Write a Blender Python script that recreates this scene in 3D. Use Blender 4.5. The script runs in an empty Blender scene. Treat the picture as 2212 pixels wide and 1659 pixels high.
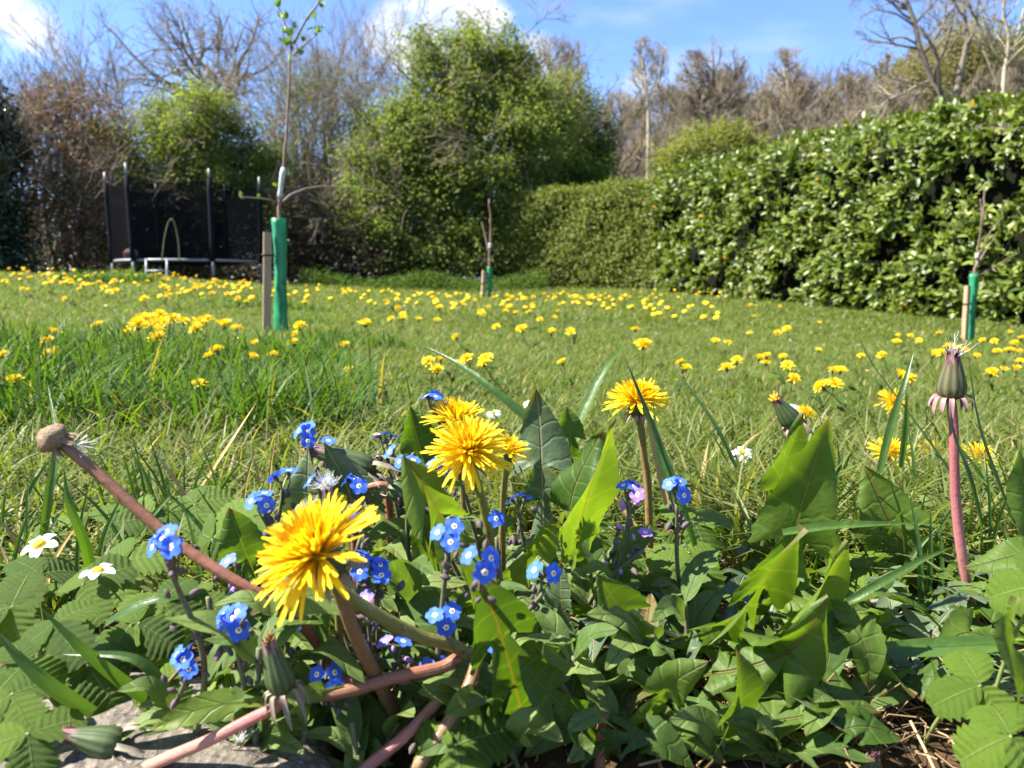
import bpy, math
import numpy as np
from mathutils import Vector, Matrix, Quaternion

# ------------------------------------------------------------------ camera, light, exposure
scene = bpy.context.scene
COL = scene.collection
FPX = 745.0                       # focal length in pixels of a 1024 wide frame
HORIZON = 287.0
PITCH = math.atan((384 - HORIZON) / FPX)
CAM = np.array([0.0, 0.0, 0.21])
cam_data = bpy.data.cameras.new('camera')
cam = bpy.data.objects.new('camera', cam_data)
COL.objects.link(cam)
cam.location = CAM
cam.rotation_euler = (math.pi / 2 - PITCH, 0, 0)
cam_data.sensor_width = 36.0
cam_data.lens = 36.0 * FPX / 1024
cam_data.clip_start = 0.01
cam_data.clip_end = 5000
cam_data.dof.use_dof = True
cam_data.dof.focus_distance = 0.46
cam_data.dof.aperture_fstop = 15.0
scene.camera = cam

SUN_AZ = math.radians(97)         # degrees to the left of the view direction
SUN_EL = math.radians(50)
sun_dir = Vector((-math.sin(SUN_AZ) * math.cos(SUN_EL), math.cos(SUN_AZ) * math.cos(SUN_EL), math.sin(SUN_EL)))
sd = bpy.data.lights.new('sun', 'SUN')
sd.energy = 5.0
sd.angle = math.radians(0.53)
sd.color = (1.0, 0.95, 0.86)
sun = bpy.data.objects.new('sun', sd)
COL.objects.link(sun)
sun.rotation_euler = sun_dir.to_track_quat('Z', 'Y').to_euler()
sun.location = (-5, 0, 12)

world = bpy.data.worlds.new('World')
scene.world = world
world.use_nodes = True
wn, wl = world.node_tree.nodes, world.node_tree.links
for n in list(wn):
    wn.remove(n)
w_out = wn.new('ShaderNodeOutputWorld')
w_bg = wn.new('ShaderNodeBackground')
w_bg.inputs['Strength'].default_value = 0.068
sky = wn.new('ShaderNodeTexSky')
sky.sky_type = 'NISHITA'
sky.sun_disc = False
sky.sun_elevation = SUN_EL
sky.sun_rotation = -SUN_AZ
sky.air_density = 1.0
sky.dust_density = 0.15
sky.ozone_density = 4.5
sky.altitude = 100


def wnode(t, **kw):
    n = wn.new(t)
    for k, v in kw.items():
        setattr(n, k, v)
    return n


def wmath(op, a, b=None, clamp=False):
    n = wnode('ShaderNodeMath', operation=op, use_clamp=clamp)
    for i, v in enumerate((a, b)):
        if v is None:
            continue
        if isinstance(v, (int, float)):
            n.inputs[i].default_value = v
        else:
            wl.new(v, n.inputs[i])
    return n.outputs[0]


w_tc = wnode('ShaderNodeTexCoord')
w_noise = wnode('ShaderNodeTexNoise')
w_noise.inputs['Scale'].default_value = 9.0
w_noise.inputs['Detail'].default_value = 7.0
w_noise.inputs['Roughness'].default_value = 0.58
wl.new(w_tc.outputs['Generated'], w_noise.inputs['Vector'])


def sky_dir(az, el):
    az, el = math.radians(az), math.radians(el)
    return (math.sin(az) * math.cos(el), math.cos(az) * math.cos(el), math.sin(el))


# scattered fair-weather clouds all round the sky: (azimuth right of view, elevation, radius, density)
CLOUDS = [(-34.2, 18.4, 3.3, 1.0), (-37.0, 17.4, 4.0, 1.0), (-31, 15.6, 2.0, .7), (-5.6, 18.6, 3.2, 1.0), (-2.8, 18.9, 2.8, 1.0), (-8.2, 17.4, 2.8, .95), (0.8, 15.8, 2.4, .7),
          (9.0, 13.5, 2.0, .62), (-60, 24, 9, 1), (55, 20, 8, 1), (80, 33, 10, 1), (-95, 17, 9, 1), (-120, 40, 12, .9), (120, 20, 10, 1),
          (160, 30, 12, 1), (-160, 22, 10, 1), (-140, 14, 8, .9), (95, 13, 8, .9), (20, 48, 10, .8), (-30, 55, 11, .8)]
cloud = None
for (az, el, rad, dens) in CLOUDS:
    dot = wnode('ShaderNodeVectorMath', operation='DOT_PRODUCT')
    wl.new(w_tc.outputs['Generated'], dot.inputs[0])
    dot.inputs[1].default_value = sky_dir(az, el)
    mr = wnode('ShaderNodeMapRange', interpolation_type='SMOOTHSTEP')
    wl.new(dot.outputs['Value'], mr.inputs['Value'])
    mr.inputs['From Min'].default_value = math.cos(math.radians(rad * 1.25))
    mr.inputs['From Max'].default_value = 1.0
    mr.inputs['To Max'].default_value = dens
    cloud = mr.outputs[0] if cloud is None else wmath('MAXIMUM', cloud, mr.outputs[0])
c1 = wmath('MULTIPLY', wmath('SUBTRACT', w_noise.outputs['Fac'], 0.5), 2.2)
c2 = wmath('ADD', cloud, c1)
c_mr = wnode('ShaderNodeMapRange', interpolation_type='SMOOTHSTEP')
wl.new(c2, c_mr.inputs['Value'])
c_mr.inputs['From Min'].default_value = 0.22
c_mr.inputs['From Max'].default_value = 1.05
# thin high wisps, stretched
w_map = wnode('ShaderNodeMapping')
w_map.inputs['Scale'].default_value = (2.2, 2.2, 8.0)
w_map.inputs['Rotation'].default_value = (0.25, 0.35, 0.1)
wl.new(w_tc.outputs['Generated'], w_map.inputs['Vector'])
w_n2 = wnode('ShaderNodeTexNoise')
w_n2.inputs['Scale'].default_value = 1.6
w_n2.inputs['Detail'].default_value = 6.0
wl.new(w_map.outputs[0], w_n2.inputs['Vector'])
w_m2 = wnode('ShaderNodeMapRange', interpolation_type='SMOOTHSTEP')
wl.new(w_n2.outputs['Fac'], w_m2.inputs['Value'])
w_m2.inputs['From Min'].default_value = 0.58
w_m2.inputs['From Max'].default_value = 0.80
w_m2.inputs['To Max'].default_value = 0.28
c_all = wmath('MAXIMUM', c_mr.outputs[0], w_m2.outputs[0], True)
w_tint = wnode('ShaderNodeMix', data_type='RGBA', blend_type='MULTIPLY')
w_tint.inputs[0].default_value = 1.0
wl.new(sky.outputs[0], w_tint.inputs[6])
w_tint.inputs[7].default_value = (0.90, 0.98, 1.22, 1)
w_mix = wnode('ShaderNodeMix', data_type='RGBA')
wl.new(c_all, w_mix.inputs[0])
wl.new(w_tint.outputs[2], w_mix.inputs[6])
w_mix.inputs[7].default_value = (5.2, 5.3, 5.5, 1)
wl.new(w_mix.outputs[2], w_bg.inputs['Color'])
wl.new(w_bg.outputs[0], w_out.inputs[0])

scene.view_settings.view_transform = 'Standard'
scene.view_settings.look = 'None'
scene.view_settings.gamma = 1.0
scene.view_settings.use_curve_mapping = False
scene.view_settings.exposure = 1.93

# ------------------------------------------------------------------ helpers
R0 = np.random.default_rng
BASIS_F = np.array([0, math.cos(PITCH), -math.sin(PITCH)])
BASIS_U = np.array([0, math.sin(PITCH), math.cos(PITCH)])
K = 1024 / 2212.0                 # the reference was measured on a 2212 wide view


def ray(x, y):
    d = BASIS_F + np.array([1.0, 0, 0]) * ((x * K - 512) / FPX) + BASIS_U * ((384 - y * K) / FPX)
    return d / d[1]


def P(x, y, d):
    """World point seen at (x, y) of the 2212 wide view, d metres in front of the camera."""
    return CAM + ray(x, y) * d


def px(w, d):
    """Real size of w pixels (2212 wide view) at distance d."""
    return w * K * d / FPX


_ctrl = np.array([
    (0, -1.5, 0.0), (-.8, .2, 0), (.8, .2, 0), (0, .6, 0), (-.6, .9, .0), (.6, .9, -.01), (0, 1.4, 0), (-1.2, 2.0, .06), (1.0, 2.0, -.05),
    (-.94, 3.0, 0.02), (.3, 3.2, -.04), (1.9, 3.2, -.12), (3.27, 5.3, -.18), (4.26, 6.2, -.14), (2.21, 12.1, .16), (3.3, 9.1, .0), (-.35, 11.3, .03),
    (0, 13.6, .2), (-6.9, 10, .37), (-5.2, 10.4, .33), (-5.2, 12.5, .28), (-3, 5, .13), (-5, 6.5, .22), (-1, 6, .04), (-1, 8.5, .05), (1.0, 6, -.03), (-3, 13.5, .22),
    (6, 3, -.25), (-6, 3, .1), (8, 14, .1), (-12, 14, .4), (-10, 5, .3), (10, 6, -.2), (0, 20, .25), (-12, 22, .4), (12, 22, .2), (0, -8, 0), (-12, -8, .1), (12, -8, -.2)], float)


def _tps(r):
    return np.sqrt(r * r + .25)


_d = np.hypot(_ctrl[:, None, 0] - _ctrl[None, :, 0], _ctrl[:, None, 1] - _ctrl[None, :, 1])
_w = np.linalg.solve(_tps(_d) + np.eye(len(_ctrl)) * .04, _ctrl[:, 2] - .1)


def ground(x, y):
    x = np.asarray(x, float)
    y = np.asarray(y, float)
    z = np.zeros(np.broadcast(x, y).shape) + .1
    for (cx, cy, _), w in zip(_ctrl, _w):
        z = z + w * _tps(np.hypot(x - cx, y - cy))
    far = np.clip((np.hypot(x, y) - 16) / 14, 0, 1)
    return z * (1 - far) + .2 * far


def hit(x, y, h=0.0):
    """Where the view ray meets the lawn raised by h."""
    r = ray(x, y)
    last = .25
    for d in np.concatenate([np.arange(.25, 3, .01), np.arange(3, 14.2, .03)]):
        p = CAM + r * d
        if p[2] <= ground(p[0], p[1]) + h:
            return p
        last = d
    return CAM + r * 13.5


def unit(v):
    v = np.asarray(v, float)
    return v / (np.linalg.norm(v, axis=-1, keepdims=True) + 1e-12)


def spline(pts, n):
    """Catmull-Rom through pts, n samples."""
    p = np.asarray(pts, float)
    if len(p) == 2:
        t = np.linspace(0, 1, n)[:, None]
        return p[0] * (1 - t) + p[1] * t
    q = np.vstack([2 * p[0] - p[1], p, 2 * p[-1] - p[-2]])
    t = np.linspace(0, len(p) - 1 - 1e-6, n)
    i = t.astype(int)
    u = (t - i)[:, None]
    a, b, c, d = q[i], q[i + 1], q[i + 2], q[i + 3]
    return .5 * (2 * b + (c - a) * u + (2 * a - 5 * b + 4 * c - d) * u * u + (3 * b - a - 3 * c + d) * u ** 3)


class Geo:
    def __init__(s):
        s.V, s.F, s.M, s.UV, s.R, s.n = [], [], [], [], [], 0

    def add(s, v, f, uv=None, rnd=0.5, mat=0):
        v = np.asarray(v, float).reshape(-1, 3)
        f = np.asarray(f, int)
        if not len(v) or not len(f):
            return
        s.V.append(v)
        s.F.append(f + s.n)
        s.M.append(np.broadcast_to(np.asarray(mat, int), (len(f),)))
        s.UV.append(np.zeros((len(v), 2)) if uv is None else np.asarray(uv, float).reshape(-1, 2))
        s.R.append(np.broadcast_to(np.asarray(rnd, float), (len(v),)))
        s.n += len(v)

    def mesh(s, name, mats, origin=(0, 0, 0), smooth=True):
        v = np.vstack(s.V) - np.asarray(origin, float)
        loops = np.concatenate([f.ravel() for f in s.F])
        tot = np.concatenate([np.full(len(f), f.shape[1]) for f in s.F])
        start = np.concatenate([[0], np.cumsum(tot)[:-1]])
        me = bpy.data.meshes.new(name)
        me.vertices.add(len(v))
        me.vertices.foreach_set('co', v.astype(np.float32).ravel())
        me.loops.add(len(loops))
        me.loops.foreach_set('vertex_index', loops.astype(np.int32))
        me.polygons.add(len(tot))
        me.polygons.foreach_set('loop_start', start.astype(np.int32))
        me.polygons.foreach_set('material_index', np.concatenate(s.M).astype(np.int32))
        me.polygons.foreach_set('use_smooth', np.full(len(tot), smooth))
        uv = np.vstack(s.UV)
        l = me.uv_layers.new(name='UVMap')
        l.data.foreach_set('uv', uv[loops].astype(np.float32).ravel())
        a = me.attributes.new('rnd', 'FLOAT', 'POINT')
        a.data.foreach_set('value', np.concatenate(s.R).astype(np.float32))
        for m in (mats if isinstance(mats, (list, tuple)) else [mats]):
            me.materials.append(m)
        me.update(calc_edges=True)
        return me

    def build(s, name, mats, parent=None, origin=None, smooth=True, kind=None):
        if origin is None:
            o_ = parent
            origin = np.zeros(3)
            while o_ is not None:
                origin = origin + np.array(o_.location)
                o_ = o_.parent
        o = bpy.data.objects.new(name, s.mesh(name, mats, origin, smooth))
        if parent is None:
            o.location = origin
        COL.objects.link(o)
        o.parent = parent
        if kind:
            o['kind'] = kind
        return o


def tag(o, label=None, cat=None, group=None, kind=None):
    if label:
        o['label'] = label
    if cat:
        o['category'] = cat
    if group:
        o['group'] = group
    if kind:
        o['kind'] = kind
    return o


def thing(name, label, cat, loc, group=None):
    o = bpy.data.objects.new(name, None)
    o.empty_display_size = .02
    COL.objects.link(o)
    o.location = [float(c) for c in loc]
    return tag(o, label, cat, group)


def inst(name, me, parent, mat4):
    """Another object on a shared mesh, mat4 in world space; parents are never rotated."""
    o = bpy.data.objects.new(name, me)
    COL.objects.link(o)
    o.parent = parent
    off = np.zeros(3)
    p = parent
    while p is not None:
        off = off + np.array(p.location)
        p = p.parent
    m = np.array(mat4, float)
    m[:3, 3] -= off
    o.matrix_local = Matrix(m.tolist())
    return o


def frame(z, x=None):
    """Columns x, y, z with the given z axis."""
    z = unit(z)
    h = np.array([1.0, 0, 0]) if x is None else np.asarray(x, float)
    if abs(np.dot(unit(h), z)) > .98:
        h = np.array([0, 1.0, 0])
    y = unit(np.cross(z, h))
    return np.stack([np.cross(y, z), y, z], 1)


def mat4(rot, pos, s=1.0):
    m = np.eye(4)
    m[:3, :3] = rot * s
    m[:3, 3] = pos
    return m


def grid_faces(nu, nv, loop=False):
    i, j = np.meshgrid(np.arange(nu - 1), np.arange(nv if loop else nv - 1), indexing='ij')
    i, j = i.ravel(), j.ravel()
    k = (j + 1) % nv
    return np.stack([i * nv + j, i * nv + k, (i + 1) * nv + k, (i + 1) * nv + j], 1)


def tubes(g, pts, rad, sides=5, rnd=.5, mat=0):
    """Many tubes at once: pts (N, k, 3), rad (N, k)."""
    pts = np.asarray(pts, float)
    rad = np.asarray(rad, float)
    if pts.ndim == 2:
        pts, rad = pts[None], np.broadcast_to(rad, (pts.shape[0],))[None]
    n, k = pts.shape[:2]
    t = unit(np.gradient(pts, axis=1))
    ref = np.where(np.abs(t[..., 2:3]) > .9, np.array([1.0, 0, 0]), np.array([0, 0, 1.0]))
    ref = np.broadcast_to(ref[:, :1], t.shape)
    u = unit(np.cross(ref, t))
    w = np.cross(t, u)
    a = np.arange(sides) * 2 * math.pi / sides
    ring = u[:, :, None] * np.cos(a)[None, None, :, None] + w[:, :, None] * np.sin(a)[None, None, :, None]
    v = pts[:, :, None] + ring * rad[:, :, None, None]
    f = grid_faces(k, sides, True)
    F = (f[None] + (np.arange(n) * k * sides)[:, None, None]).reshape(-1, 4)
    uv = np.zeros((n, k, sides, 2))
    uv[..., 0] = np.arange(sides) / sides
    uv[..., 1] = np.linspace(0, 1, k)[None, :, None]
    r = np.broadcast_to(np.asarray(rnd, float).reshape(-1, 1), (n, k * sides)).ravel()
    g.add(v.reshape(-1, 3), F, uv.reshape(-1, 2), r, mat)
    # end caps
    if sides > 3:
        for e in (0, k - 1):
            cap = np.arange(sides)[::(-1 if e == 0 else 1)] + e * sides
            base = g.n - n * k * sides
            g.F.append(cap[None] + base + (np.arange(n) * k * sides)[:, None])
            g.M.append(np.full(n, mat))


def lathe(g, prof, rot, pos, sides=16, rnd=.5, mat=0, ribs=0, rib_amp=0.0):
    """Profile [(r, z)] revolved about the local z axis."""
    prof = np.asarray(prof, float)
    a = np.arange(sides) * 2 * math.pi / sides
    rr = prof[:, 0][:, None] * (1 + rib_amp * np.cos(a * ribs)[None])
    v = np.stack([rr * np.cos(a), rr * np.sin(a), np.broadcast_to(prof[:, 1][:, None], rr.shape)], -1).reshape(-1, 3)
    uv = np.stack(np.broadcast_arrays(np.arange(sides)[None] / sides, np.linspace(0, 1, len(prof))[:, None]), -1).reshape(-1, 2)
    g.add(v @ rot.T + pos, grid_faces(len(prof), sides, True), uv, rnd, mat)


def scatter(g, tv, tf, A, pos, rnd, tuv=None, mat=0):
    tv = np.asarray(tv, float)
    n, k = len(pos), len(tv)
    v = np.einsum('nij,vj->nvi', A, tv) + pos[:, None]
    f = (np.asarray(tf)[None] + (np.arange(n) * k)[:, None, None]).reshape(-1, np.asarray(tf).shape[1])
    uv = None if tuv is None else np.broadcast_to(tuv, (n, k, 2)).reshape(-1, 2)
    g.add(v.reshape(-1, 3), f, uv, np.repeat(rnd, k), mat)


def rand_rots(rng, n, up, spread=.6):
    """Rotations whose z axis is near up (n, 3) or one vector; x axis random."""
    z = unit(np.broadcast_to(up, (n, 3)) + rng.normal(0, spread, (n, 3)))
    x = rng.normal(0, 1, (n, 3))
    y = unit(np.cross(z, x))
    x = np.cross(y, z)
    return np.stack([x, y, z], 2)


def box(g, c, s, rot=None, rnd=.5, mat=0):
    v = np.array([(a, b, d) for a in (-.5, .5) for b in (-.5, .5) for d in (-.5, .5)]) * np.asarray(s)
    if rot is not None:
        v = v @ np.asarray(rot).T
    g.add(v + np.asarray(c), [(0, 1, 3, 2), (4, 6, 7, 5), (0, 4, 5, 1), (2, 3, 7, 6), (0, 2, 6, 4), (1, 5, 7, 3)], None, rnd, mat)


# ------------------------------------------------------------------ materials
class Mat:
    def __init__(s, name):
        s.m = bpy.data.materials.new(name)
        s.m.use_nodes = True
        s.t = s.m.node_tree
        s.b = s.t.nodes['Principled BSDF']
        s.o = s.t.nodes['Material Output']

    def n(s, typ, **kw):
        x = s.t.nodes.new(typ)
        for k, v in kw.items():
            setattr(x, k, v)
        return x

    def l(s, a, b):
        s.t.links.new(a, b)

    def math(s, op, a, b=None, c=None, clamp=False):
        x = s.n('ShaderNodeMath', operation=op, use_clamp=clamp)
        for i, v in enumerate((a, b, c)):
            if v is None:
                continue
            if isinstance(v, (int, float)):
                x.inputs[i].default_value = v
            else:
                s.l(v, x.inputs[i])
        return x.outputs[0]

    def ramp(s, fac, stops):
        r = s.n('ShaderNodeValToRGB')
        e = r.color_ramp.elements
        while len(e) < len(stops):
            e.new(.5)
        for el, (p, c) in zip(e, stops):
            el.position = p
            el.color = (*c, 1)
        s.l(fac, r.inputs[0])
        return r.outputs[0]

    def mix(s, fac, a, b, blend='MIX'):
        x = s.n('ShaderNodeMix', data_type='RGBA', blend_type=blend)
        for i, v in ((0, fac), (6, a), (7, b)):
            if isinstance(v, (int, float)):
                x.inputs[i].default_value = v
            elif isinstance(v, tuple):
                x.inputs[i].default_value = (*v, 1)
            else:
                s.l(v, x.inputs[i])
        return x.outputs[2]

    def noise(s, scale, detail=4, rough=.55, coord='Object'):
        tc = s.n('ShaderNodeTexCoord')
        x = s.n('ShaderNodeTexNoise')
        x.inputs['Scale'].default_value = scale
        x.inputs['Detail'].default_value = detail
        x.inputs['Roughness'].default_value = rough
        s.l(tc.outputs[coord], x.inputs['Vector'])
        return x.outputs['Fac']

    def rnd(s, obj=.6):
        a = s.n('ShaderNodeAttribute', attribute_name='rnd')
        if not obj:
            return a.outputs['Fac']
        oi = s.n('ShaderNodeObjectInfo')
        return s.math('ADD', a.outputs['Fac'], s.math('MULTIPLY', s.math('SUBTRACT', oi.outputs['Random'], .5), obj), clamp=True)

    def uv(s):
        tc = s.n('ShaderNodeTexCoord')
        sp = s.n('ShaderNodeSeparateXYZ')
        s.l(tc.outputs['UV'], sp.inputs[0])
        return sp.outputs['X'], sp.outputs['Y']

    def bump(s, h, dist=.002, strength=.6):
        b = s.n('ShaderNodeBump')
        b.inputs['Distance'].default_value = dist
        b.inputs['Strength'].default_value = strength
        s.l(h, b.inputs['Height'])
        s.l(b.outputs[0], s.b.inputs['Normal'])

    def finish(s, col, rough=.5, spec=.5, trans=0.0, tcol=None, metal=0.0):
        s.l(col, s.b.inputs['Base Color']) if not isinstance(col, tuple) else setattr(s.b.inputs['Base Color'], 'default_value', (*col, 1))
        s.b.inputs['Roughness'].default_value = rough
        s.b.inputs['Specular IOR Level'].default_value = spec
        s.b.inputs['Metallic'].default_value = metal
        if trans:
            tr = s.n('ShaderNodeBsdfTranslucent')
            tc = s.mix(1.0, col, tcol or (1.5, 1.6, .6), 'MULTIPLY')
            s.l(tc, tr.inputs[0])
            mx = s.n('ShaderNodeMixShader')
            mx.inputs[0].default_value = trans
            s.l(s.b.outputs[0], mx.inputs[1])
            s.l(tr.outputs[0], mx.inputs[2])
            s.l(mx.outputs[0], s.o.inputs[0])
        return s.m


def foliage_mat(name, stops, rough=.5, spec=.4, trans=.4, tcol=None, nscale=0, obj=.4):
    m = Mat(name)
    c = m.ramp(m.rnd(obj), stops)
    if nscale:
        c = m.mix(m.math('MULTIPLY', m.noise(nscale), .5), c, (.75, .8, .7), 'MULTIPLY')
    return m.finish(c, rough, spec, trans, tcol)


def simple_mat(name, c, rough=.6, spec=.4, nscale=60, amt=.35, metal=0.0, bump=0.0):
    m = Mat(name)
    nf = m.noise(nscale)
    col = m.mix(nf, tuple(x * (1 - amt) for x in c), tuple(min(1, x * (1 + amt)) for x in c))
    if bump:
        m.bump(nf, bump)
    return m.finish(col, rough, spec, metal=metal)


def stem_mat(name, c_top, c_mid, c_low, rough=.42, trans=.15):
    m = Mat(name)
    u, v = m.uv()
    c = m.ramp(v, [(0, c_top), (.45, c_mid), (1, c_low)])
    tc = m.n('ShaderNodeTexCoord')
    mp = m.n('ShaderNodeMapping')
    mp.inputs['Scale'].default_value = (22, 5, 1)
    m.l(tc.outputs['UV'], mp.inputs[0])
    sn = m.n('ShaderNodeTexNoise')
    sn.inputs['Scale'].default_value = 1.0
    sn.inputs['Detail'].default_value = 5
    m.l(mp.outputs[0], sn.inputs['Vector'])
    nz = m.noise(260, 5)
    c = m.mix(m.math('MULTIPLY', sn.outputs['Fac'], 1.1, clamp=True), c, (.62, .56, .42), 'MULTIPLY')
    c = m.mix(m.math('MULTIPLY', m.math('GREATER_THAN', nz, .62), .45), c, (.45, .36, .28), 'MULTIPLY')
    m.bump(m.math('ADD', sn.outputs['Fac'], nz), .0007)
    return m.finish(c, rough, .45, trans, (1.2, 1.1, .8))


def big_leaf_mat(name, c_dark, c_light, midrib, rough=.42, trans=.42, tcol=(1.7, 1.75, .35), vein_n=9.0, slope=1.2, spec=.5, spots=True, bump=.0016):
    """Leaf with a midrib and side veins drawn from its own UVs (u across, v along)."""
    m = Mat(name)
    u, v = m.uv()
    au = m.math('ABSOLUTE', m.math('SUBTRACT', u, .5))
    r = m.rnd(.9)
    base = m.ramp(r, [(0, c_dark), (1, c_light)])
    nz = m.noise(90, 5)
    nz2 = m.noise(25, 3)
    base = m.mix(m.math('MULTIPLY', m.math('ADD', nz2, m.math('MULTIPLY', m.math('SUBTRACT', nz, .5), 1.2)), .75, clamp=True), base, (.55, .66, .5), 'MULTIPLY')
    ph = m.math('SUBTRACT', m.math('MULTIPLY', v, vein_n), m.math('MULTIPLY', au, vein_n * slope * .35))
    ph = m.math('ADD', ph, m.math('ADD', m.math('MULTIPLY', nz2, 1.4), m.math('MULTIPLY', nz, .35)))
    tri = m.math('PINGPONG', ph, .5)
    vein = m.math('SUBTRACT', 1.0, m.math('MULTIPLY', tri, 9.0), clamp=True)
    mid = m.math('SUBTRACT', 1.0, m.math('MULTIPLY', m.math('SUBTRACT', au, .009), 60.0), clamp=True)
    c = m.mix(m.math('MULTIPLY', vein, .13), base, tuple(min(1, x * 1.9 + .02) for x in c_light))
    c = m.mix(m.math('MULTIPLY', mid, .8), c, midrib)
    if spots:
        tipb = m.math('MULTIPLY', m.math('SUBTRACT', m.math('ADD', v, m.math('MULTIPLY', nz2, .25)), 1.06), 9.0, clamp=True)
        c = m.mix(tipb, c, (.16, .09, .04))
    if spots:
        vo = m.n('ShaderNodeTexVoronoi')
        vo.inputs['Scale'].default_value = 38
        tc = m.n('ShaderNodeTexCoord')
        m.l(tc.outputs['Object'], vo.inputs['Vector'])
        sp = m.math('SUBTRACT', 1.0, m.math('MULTIPLY', vo.outputs['Distance'], 9.0), clamp=True)
        sp = m.math('MULTIPLY', sp, m.math('GREATER_THAN', m.noise(13, 1), .6))
        c = m.mix(m.math('MULTIPLY', sp, .75), c, (.06, .03, .02))
    h = m.math('ADD', m.math('MULTIPLY', vein, -.22), m.math('ADD', m.math('MULTIPLY', nz, .9), m.math('MULTIPLY', mid, -1.0)))
    m.bump(h, bump, .8)
    return m.finish(c, rough, spec, trans, tcol)


MT = {}
MT['grass'] = foliage_mat('grass', [(0, (.065, .095, .016)), (.55, (.122, .16, .03)), (.86, (.165, .185, .055)), (.93, (.26, .22, .09)), (1, (.36, .27, .13))], .5, .3, .42, (1.5, 1.6, .5), obj=0)
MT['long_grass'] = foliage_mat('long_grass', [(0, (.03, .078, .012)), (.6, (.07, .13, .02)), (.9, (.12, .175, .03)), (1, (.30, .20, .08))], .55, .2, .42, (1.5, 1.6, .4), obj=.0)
MT['blade'] = big_leaf_mat('grass_blade', (.035, .088, .018), (.085, .155, .025), (.11, .18, .05), .42, .40, vein_n=.01, spots=False)
MT['straw_blade'] = simple_mat('straw_blade', (.42, .27, .10), .55, .3, 80)
MT['straw'] = foliage_mat('straw', [(0, (.10, .055, .025)), (.5, (.27, .17, .085)), (1, (.5, .36, .2))], .6, .3, .2, (1, 1, .8), obj=0)
m = Mat('lawn_ground')
nf = m.noise(3.5, 6)
nf2 = m.noise(60, 5)
c = m.ramp(nf2, [(.3, (.035, .05, .014)), (.6, (.065, .095, .02)), (.8, (.10, .12, .04))])
c = m.mix(m.math('MULTIPLY', nf, .5), c, (.7, .75, .5), 'MULTIPLY')
m.bump(nf2, .02)
MT['lawn'] = m.finish(c, .9, .1)
m = Mat('soil')
nf2 = m.noise(120, 6)
c = m.ramp(nf2, [(.3, (.03, .018, .010)), (.6, (.075, .045, .024)), (.8, (.16, .10, .055))])
m.bump(nf2, .006)
MT['soil'] = m.finish(c, .95, .1)
m = Mat('stone')
a1, a2 = m.noise(55, 8, .7), m.noise(260, 4, .6)
vo = m.n('ShaderNodeTexVoronoi')
vo.inputs['Scale'].default_value = 240
tc = m.n('ShaderNodeTexCoord')
m.l(tc.outputs['Object'], vo.inputs['Vector'])
c = m.ramp(a1, [(.25, (.06, .052, .042)), (.5, (.145, .125, .10)), (.75, (.24, .205, .165))])
c = m.mix(m.math('MULTIPLY', m.math('GREATER_THAN', a2, .6), .5), c, (.32, .28, .22))
c = m.mix(m.math('MULTIPLY', m.math('LESS_THAN', a2, .38), .7), c, (.06, .045, .035))
m.bump(m.math('ADD', a1, m.math('MULTIPLY', vo.outputs['Distance'], .5)), .004, .9)
MT['stone'] = m.finish(c, .85, .25)

# ------------------------------------------------------------------ terrain
def sinh_axis(n, span, s):
    u = np.linspace(-1, 1, n) * math.asinh(span / s)
    return s * np.sinh(u)


gx, gy = np.meshgrid(sinh_axis(231, 2500, .7), sinh_axis(231, 2500, .7) + 1.0)
g = Geo()
g.add(np.stack([gx, gy, ground(gx, gy)], -1), grid_faces(231, 231)[:, ::-1])
lawn = g.build('lawn', MT['lawn'], origin=(0, 0, 0), kind='structure')


def hill_z(x, y):
    fx = np.clip((x + 4) / 14, 0, 1)
    fx = fx * fx * (3 - 2 * fx)
    h = 10.2 + .12 * np.clip(x - 6, 0, 60)
    fy = np.clip((y - 19) / 34, 0, 1)
    fy = fy ** 1.15
    fb = np.clip((230 - y) / 120, 0, 1)
    return .1 + fx * h * fy * np.minimum(fb, 1) + .3 * np.sin(x * .5) * np.sin(y * .3) * fy * fx


hx, hy = np.meshgrid(np.linspace(-6, 160, 90), np.linspace(18, 260, 90))
g = Geo()
hz = hill_z(hx, hy)
hz[0, :] = hz[-1, :] = -.5
hz[:, 0] = -.5
hz[:, -1] = -.5
g.add(np.stack([hx, hy, hz], -1), grid_faces(90, 90)[:, ::-1])
MT['leaf_litter'] = simple_mat('leaf_litter', (.075, .058, .04), .95, .1, 1.6, .5)
g.build('hill', MT['leaf_litter'], origin=(0, 0, 0), kind='structure')


# ------------------------------------------------------------------ trees and shrubs
MT['bark'] = simple_mat('bark', (.105, .085, .066), .9, .15, 14, .5, bump=.01)
MT['bark_mid'] = simple_mat('bark_mid', (.17, .14, .11), .85, .15, 12, .4)
MT['bark_pale'] = simple_mat('bark_pale', (.32, .27, .20), .85, .15, 12, .4)
MT['twig'] = simple_mat('twig', (.215, .175, .12), .85, .15, 8, .4)
MT['twig_grey'] = simple_mat('twig_grey', (.225, .195, .145), .85, .15, 8, .4)
MT['twig_brown'] = simple_mat('twig_brown', (.235, .185, .12), .85, .15, 6, .4)
MT['hawthorn'] = foliage_mat('hawthorn_leaf', [(0, (.09, .122, .026)), (.5, (.165, .205, .046)), (1, (.25, .275, .085))], .6, .2, .5, (1.35, 1.4, .7), obj=0)
MT['yellowgreen'] = foliage_mat('budding_leaf', [(0, (.09, .11, .025)), (.5, (.16, .18, .035)), (1, (.21, .20, .05))], .6, .2, .4, obj=0)
MT['willow'] = foliage_mat('willow_leaf', [(0, (.10, .095, .045)), (.5, (.17, .155, .06)), (1, (.2, .19, .075))], .6, .2, .35, obj=0)
MT['darkgreen'] = foliage_mat('dark_leaf', [(0, (.03, .06, .010)), (.6, (.065, .11, .016)), (1, (.10, .15, .028))], .6, .2, .4, obj=0)
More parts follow.
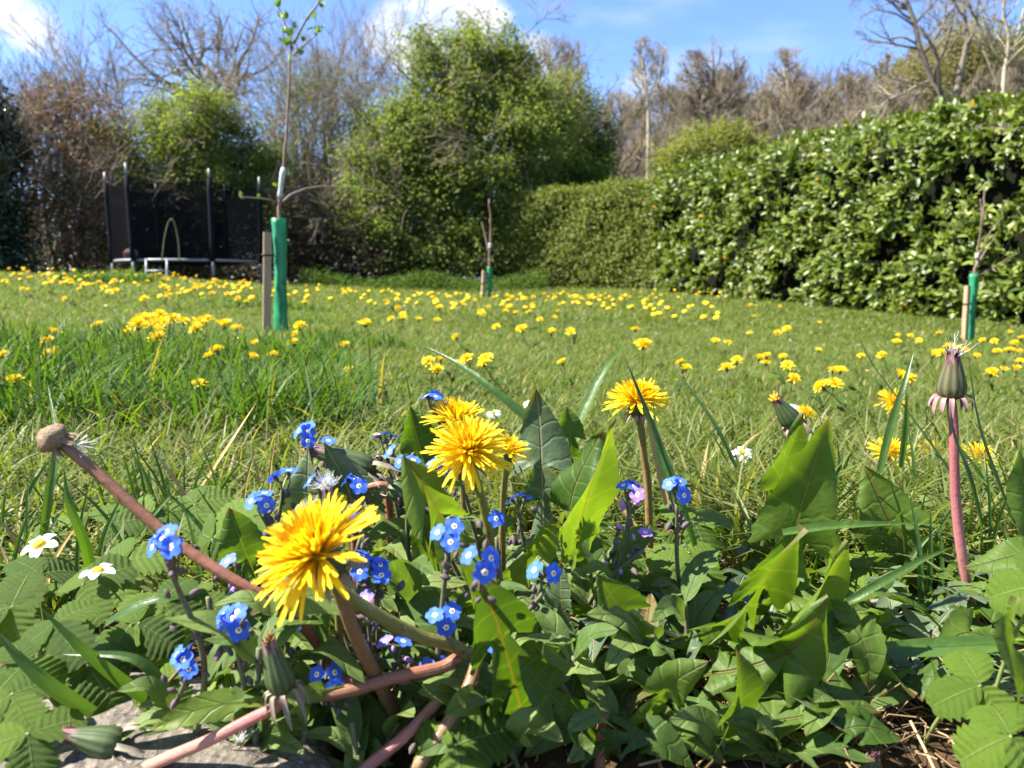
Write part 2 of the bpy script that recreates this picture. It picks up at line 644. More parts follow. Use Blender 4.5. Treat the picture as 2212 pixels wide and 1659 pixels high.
MT['holly'] = foliage_mat('holly_leaf', [(0, (.010, .022, .010)), (.7, (.022, .045, .018)), (1, (.05, .08, .03))], .22, .6, .1, obj=0)
MT['copper'] = foliage_mat('dead_beech_leaf', [(0, (.085, .055, .036)), (.45, (.16, .10, .06)), (.62, (.27, .13, .07)), (.72, (.11, .12, .04)), (.93, (.36, .22, .14)), (1, (.08, .12, .03))], .6, .3, .3, (1.2, 1, .7), obj=0)
MT['mixed'] = foliage_mat('mixed_leaf', [(0, (.13, .07, .045)), (.22, (.17, .10, .06)), (.34, (.10, .13, .04)), (1, (.17, .20, .06))], .6, .3, .35, obj=0)
MT['bramble'] = foliage_mat('bramble_leaf', [(0, (.05, .03, .022)), (.6, (.10, .058, .038)), (.75, (.04, .07, .02)), (1, (.06, .10, .025))], .5, .3, .3, obj=0)

LEAF_V = np.array([(0, 0, 0), (.5, .30, .06), (1, 0, -.04), (.5, -.30, .06)])
LEAF_F = np.array([(0, 1, 2, 3)])


def polylines(rng, start, dirs, length, k, up, wiggle):
    n = len(start)
    pts = np.zeros((n, k, 3))
    pts[:, 0] = start
    d = unit(dirs)
    for i in range(1, k):
        d = unit(d + rng.normal(0, wiggle, (n, 3)) + np.array([0, 0, up]))
        pts[:, i] = pts[:, i - 1] + d * (length / (k - 1))[:, None]
    return pts


def grow(rng, trunks, rads, specs, env=None):
    """specs: (children, ratio lo, ratio hi, angle, up, wiggle, points, tmin)."""
    levels = [(trunks, rads)]
    pts, rad = trunks, rads
    for (n, lo, hi, ang, up, wig, k, tmin) in specs:
        N, kp = pts.shape[:2]
        plen = np.linalg.norm(np.diff(pts, axis=1), axis=2).sum(1)
        w = plen / plen.sum()
        idx = rng.choice(N, n, p=w)
        t = tmin + (1 - tmin) * rng.random(n) ** .8
        f = t * (kp - 1)
        i = np.minimum(f.astype(int), kp - 2)
        u = (f - i)[:, None]
        st = pts[idx, i] * (1 - u) + pts[idx, i + 1] * u
        tan = unit(pts[idx, i + 1] - pts[idx, i])
        perp = unit(np.cross(tan, rng.normal(0, 1, (n, 3))))
        a = np.radians(ang * (0.7 + .6 * rng.random(n)))[:, None]
        dr = tan * np.cos(a) + perp * np.sin(a)
        L = plen[idx] * (lo + (hi - lo) * rng.random(n)) * (1.2 - .65 * t)
        r0 = (rad[idx, i] * (1 - u[:, 0]) + rad[idx, i + 1] * u[:, 0]) * .62
        cp = polylines(rng, st, dr, L, k, up, wig)
        if env is not None:          # keep the crown's outline: twigs that reach past it are cut back
            ec, er = env
            for _ in range(4):
                q = (cp[:, -1] - ec) / er
                out = np.linalg.norm(q, axis=1) > 1 + .07 * np.sin(cp[:, -1, 0] * 3 + cp[:, -1, 2] * 2)
                cp = np.where(out[:, None, None], cp[:, :1] + (cp - cp[:, :1]) * .72, cp)
        cr = r0[:, None] * np.linspace(1, .35, k)[None]
        levels.append((cp, cr))
        pts, rad = cp, cr
    return levels


def build_wood(name, levels, mat, parent, rmin=.0, sides=(7, 5, 4, 3, 3)):
    g = Geo()
    for (p, r), s in zip(levels, sides):
        tubes(g, p, np.maximum(r, rmin), s)
    return g.build(name, mat, parent)


def bare_tree(label, base, trunk_paths, r0, specs, seed, bark, twig, rmin, name='bare_tree', group=None, env=None):
    rng = R0(seed)
    t = thing(name, label, 'tree', base, group)
    tr = np.array([spline(p, 9) for p in trunk_paths])
    rr = np.array([np.linspace(1, .3, 9) * r for r in (r0 if isinstance(r0, (list, tuple)) else [r0] * len(tr))])
    lv = grow(rng, tr, rr, specs, env)
    build_wood('trunk', lv[:2], bark, t, rmin)
    build_wood('crown', lv[2:], twig, t, rmin, (4, 3, 3, 3))
    return t, lv


def ellipsoid_points(rng, n, c, r, shell=3.0):
    d = unit(rng.normal(0, 1, (n, 3)))
    return np.asarray(c) + d * (rng.random(n) ** (1 / shell))[:, None] * np.asarray(r), d


def sprays(g, rng, pos, dirs, per, length, jitter, size, droop=.15, rnd_spread=.25, face_up=.8, tone=None):
    n = len(pos)
    L = length * (.6 + .8 * rng.random(n))
    t = rng.random((n, per))
    p = pos[:, None] + dirs[:, None] * (t * L[:, None])[..., None] + rng.normal(0, jitter, (n, per, 3))
    p[..., 2] -= droop * (t * L[:, None]) ** 1.5
    base = rng.random(n) if tone is None else tone
    r = np.clip(np.repeat(base, per) * .7 + .15 + rng.normal(0, rnd_spread * .5, n * per), 0, 1)
    up = unit(dirs * .5 + np.array([0, 0, face_up]))
    A = rand_rots(rng, n * per, np.repeat(up, per, 0), .55)
    s = size * (.6 + .8 * rng.random(n * per))
    scatter(g, LEAF_V, LEAF_F, A * s[:, None, None], p.reshape(-1, 3), r)


def lobe(x, y, rx, ry, d, rd):
    """An ellipsoid of a crown: where it stands and its radii in metres."""
    return P(x, y, d), (px(rx, d), rd, px(ry, d))


def shrub(name, label, cat, lobes, n_sprays, leaf_mat, leaf, seed, base=None, stems=5, twigs=250, twig_mat=None, per=14, length=.5, jitter=.07, droop=.2,
          shell=3.0, rmin=.004, r0=.05, group=None, twig_up=.04, twig_len=.45, clump=0):
    rng = R0(seed)
    lobes = [lobe(*l) if not isinstance(l[0], np.ndarray) else l for l in lobes]
    c0 = np.mean([l[0] for l in lobes], 0)
    if base is None:
        base = np.array([c0[0], c0[1], float(ground(c0[0], c0[1]))])
    t = thing(name, label, cat, base, group)
    tr = []
    for i in range(stems):
        c, r = lobes[i % len(lobes)]
        top = c + r * rng.normal(0, .25, 3) + np.array([0, 0, r[2] * .55])
        b = base + np.array([rng.normal(0, r[0] * .25), rng.normal(0, .2), 0])
        tr.append(spline([b, b * .6 + top * .4 + rng.normal(0, .12, 3) * r, top], 9))
    tr = np.array(tr)
    rr = np.array([np.linspace(1, .3, 9) * r0 * (.6 + .7 * rng.random()) for _ in tr])
    lv = grow(rng, tr, rr, [(stems * 7, .35, .6, 45, twig_up, .16, 6, .25), (twigs, .35, .7, 40, twig_up, .16, 5, .2), (twigs * 4, twig_len, twig_len * 1.8, 38, twig_up, .14, 4, .1)])
    build_wood('trunk', lv[:2], MT['bark'], t, rmin)
    build_wood('branches', lv[2:], twig_mat or MT['twig'], t, rmin, (4, 3, 3))['kind'] = 'stuff'
    if n_sprays:
        g = Geo()
        if clump:
            small = []
            for c, r in lobes:
                r = np.asarray(r)
                small.append((c, r * .66))
                for p_, d_ in zip(*ellipsoid_points(rng, clump, c, r * .92, 5)):
                    small.append((p_, r * rng.uniform(.20, .40) * np.array([1.15, 1, .8])))
            lobes = small
        vol = np.array([l[1][0] * l[1][2] for l in lobes])
        for (c, r), k in zip(lobes, (n_sprays * vol / vol.sum()).astype(int)):
            p, d = ellipsoid_points(rng, k, c, r, shell)
            dd = unit(d * .8 + rng.normal(0, .45, (k, 3)) + np.array([0, 0, .15]))
            sprays(g, rng, p - dd * length * .4, dd, per, length, jitter, leaf, droop)
        g.build('foliage', leaf_mat, t, smooth=False, kind='stuff')
    return t


def up_path(x, y0, x1, y1, d, bend=0.0, mid=None):
    pts = [P(x, y0, d)]
    if mid:
        pts += [P(a, b, d) for a, b in mid]
    pts.append(P(x1, y1, d))
    return pts


# --- the wood on the hill behind the laurel hedge
T_FINE = [(26, .35, .6, 42, .05, .15, 7, .3), (170, .4, .65, 38, .05, .16, 6, .15), (1100, .4, .7, 36, .03, .16, 5, .1), (2600, .4, .8, 35, .02, .12, 3, .1)]


def hill_base(x, d):
    p = P(x, 300, d)
    return np.array([p[0], d, float(hill_z(p[0], d))])


b = hill_base(1402, 36)
bare_tree('tall slim pale-barked bare tree with a high narrow crown', b,
          [[b, P(1400, 330, 36), P(1400, 240, 36), P(1392, 160, 36), P(1380, 95, 36)], [P(1402, 300, 36), P(1405, 225, 36), P(1428, 165, 36), P(1436, 100, 36)]], [.10, .08],
          [(34, .25, .45, 38, .10, .16, 7, .40), (200, .4, .7, 36, .05, .16, 6, .2), (1100, .4, .8, 34, .04, .14, 4, .1)], 3, MT['bark_pale'], MT['twig_grey'], .006, env=(P(1404, 170, 36), (px(48, 36), 1.3, px(95, 36))))
b = hill_base(1545, 42)
bare_tree('broad round-crowned bare tree standing dark against the sky on the hill', b,
          [[b, P(1545, 300, 42), P(1543, 220, 42), P(1540, 110, 42)], [P(1545, 300, 42), P(1520, 230, 42), P(1490, 160, 42)], [P(1545, 300, 42), P(1575, 220, 42), P(1595, 150, 42)]], [.2, .15, .15],
          [(60, .35, .6, 55, .05, .12, 7, .18), (420, .35, .65, 42, .03, .14, 6, .2), (2200, .4, .75, 38, .02, .14, 5, .1), (5200, .5, .9, 36, .02, .1, 3, .1)], 4, MT['bark'], MT['twig'], .0065, env=(P(1540, 195, 42), (px(90, 42), 2.4, px(105, 42))))
b = hill_base(1705, 44)
bare_tree('pale brown bare tree with a pointed open crown, right of the broad round one', b,
          [[b, P(1704, 300, 44), P(1702, 200, 44), P(1700, 125, 44)]], .15,
          [(60, .35, .55, 48, .08, .12, 7, .10), (340, .4, .65, 38, .05, .13, 6, .2), (1700, .4, .7, 36, .04, .13, 5, .1), (3000, .5, .9, 34, .03, .1, 3, .1)], 5, MT['bark_pale'], MT['twig_brown'], .0065, env=(P(1702, 200, 44), (px(66, 44), 1.9, px(95, 44))))
b = hill_base(2055, 24)
bare_tree('big gnarled bare tree with two crooked pale limbs above the right end of the hedge', b,
          [[b, P(2050, 260, 24), P(2020, 190, 24), P(1985, 100, 24), P(1975, 40, 24), P(1945, -30, 24), P(1930, -120, 24)],
           [P(2060, 260, 24), P(2075, 150, 24), P(2092, 80, 24), P(2078, 20, 24), P(2105, -60, 24), P(2120, -150, 24)],
           [P(2015, 190, 24), P(1975, 180, 24), P(1930, 170, 24), P(1880, 140, 24), P(1850, 130, 24)],
           [P(1988, 100, 24), P(1950, 80, 24), P(1915, 84, 24), P(1870, 60, 24)]], [.12, .105, .035, .04],
          [(40, .18, .36, 48, .02, .22, 7, .25), (200, .4, .7, 42, .0, .2, 6, .2), (900, .4, .7, 40, .0, .18, 5, .1)], 6, MT['bark_mid'], MT['twig_grey'], .0055)
b = hill_base(2165, 26)
bare_tree('pale bare tree with a forked trunk at the far right edge above the hedge', b,
          [[b, P(2168, 180, 26), P(2172, 140, 26), P(2180, 80, 26), P(2165, 20, 26), P(2180, -50, 26)], [P(2172, 150, 26), P(2195, 90, 26), P(2212, 20, 26), P(2240, -60, 26)],
           [P(2160, 190, 26), P(2140, 150, 26), P(2125, 110, 26)]], [.085, .065, .03],
          [(24, .2, .36, 45, .03, .18, 6, .3), (120, .4, .7, 40, .02, .18, 5, .2), (500, .4, .7, 38, .0, .16, 4, .1)], 7, MT['bark_pale'], MT['twig_grey'], .0055)
b = hill_base(1195, 24)
bare_tree('bare twiggy tree showing behind the top right of the big green tree', b,
          [[b, P(1195, 330, 24), P(1192, 200, 24), P(1185, 110, 24)], [P(1195, 280, 24), P(1215, 190, 24), P(1235, 110, 24)], [P(1195, 280, 24), P(1165, 190, 24), P(1155, 110, 24)]], .09,
          [(30, .3, .5, 42, .05, .15, 6, .3), (180, .4, .65, 38, .04, .16, 5, .2), (1300, .4, .8, 36, .02, .14, 4, .1)], 8, MT['bark'], MT['twig'], .005, env=(P(1198, 170, 24), (px(70, 24), 1.2, px(92, 24))))

rng = R0(77)
fill = [(1340, 50, 190), (1385, 54, 200), (1440, 52, 175), (1480, 48, 190), (1590, 50, 200), (1650, 50, 190), (1735, 52, 205), (1790, 48, 190), (1835, 52, 150), (1870, 50, 160), (1915, 50, 120), (1960, 46, 120), (2000, 48, 95), (1760, 40, 235), (1850, 38, 215), (1350, 38, 265), (1620, 38, 240), (1930, 40, 170), (2140, 42, 140), (2190, 44, 120)]
WOOD = ['low leafless tree in the wood, between the dark green tree and the slim pale one', 'leafless tree close behind the left side of the slim pale one', 'leafless tree touching the right side of the slim pale one',
        'leafless tree under the left side of the broad round crown', 'leafless tree under the right side of the broad round crown', 'leafless tree between the broad round crown and the pointed one',
        'leafless tree close behind the right side of the pointed crown', 'leafless tree a little right of the pointed crown', 'taller leafless tree at the left foot of the willow hillside',
        'leafless tree left of the gnarled limbs, highest on the slope', 'leafless tree behind the left gnarled limb', 'leafless tree just left of the willow', 'leafless tree in front of the willow top',
        'low bushy leafless tree below the pointed crown', 'low bushy leafless tree under the lowest gnarled branch', 'low bushy leafless tree at the left end of the wood', 'low bushy leafless tree just above the light green bush',
        'low leafless tree at the foot of the gnarled tree', 'leafless tree between the gnarled tree and the forked pale one', 'leafless tree behind the forked pale trunk at the right edge']
for i, (x, d, ytop) in enumerate(fill):
    b = hill_base(x, d)
    top = P(x + rng.normal(0, 8), ytop, d)
    h = max(top[2] - b[2], 2.5)
    wd = h * .28
    paths = [[b, b + (rng.normal(0, .2), 0, h * .5), b + (rng.normal(0, .5), 0, h)],
             [b + (0, 0, h * .2), b + (-wd * .6, 0, h * .55), b + (-wd, .3, h * .85)],
             [b + (0, 0, h * .2), b + (wd * .6, 0, h * .55), b + (wd, -.3, h * .85)]]
    bare_tree(WOOD[i], b, paths, .13,
              [(34, .3, .6, 48, .06, .14, 6, .08), (240, .4, .65, 40, .04, .15, 5, .1), (1500, .5, .9, 38, .03, .13, 4, .1)], 100 + i,
              MT['bark'], [MT['twig_brown'], MT['twig_grey'], MT['twig'], MT['twig_brown']][i % 4], .007, group='leafless trees filling the wood on the hill', env=(b * .35 + top * .65, (h * .34, h * .3, h * .40)))

shrub('willow_tree', 'yellowish green willow just coming into leaf, on the hill behind the gnarled bare tree', 'tree',
      [(2050, 150, 95, 75, 46, 4), (1985, 190, 70, 60, 45, 3), (2120, 130, 70, 70, 47, 3.5), (2070, 90, 45, 40, 46, 2)], 1500, MT['willow'], .16, 21, base=hill_base(2050, 46), per=14, length=1.4, jitter=.18, rmin=.014, r0=.16, twigs=300, twig_mat=MT['twig_brown'])
shrub('evergreen_tree', 'dark evergreen tree at the right edge, high on the hill behind the hedge', 'tree',
      [(2200, 140, 50, 70, 50, 3), (2260, 110, 60, 80, 50, 3)], 900, MT['darkgreen'], .22, 22, base=hill_base(2215, 50), per=12, length=1.2, jitter=.2, rmin=.012, r0=.14, twigs=120)
shrub('green_bush', 'light green rounded bush peeping over the low end of the laurel hedge', 'bush',
      [(1540, 330, 90, 55, 19, 1.2), (1470, 350, 60, 40, 19, 1), (1600, 345, 60, 45, 19, 1), (1570, 296, 45, 26, 19, .8)], 1300, MT['yellowgreen'], .075, 23, per=16, length=.4, jitter=.06, r0=.04, twigs=120)

# --- shrubs and trees along the far edge of the lawn, right to left
shrub('hawthorn_tree', 'big green hawthorn tree just in leaf, tallest thing behind the lawn', 'tree',
      [(1000, 330, 225, 150, 15.2, 1.9), (1000, 200, 185, 100, 15.2, 1.6), (1070, 120, 80, 60, 15.2, .9), (920, 140, 85, 60, 15.2, .9), (840, 300, 110, 95, 14.9, 1.1), (1150, 260, 120, 120, 15.6, 1.2),
       (900, 440, 130, 110, 14.4, 1.0), (1040, 470, 150, 110, 14.8, 1.1), (800, 420, 70, 45, 14.3, .6), (960, 545, 110, 70, 14.4, .8), (800, 490, 80, 55, 14.0, .5), (870, 560, 80, 50, 13.9, .5), (1050, 560, 70, 60, 14.4, .6), (1010, 80, 40, 40, 15.2, .5), (1120, 130, 35, 40, 15.2, .4)],
      9800, MT['hawthorn'], .062, 31, base=np.array([.2, 15.2, .22]), stems=9, twigs=500, per=16, length=.62, jitter=.055, droop=.3, shell=2.2, rmin=.005, r0=.075, twig_mat=MT['twig'], clump=11)
shrub('budding_tree', 'yellow-green tree behind the right shoulder of the big hawthorn', 'tree',
      [(1215, 300, 70, 130, 17.5, 1.0), (1235, 220, 50, 70, 17.5, .8)], 900, MT['yellowgreen'], .06, 32, per=15, length=.5, jitter=.07, r0=.06, twigs=160)
shrub('dark_green_tree', 'darker green rounded tree at the right end of the green mass above the clipped hedge', 'tree',
      [(1265, 310, 60, 90, 18, 1.1), (1225, 380, 100, 45, 17, .8), (1285, 350, 38, 60, 18, .8), (1190, 400, 120, 40, 16.6, .7)], 1300, MT['darkgreen'], .07, 33, per=15, length=.5, jitter=.07, r0=.07, twigs=140)
shrub('twiggy_bush', 'tall brown twiggy bush with a few copper and green leaves, left of the big hawthorn', 'bush',
      [(650, 340, 90, 150, 15.5, .9), (730, 280, 80, 130, 15.8, .9), (690, 190, 100, 70, 15.8, .8), (600, 420, 60, 120, 15.3, .7)], 900, MT['mixed'], .055, 34, stems=12, twigs=480, per=10, length=.6, jitter=.1, r0=.03, shell=2, rmin=.0028, twig_up=.12, twig_len=.6)
shrub('bramble_thicket', 'low tangle of brown brambles at the lawn edge under the twiggy bush', 'thicket',
      [(690, 520, 120, 85, 14.0, .6), (800, 555, 90, 60, 13.9, .5), (620, 560, 60, 55, 13.8, .5), (720, 450, 90, 60, 14.4, .5)], 1100, MT['bramble'], .06, 35, stems=12, twigs=220, per=12, length=.4, jitter=.08, r0=.014, shell=2, rmin=.004, twig_up=-.02, twig_len=.6)
shrub('hawthorn_bush', 'fresh green hawthorn bush rising behind the trampoline', 'bush',
      [(420, 290, 130, 100, 13.9, .9), (340, 330, 90, 70, 13.8, .7), (500, 330, 70, 80, 14, .7), (470, 240, 60, 50, 13.9, .5), (250, 320, 70, 60, 13.9, .5), (430, 390, 120, 50, 13.6, .5), (310, 400, 80, 60, 13.6, .5), (565, 370, 55, 70, 14, .5), (340, 250, 60, 40, 13.9, .5), (200, 380, 50, 50, 13.7, .4)], 3000, MT['hawthorn'], .056, 36, stems=8, twigs=420, per=15, length=.5, jitter=.06, droop=.25, r0=.04, shell=2.2, rmin=.0045, clump=8)
shrub('beech_bush', 'brown bush still holding its dead copper leaves, left of the trampoline', 'bush',
      [(130, 430, 110, 130, 13.3, .8), (200, 330, 100, 100, 13.6, .7), (90, 300, 80, 100, 13.6, .7), (200, 500, 80, 90, 13.2, .6), (140, 230, 110, 50, 13.8, .5)], 1500, MT['copper'], .06, 37, stems=14, twigs=520, per=11, length=.5, jitter=.09, r0=.028, shell=2, rmin=.0028, twig_up=.12, twig_len=.6)
shrub('dead_leaf_bush', 'dark bush with dead brown leaves directly behind the trampoline net', 'bush',
      [(400, 500, 140, 110, 14.0, .5), (520, 470, 90, 100, 14.2, .5), (290, 540, 80, 70, 13.8, .5)], 1100, MT['bramble'], .06, 38, stems=10, twigs=450, per=12, length=.45, jitter=.08, r0=.022, shell=2, rmin=.0045)
shrub('holly_bush', 'very dark glossy holly at the left edge', 'bush',
      [(-20, 400, 60, 210, 12.6, .7), (20, 520, 50, 90, 12.4, .5), (-60, 300, 60, 150, 12.6, .7), (10, 290, 32, 80, 12.7, .4)], 1300, MT['holly'], .075, 39, stems=6, twigs=120, per=13, length=.35, jitter=.06, r0=.04)
b = np.array([P(430, 300, 18)[0], 18.0, .25])
bare_tree('gnarled bare tree with crooked dark limbs against the sky behind the trampoline', b,
          [[b, P(440, 350, 18), P(455, 240, 18), P(440, 180, 18), P(400, 110, 18), P(350, 50, 18)], [P(455, 250, 18), P(470, 190, 18), P(455, 150, 18), P(425, 130, 18), P(400, 70, 18), P(385, 20, 18)],
           [P(450, 250, 18), P(500, 190, 18), P(520, 130, 18), P(545, 90, 18), P(560, 30, 18)], [P(455, 240, 18), P(400, 200, 18), P(330, 160, 18), P(270, 100, 18), P(240, 60, 18)],
           [P(500, 190, 18), P(470, 130, 18), P(480, 70, 18), P(470, 20, 18)], [P(510, 170, 18), P(570, 150, 18), P(620, 100, 18)]], [.085, .07, .06, .05, .045, .04],
          [(54, .2, .42, 50, .03, .22, 7, .25), (280, .4, .7, 42, .02, .2, 6, .15), (1300, .4, .75, 40, .0, .18, 5, .1)], 41, MT['bark_mid'], MT['twig_grey'], .0036)
for i, (x, d, yt, lab) in enumerate([(60, 16, 140, 'slender leafless saplings reaching above the holly'), (215, 16.5, 70, 'slender leafless saplings reaching above the beech bush'), (770, 17.5, 55, 'slender leafless saplings reaching up left of the big hawthorn'), (640, 17.5, 90, 'slender leafless saplings behind the twiggy bush')]):
    b = np.array([P(x, 300, d)[0], d, .25])
    r2 = R0(50 + i)
    paths = [[b + (r2.normal(0, .2), 0, 0), P(x + r2.normal(0, 40), 330, d), P(x + r2.normal(0, 70), yt + abs(r2.normal(0, 60)), d)] for _ in range(9)]
    bare_tree(lab, b, paths, .03, [(70, .2, .4, 32, .1, .14, 6, .4), (300, .4, .7, 32, .06, .14, 5, .1), (600, .5, .8, 30, .04, .12, 3, .1)], 60 + i, MT['twig'], MT['twig'], .0032, name='bare_sapling')

shrub('ivy_hedge', 'dark overgrown bramble bank low down behind the trampoline and bushes', 'hedge',
      [(60, 520, 130, 110, 17.0, .5), (230, 480, 130, 140, 17.2, .5), (420, 470, 150, 150, 17.4, .5), (600, 450, 150, 160, 17.2, .5), (760, 470, 140, 150, 17.0, .5), (930, 500, 150, 130, 17.2, .5), (1080, 520, 120, 100, 17.0, .5), (-80, 500, 100, 150, 17, .5), (320, 560, 400, 50, 16.6, .4), (850, 570, 300, 45, 16.6, .4), (470, 592, 140, 32, 16.2, .3), (650, 592, 140, 32, 16.2, .3), (300, 592, 140, 32, 16.2, .3)],
      5600, MT['bramble'], .085, 46, stems=20, twigs=500, per=14, length=.5, jitter=.1, r0=.03, shell=1.6, rmin=.006)
# woodland floor: brown-grey brushwood over the hillside
rng = R0(6)
g = Geo()
n = 7000
xx, yy = rng.uniform(-1, 42, n), rng.uniform(30, 58, n)
hh = rng.random(n) ** 1.6 * 2.6
pp = np.stack([xx, yy, hill_z(xx, yy) + hh], 1)
dd_ = unit(rng.normal(0, .35, (n, 3)) + np.array([0, 0, 1.0]))
LEAF_V2 = np.array([(0, 0, 0), (.5, .018, .0), (1, 0, 0), (.5, -.018, .0)])
A_ = []
t_ = rng.random((n, 9))
p9 = (pp[:, None] + rng.normal(0, .35, (n, 9, 3))).reshape(-1, 3)
z9 = unit(np.repeat(dd_, 9, 0) + rng.normal(0, .6, (n * 9, 3)))
s9 = unit(np.cross(z9, rng.normal(0, 1, (n * 9, 3))))
A_ = np.stack([z9, s9, np.cross(z9, s9)], 2) * rng.uniform(.5, 1.3, n * 9)[:, None, None]
scatter(g, LEAF_V2, LEAF_F, A_, p9, np.clip(np.repeat(rng.random(n), 9) + rng.normal(0, .15, n * 9), 0, 1))
MT['brushwood'] = foliage_mat('brushwood', [(0, (.095, .08, .052)), (.5, (.165, .14, .09)), (1, (.23, .20, .13))], .9, .1, .15, (1, 1, 1), obj=0)
g.build('brushwood', MT['brushwood'], origin=(15, 45, 8), smooth=False, kind='stuff')

# nettles and coarse grass where the lawn meets the trees
rng = R0(5)
g = Geo()
n = 2600
xx = rng.uniform(-3.6, .6, n)
yy = 13.3 + rng.normal(0, .35, n)
pp = np.stack([xx, yy, ground(xx, yy) + rng.random(n) * .11 * (1 + np.sin(xx * 3.1))], 1)
sprays(g, rng, pp, unit(rng.normal(0, .5, (n, 3)) + np.array([0, 0, 1])), 8, .14, .03, .04, .1)
g.build('nettle_bed', MT['darkgreen'], origin=(-1, 13.3, .2), smooth=False, kind='stuff')

# ------------------------------------------------------------------ hedges
MT['laurel'] = foliage_mat('laurel_leaf', [(0, (.034, .06, .009)), (.4, (.09, .13, .015)), (.85, (.19, .225, .035)), (.955, (.24, .27, .06)), (.975, (.5, .28, .03)), (1, (.6, .25, .04))], .42, .5, .25, (1.6, 1.7, .4), obj=0)
MT['privet'] = foliage_mat('privet_leaf', [(0, (.07, .10, .014)), (.5, (.14, .17, .025)), (1, (.22, .235, .045))], .5, .3, .3, obj=0)
MT['core'] = simple_mat('hedge_shade_core', (.009, .009, .005), .95, .05, 8, .5)  # near-black: the shade inside the hedges put into the colour

# laurel leaf: a folded, slightly arched oval
tt = np.linspace(0, 1, 6)
wd = .20 * np.sin(np.pi * tt ** .85) ** .8
lv_, luv = [], []
for t_, w_ in zip(tt, wd):
    for s_ in (-1, 0, 1):
        lv_.append((t_, s_ * w_, .18 * w_ * abs(s_) * 2 - .22 * t_ ** 2 + .06 * t_))
        luv.append((s_ * .5 + .5, t_))
LAUREL_V, LAUREL_UV, LAUREL_F = np.array(lv_), np.array(luv), grid_faces(6, 3)


def hedge_surface(rng, n, path, tops, thick, bump_amp, seed):
    """Random points and outward normals on a hedge's front face and top; path runs along the foot of the front face."""
    path = np.asarray(path, float)
    seg = np.linalg.norm(np.diff(path, axis=0), axis=1)
    cum = np.concatenate([[0], np.cumsum(seg)]) / seg.sum()
    s = rng.random(n)
    x, y = np.interp(s, cum, path[:, 0]), np.interp(s, cum, path[:, 1])
    top = np.interp(s, cum, tops)
    i = np.clip(np.searchsorted(cum, s) - 1, 0, len(seg) - 1)
    tg = np.diff(path, axis=0)[i] / seg[i][:, None]
    nrm = np.stack([-tg[:, 1], tg[:, 0], np.zeros(n)], 1)      # to the left of the path
    gz = ground(x, y)
    h = top - gz
    front = rng.random(n) < .78
    zf = gz + h * rng.random(n) ** .95
    depth = np.where(front, 0, rng.random(n) * thick)
    z = np.where(front, zf, top)
    lump = bump_amp * (np.sin(s * seg.sum() * 2.3 + seed) * np.sin(z * 3.1 + s * 5) + .6 * np.sin(s * seg.sum() * 5.1 + z * 4.7))
    fr = (z - gz) / h
    inset = np.where(front, .10 * np.clip((fr - .85) / .15, 0, 1) ** 2 + .07 * np.clip((.12 - fr) / .12, 0, 1), 0)
    p = np.stack([x, y, z], 1) + nrm * (lump * np.where(front, 1, 0) - inset - depth)[:, None]
    p[:, 2] += np.where(front, 0, lump * .5 + .03 - .06 * (depth > thick * .9))
    nn = np.where(front[:, None], nrm + np.array([0, 0, .15]), np.array([0, 0, 1.0]) + .2 * nrm)
    return p, unit(nn), s


def hedge_shade_core(parent, path, tops, thick, inset):  # solid box added inside the foliage to block light, standing in for inner twigs
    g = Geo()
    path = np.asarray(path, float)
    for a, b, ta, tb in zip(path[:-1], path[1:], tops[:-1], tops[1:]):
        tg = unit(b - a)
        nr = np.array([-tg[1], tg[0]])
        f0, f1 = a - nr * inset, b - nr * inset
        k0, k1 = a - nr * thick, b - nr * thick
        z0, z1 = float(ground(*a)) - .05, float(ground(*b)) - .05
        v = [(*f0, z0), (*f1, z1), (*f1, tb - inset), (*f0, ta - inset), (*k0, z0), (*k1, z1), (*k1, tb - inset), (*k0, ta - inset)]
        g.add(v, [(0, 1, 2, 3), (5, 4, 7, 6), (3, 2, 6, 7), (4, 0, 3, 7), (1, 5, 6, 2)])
    return g.build('shade_core', MT['core'], parent, smooth=False)


# clipped hedge at the back
ph_path, ph_top = [(2.35, 12.0), (1.2, 13.1), (-.22, 14.2)], [1.86, 1.88, 1.86]
rng = R0(8)
ph = thing('clipped_hedge', 'neatly clipped small-leaved hedge at the back, between the hawthorn and the laurel hedge', 'hedge', (1.2, 13.2, float(ground(1.2, 13.2))))
hedge_shade_core(ph, ph_path, ph_top, .9, .14)
g = Geo()
p, nn, s = hedge_surface(rng, 5200, ph_path, ph_top, .9, .05, 1.0)
nn_ = unit(nn + rng.normal(0, .35, nn.shape) + np.array([0, 0, .35]))
sprays(g, rng, p - nn_ * .11, nn_, 9, .17, .03, .042, 0, face_up=.6)
# end face
p = np.stack([np.full(700, -.22), rng.uniform(14.2, 15, 700), .2 + rng.random(700) * 1.65], 1) + rng.normal(0, .04, (700, 3))
sprays(g, rng, p, unit(np.array([-1, 0, .4]) + rng.normal(0, .3, (700, 3))), 9, .15, .03, .042, 0, face_up=.6)
g.build('foliage', MT['privet'], ph, smooth=False, kind='stuff')

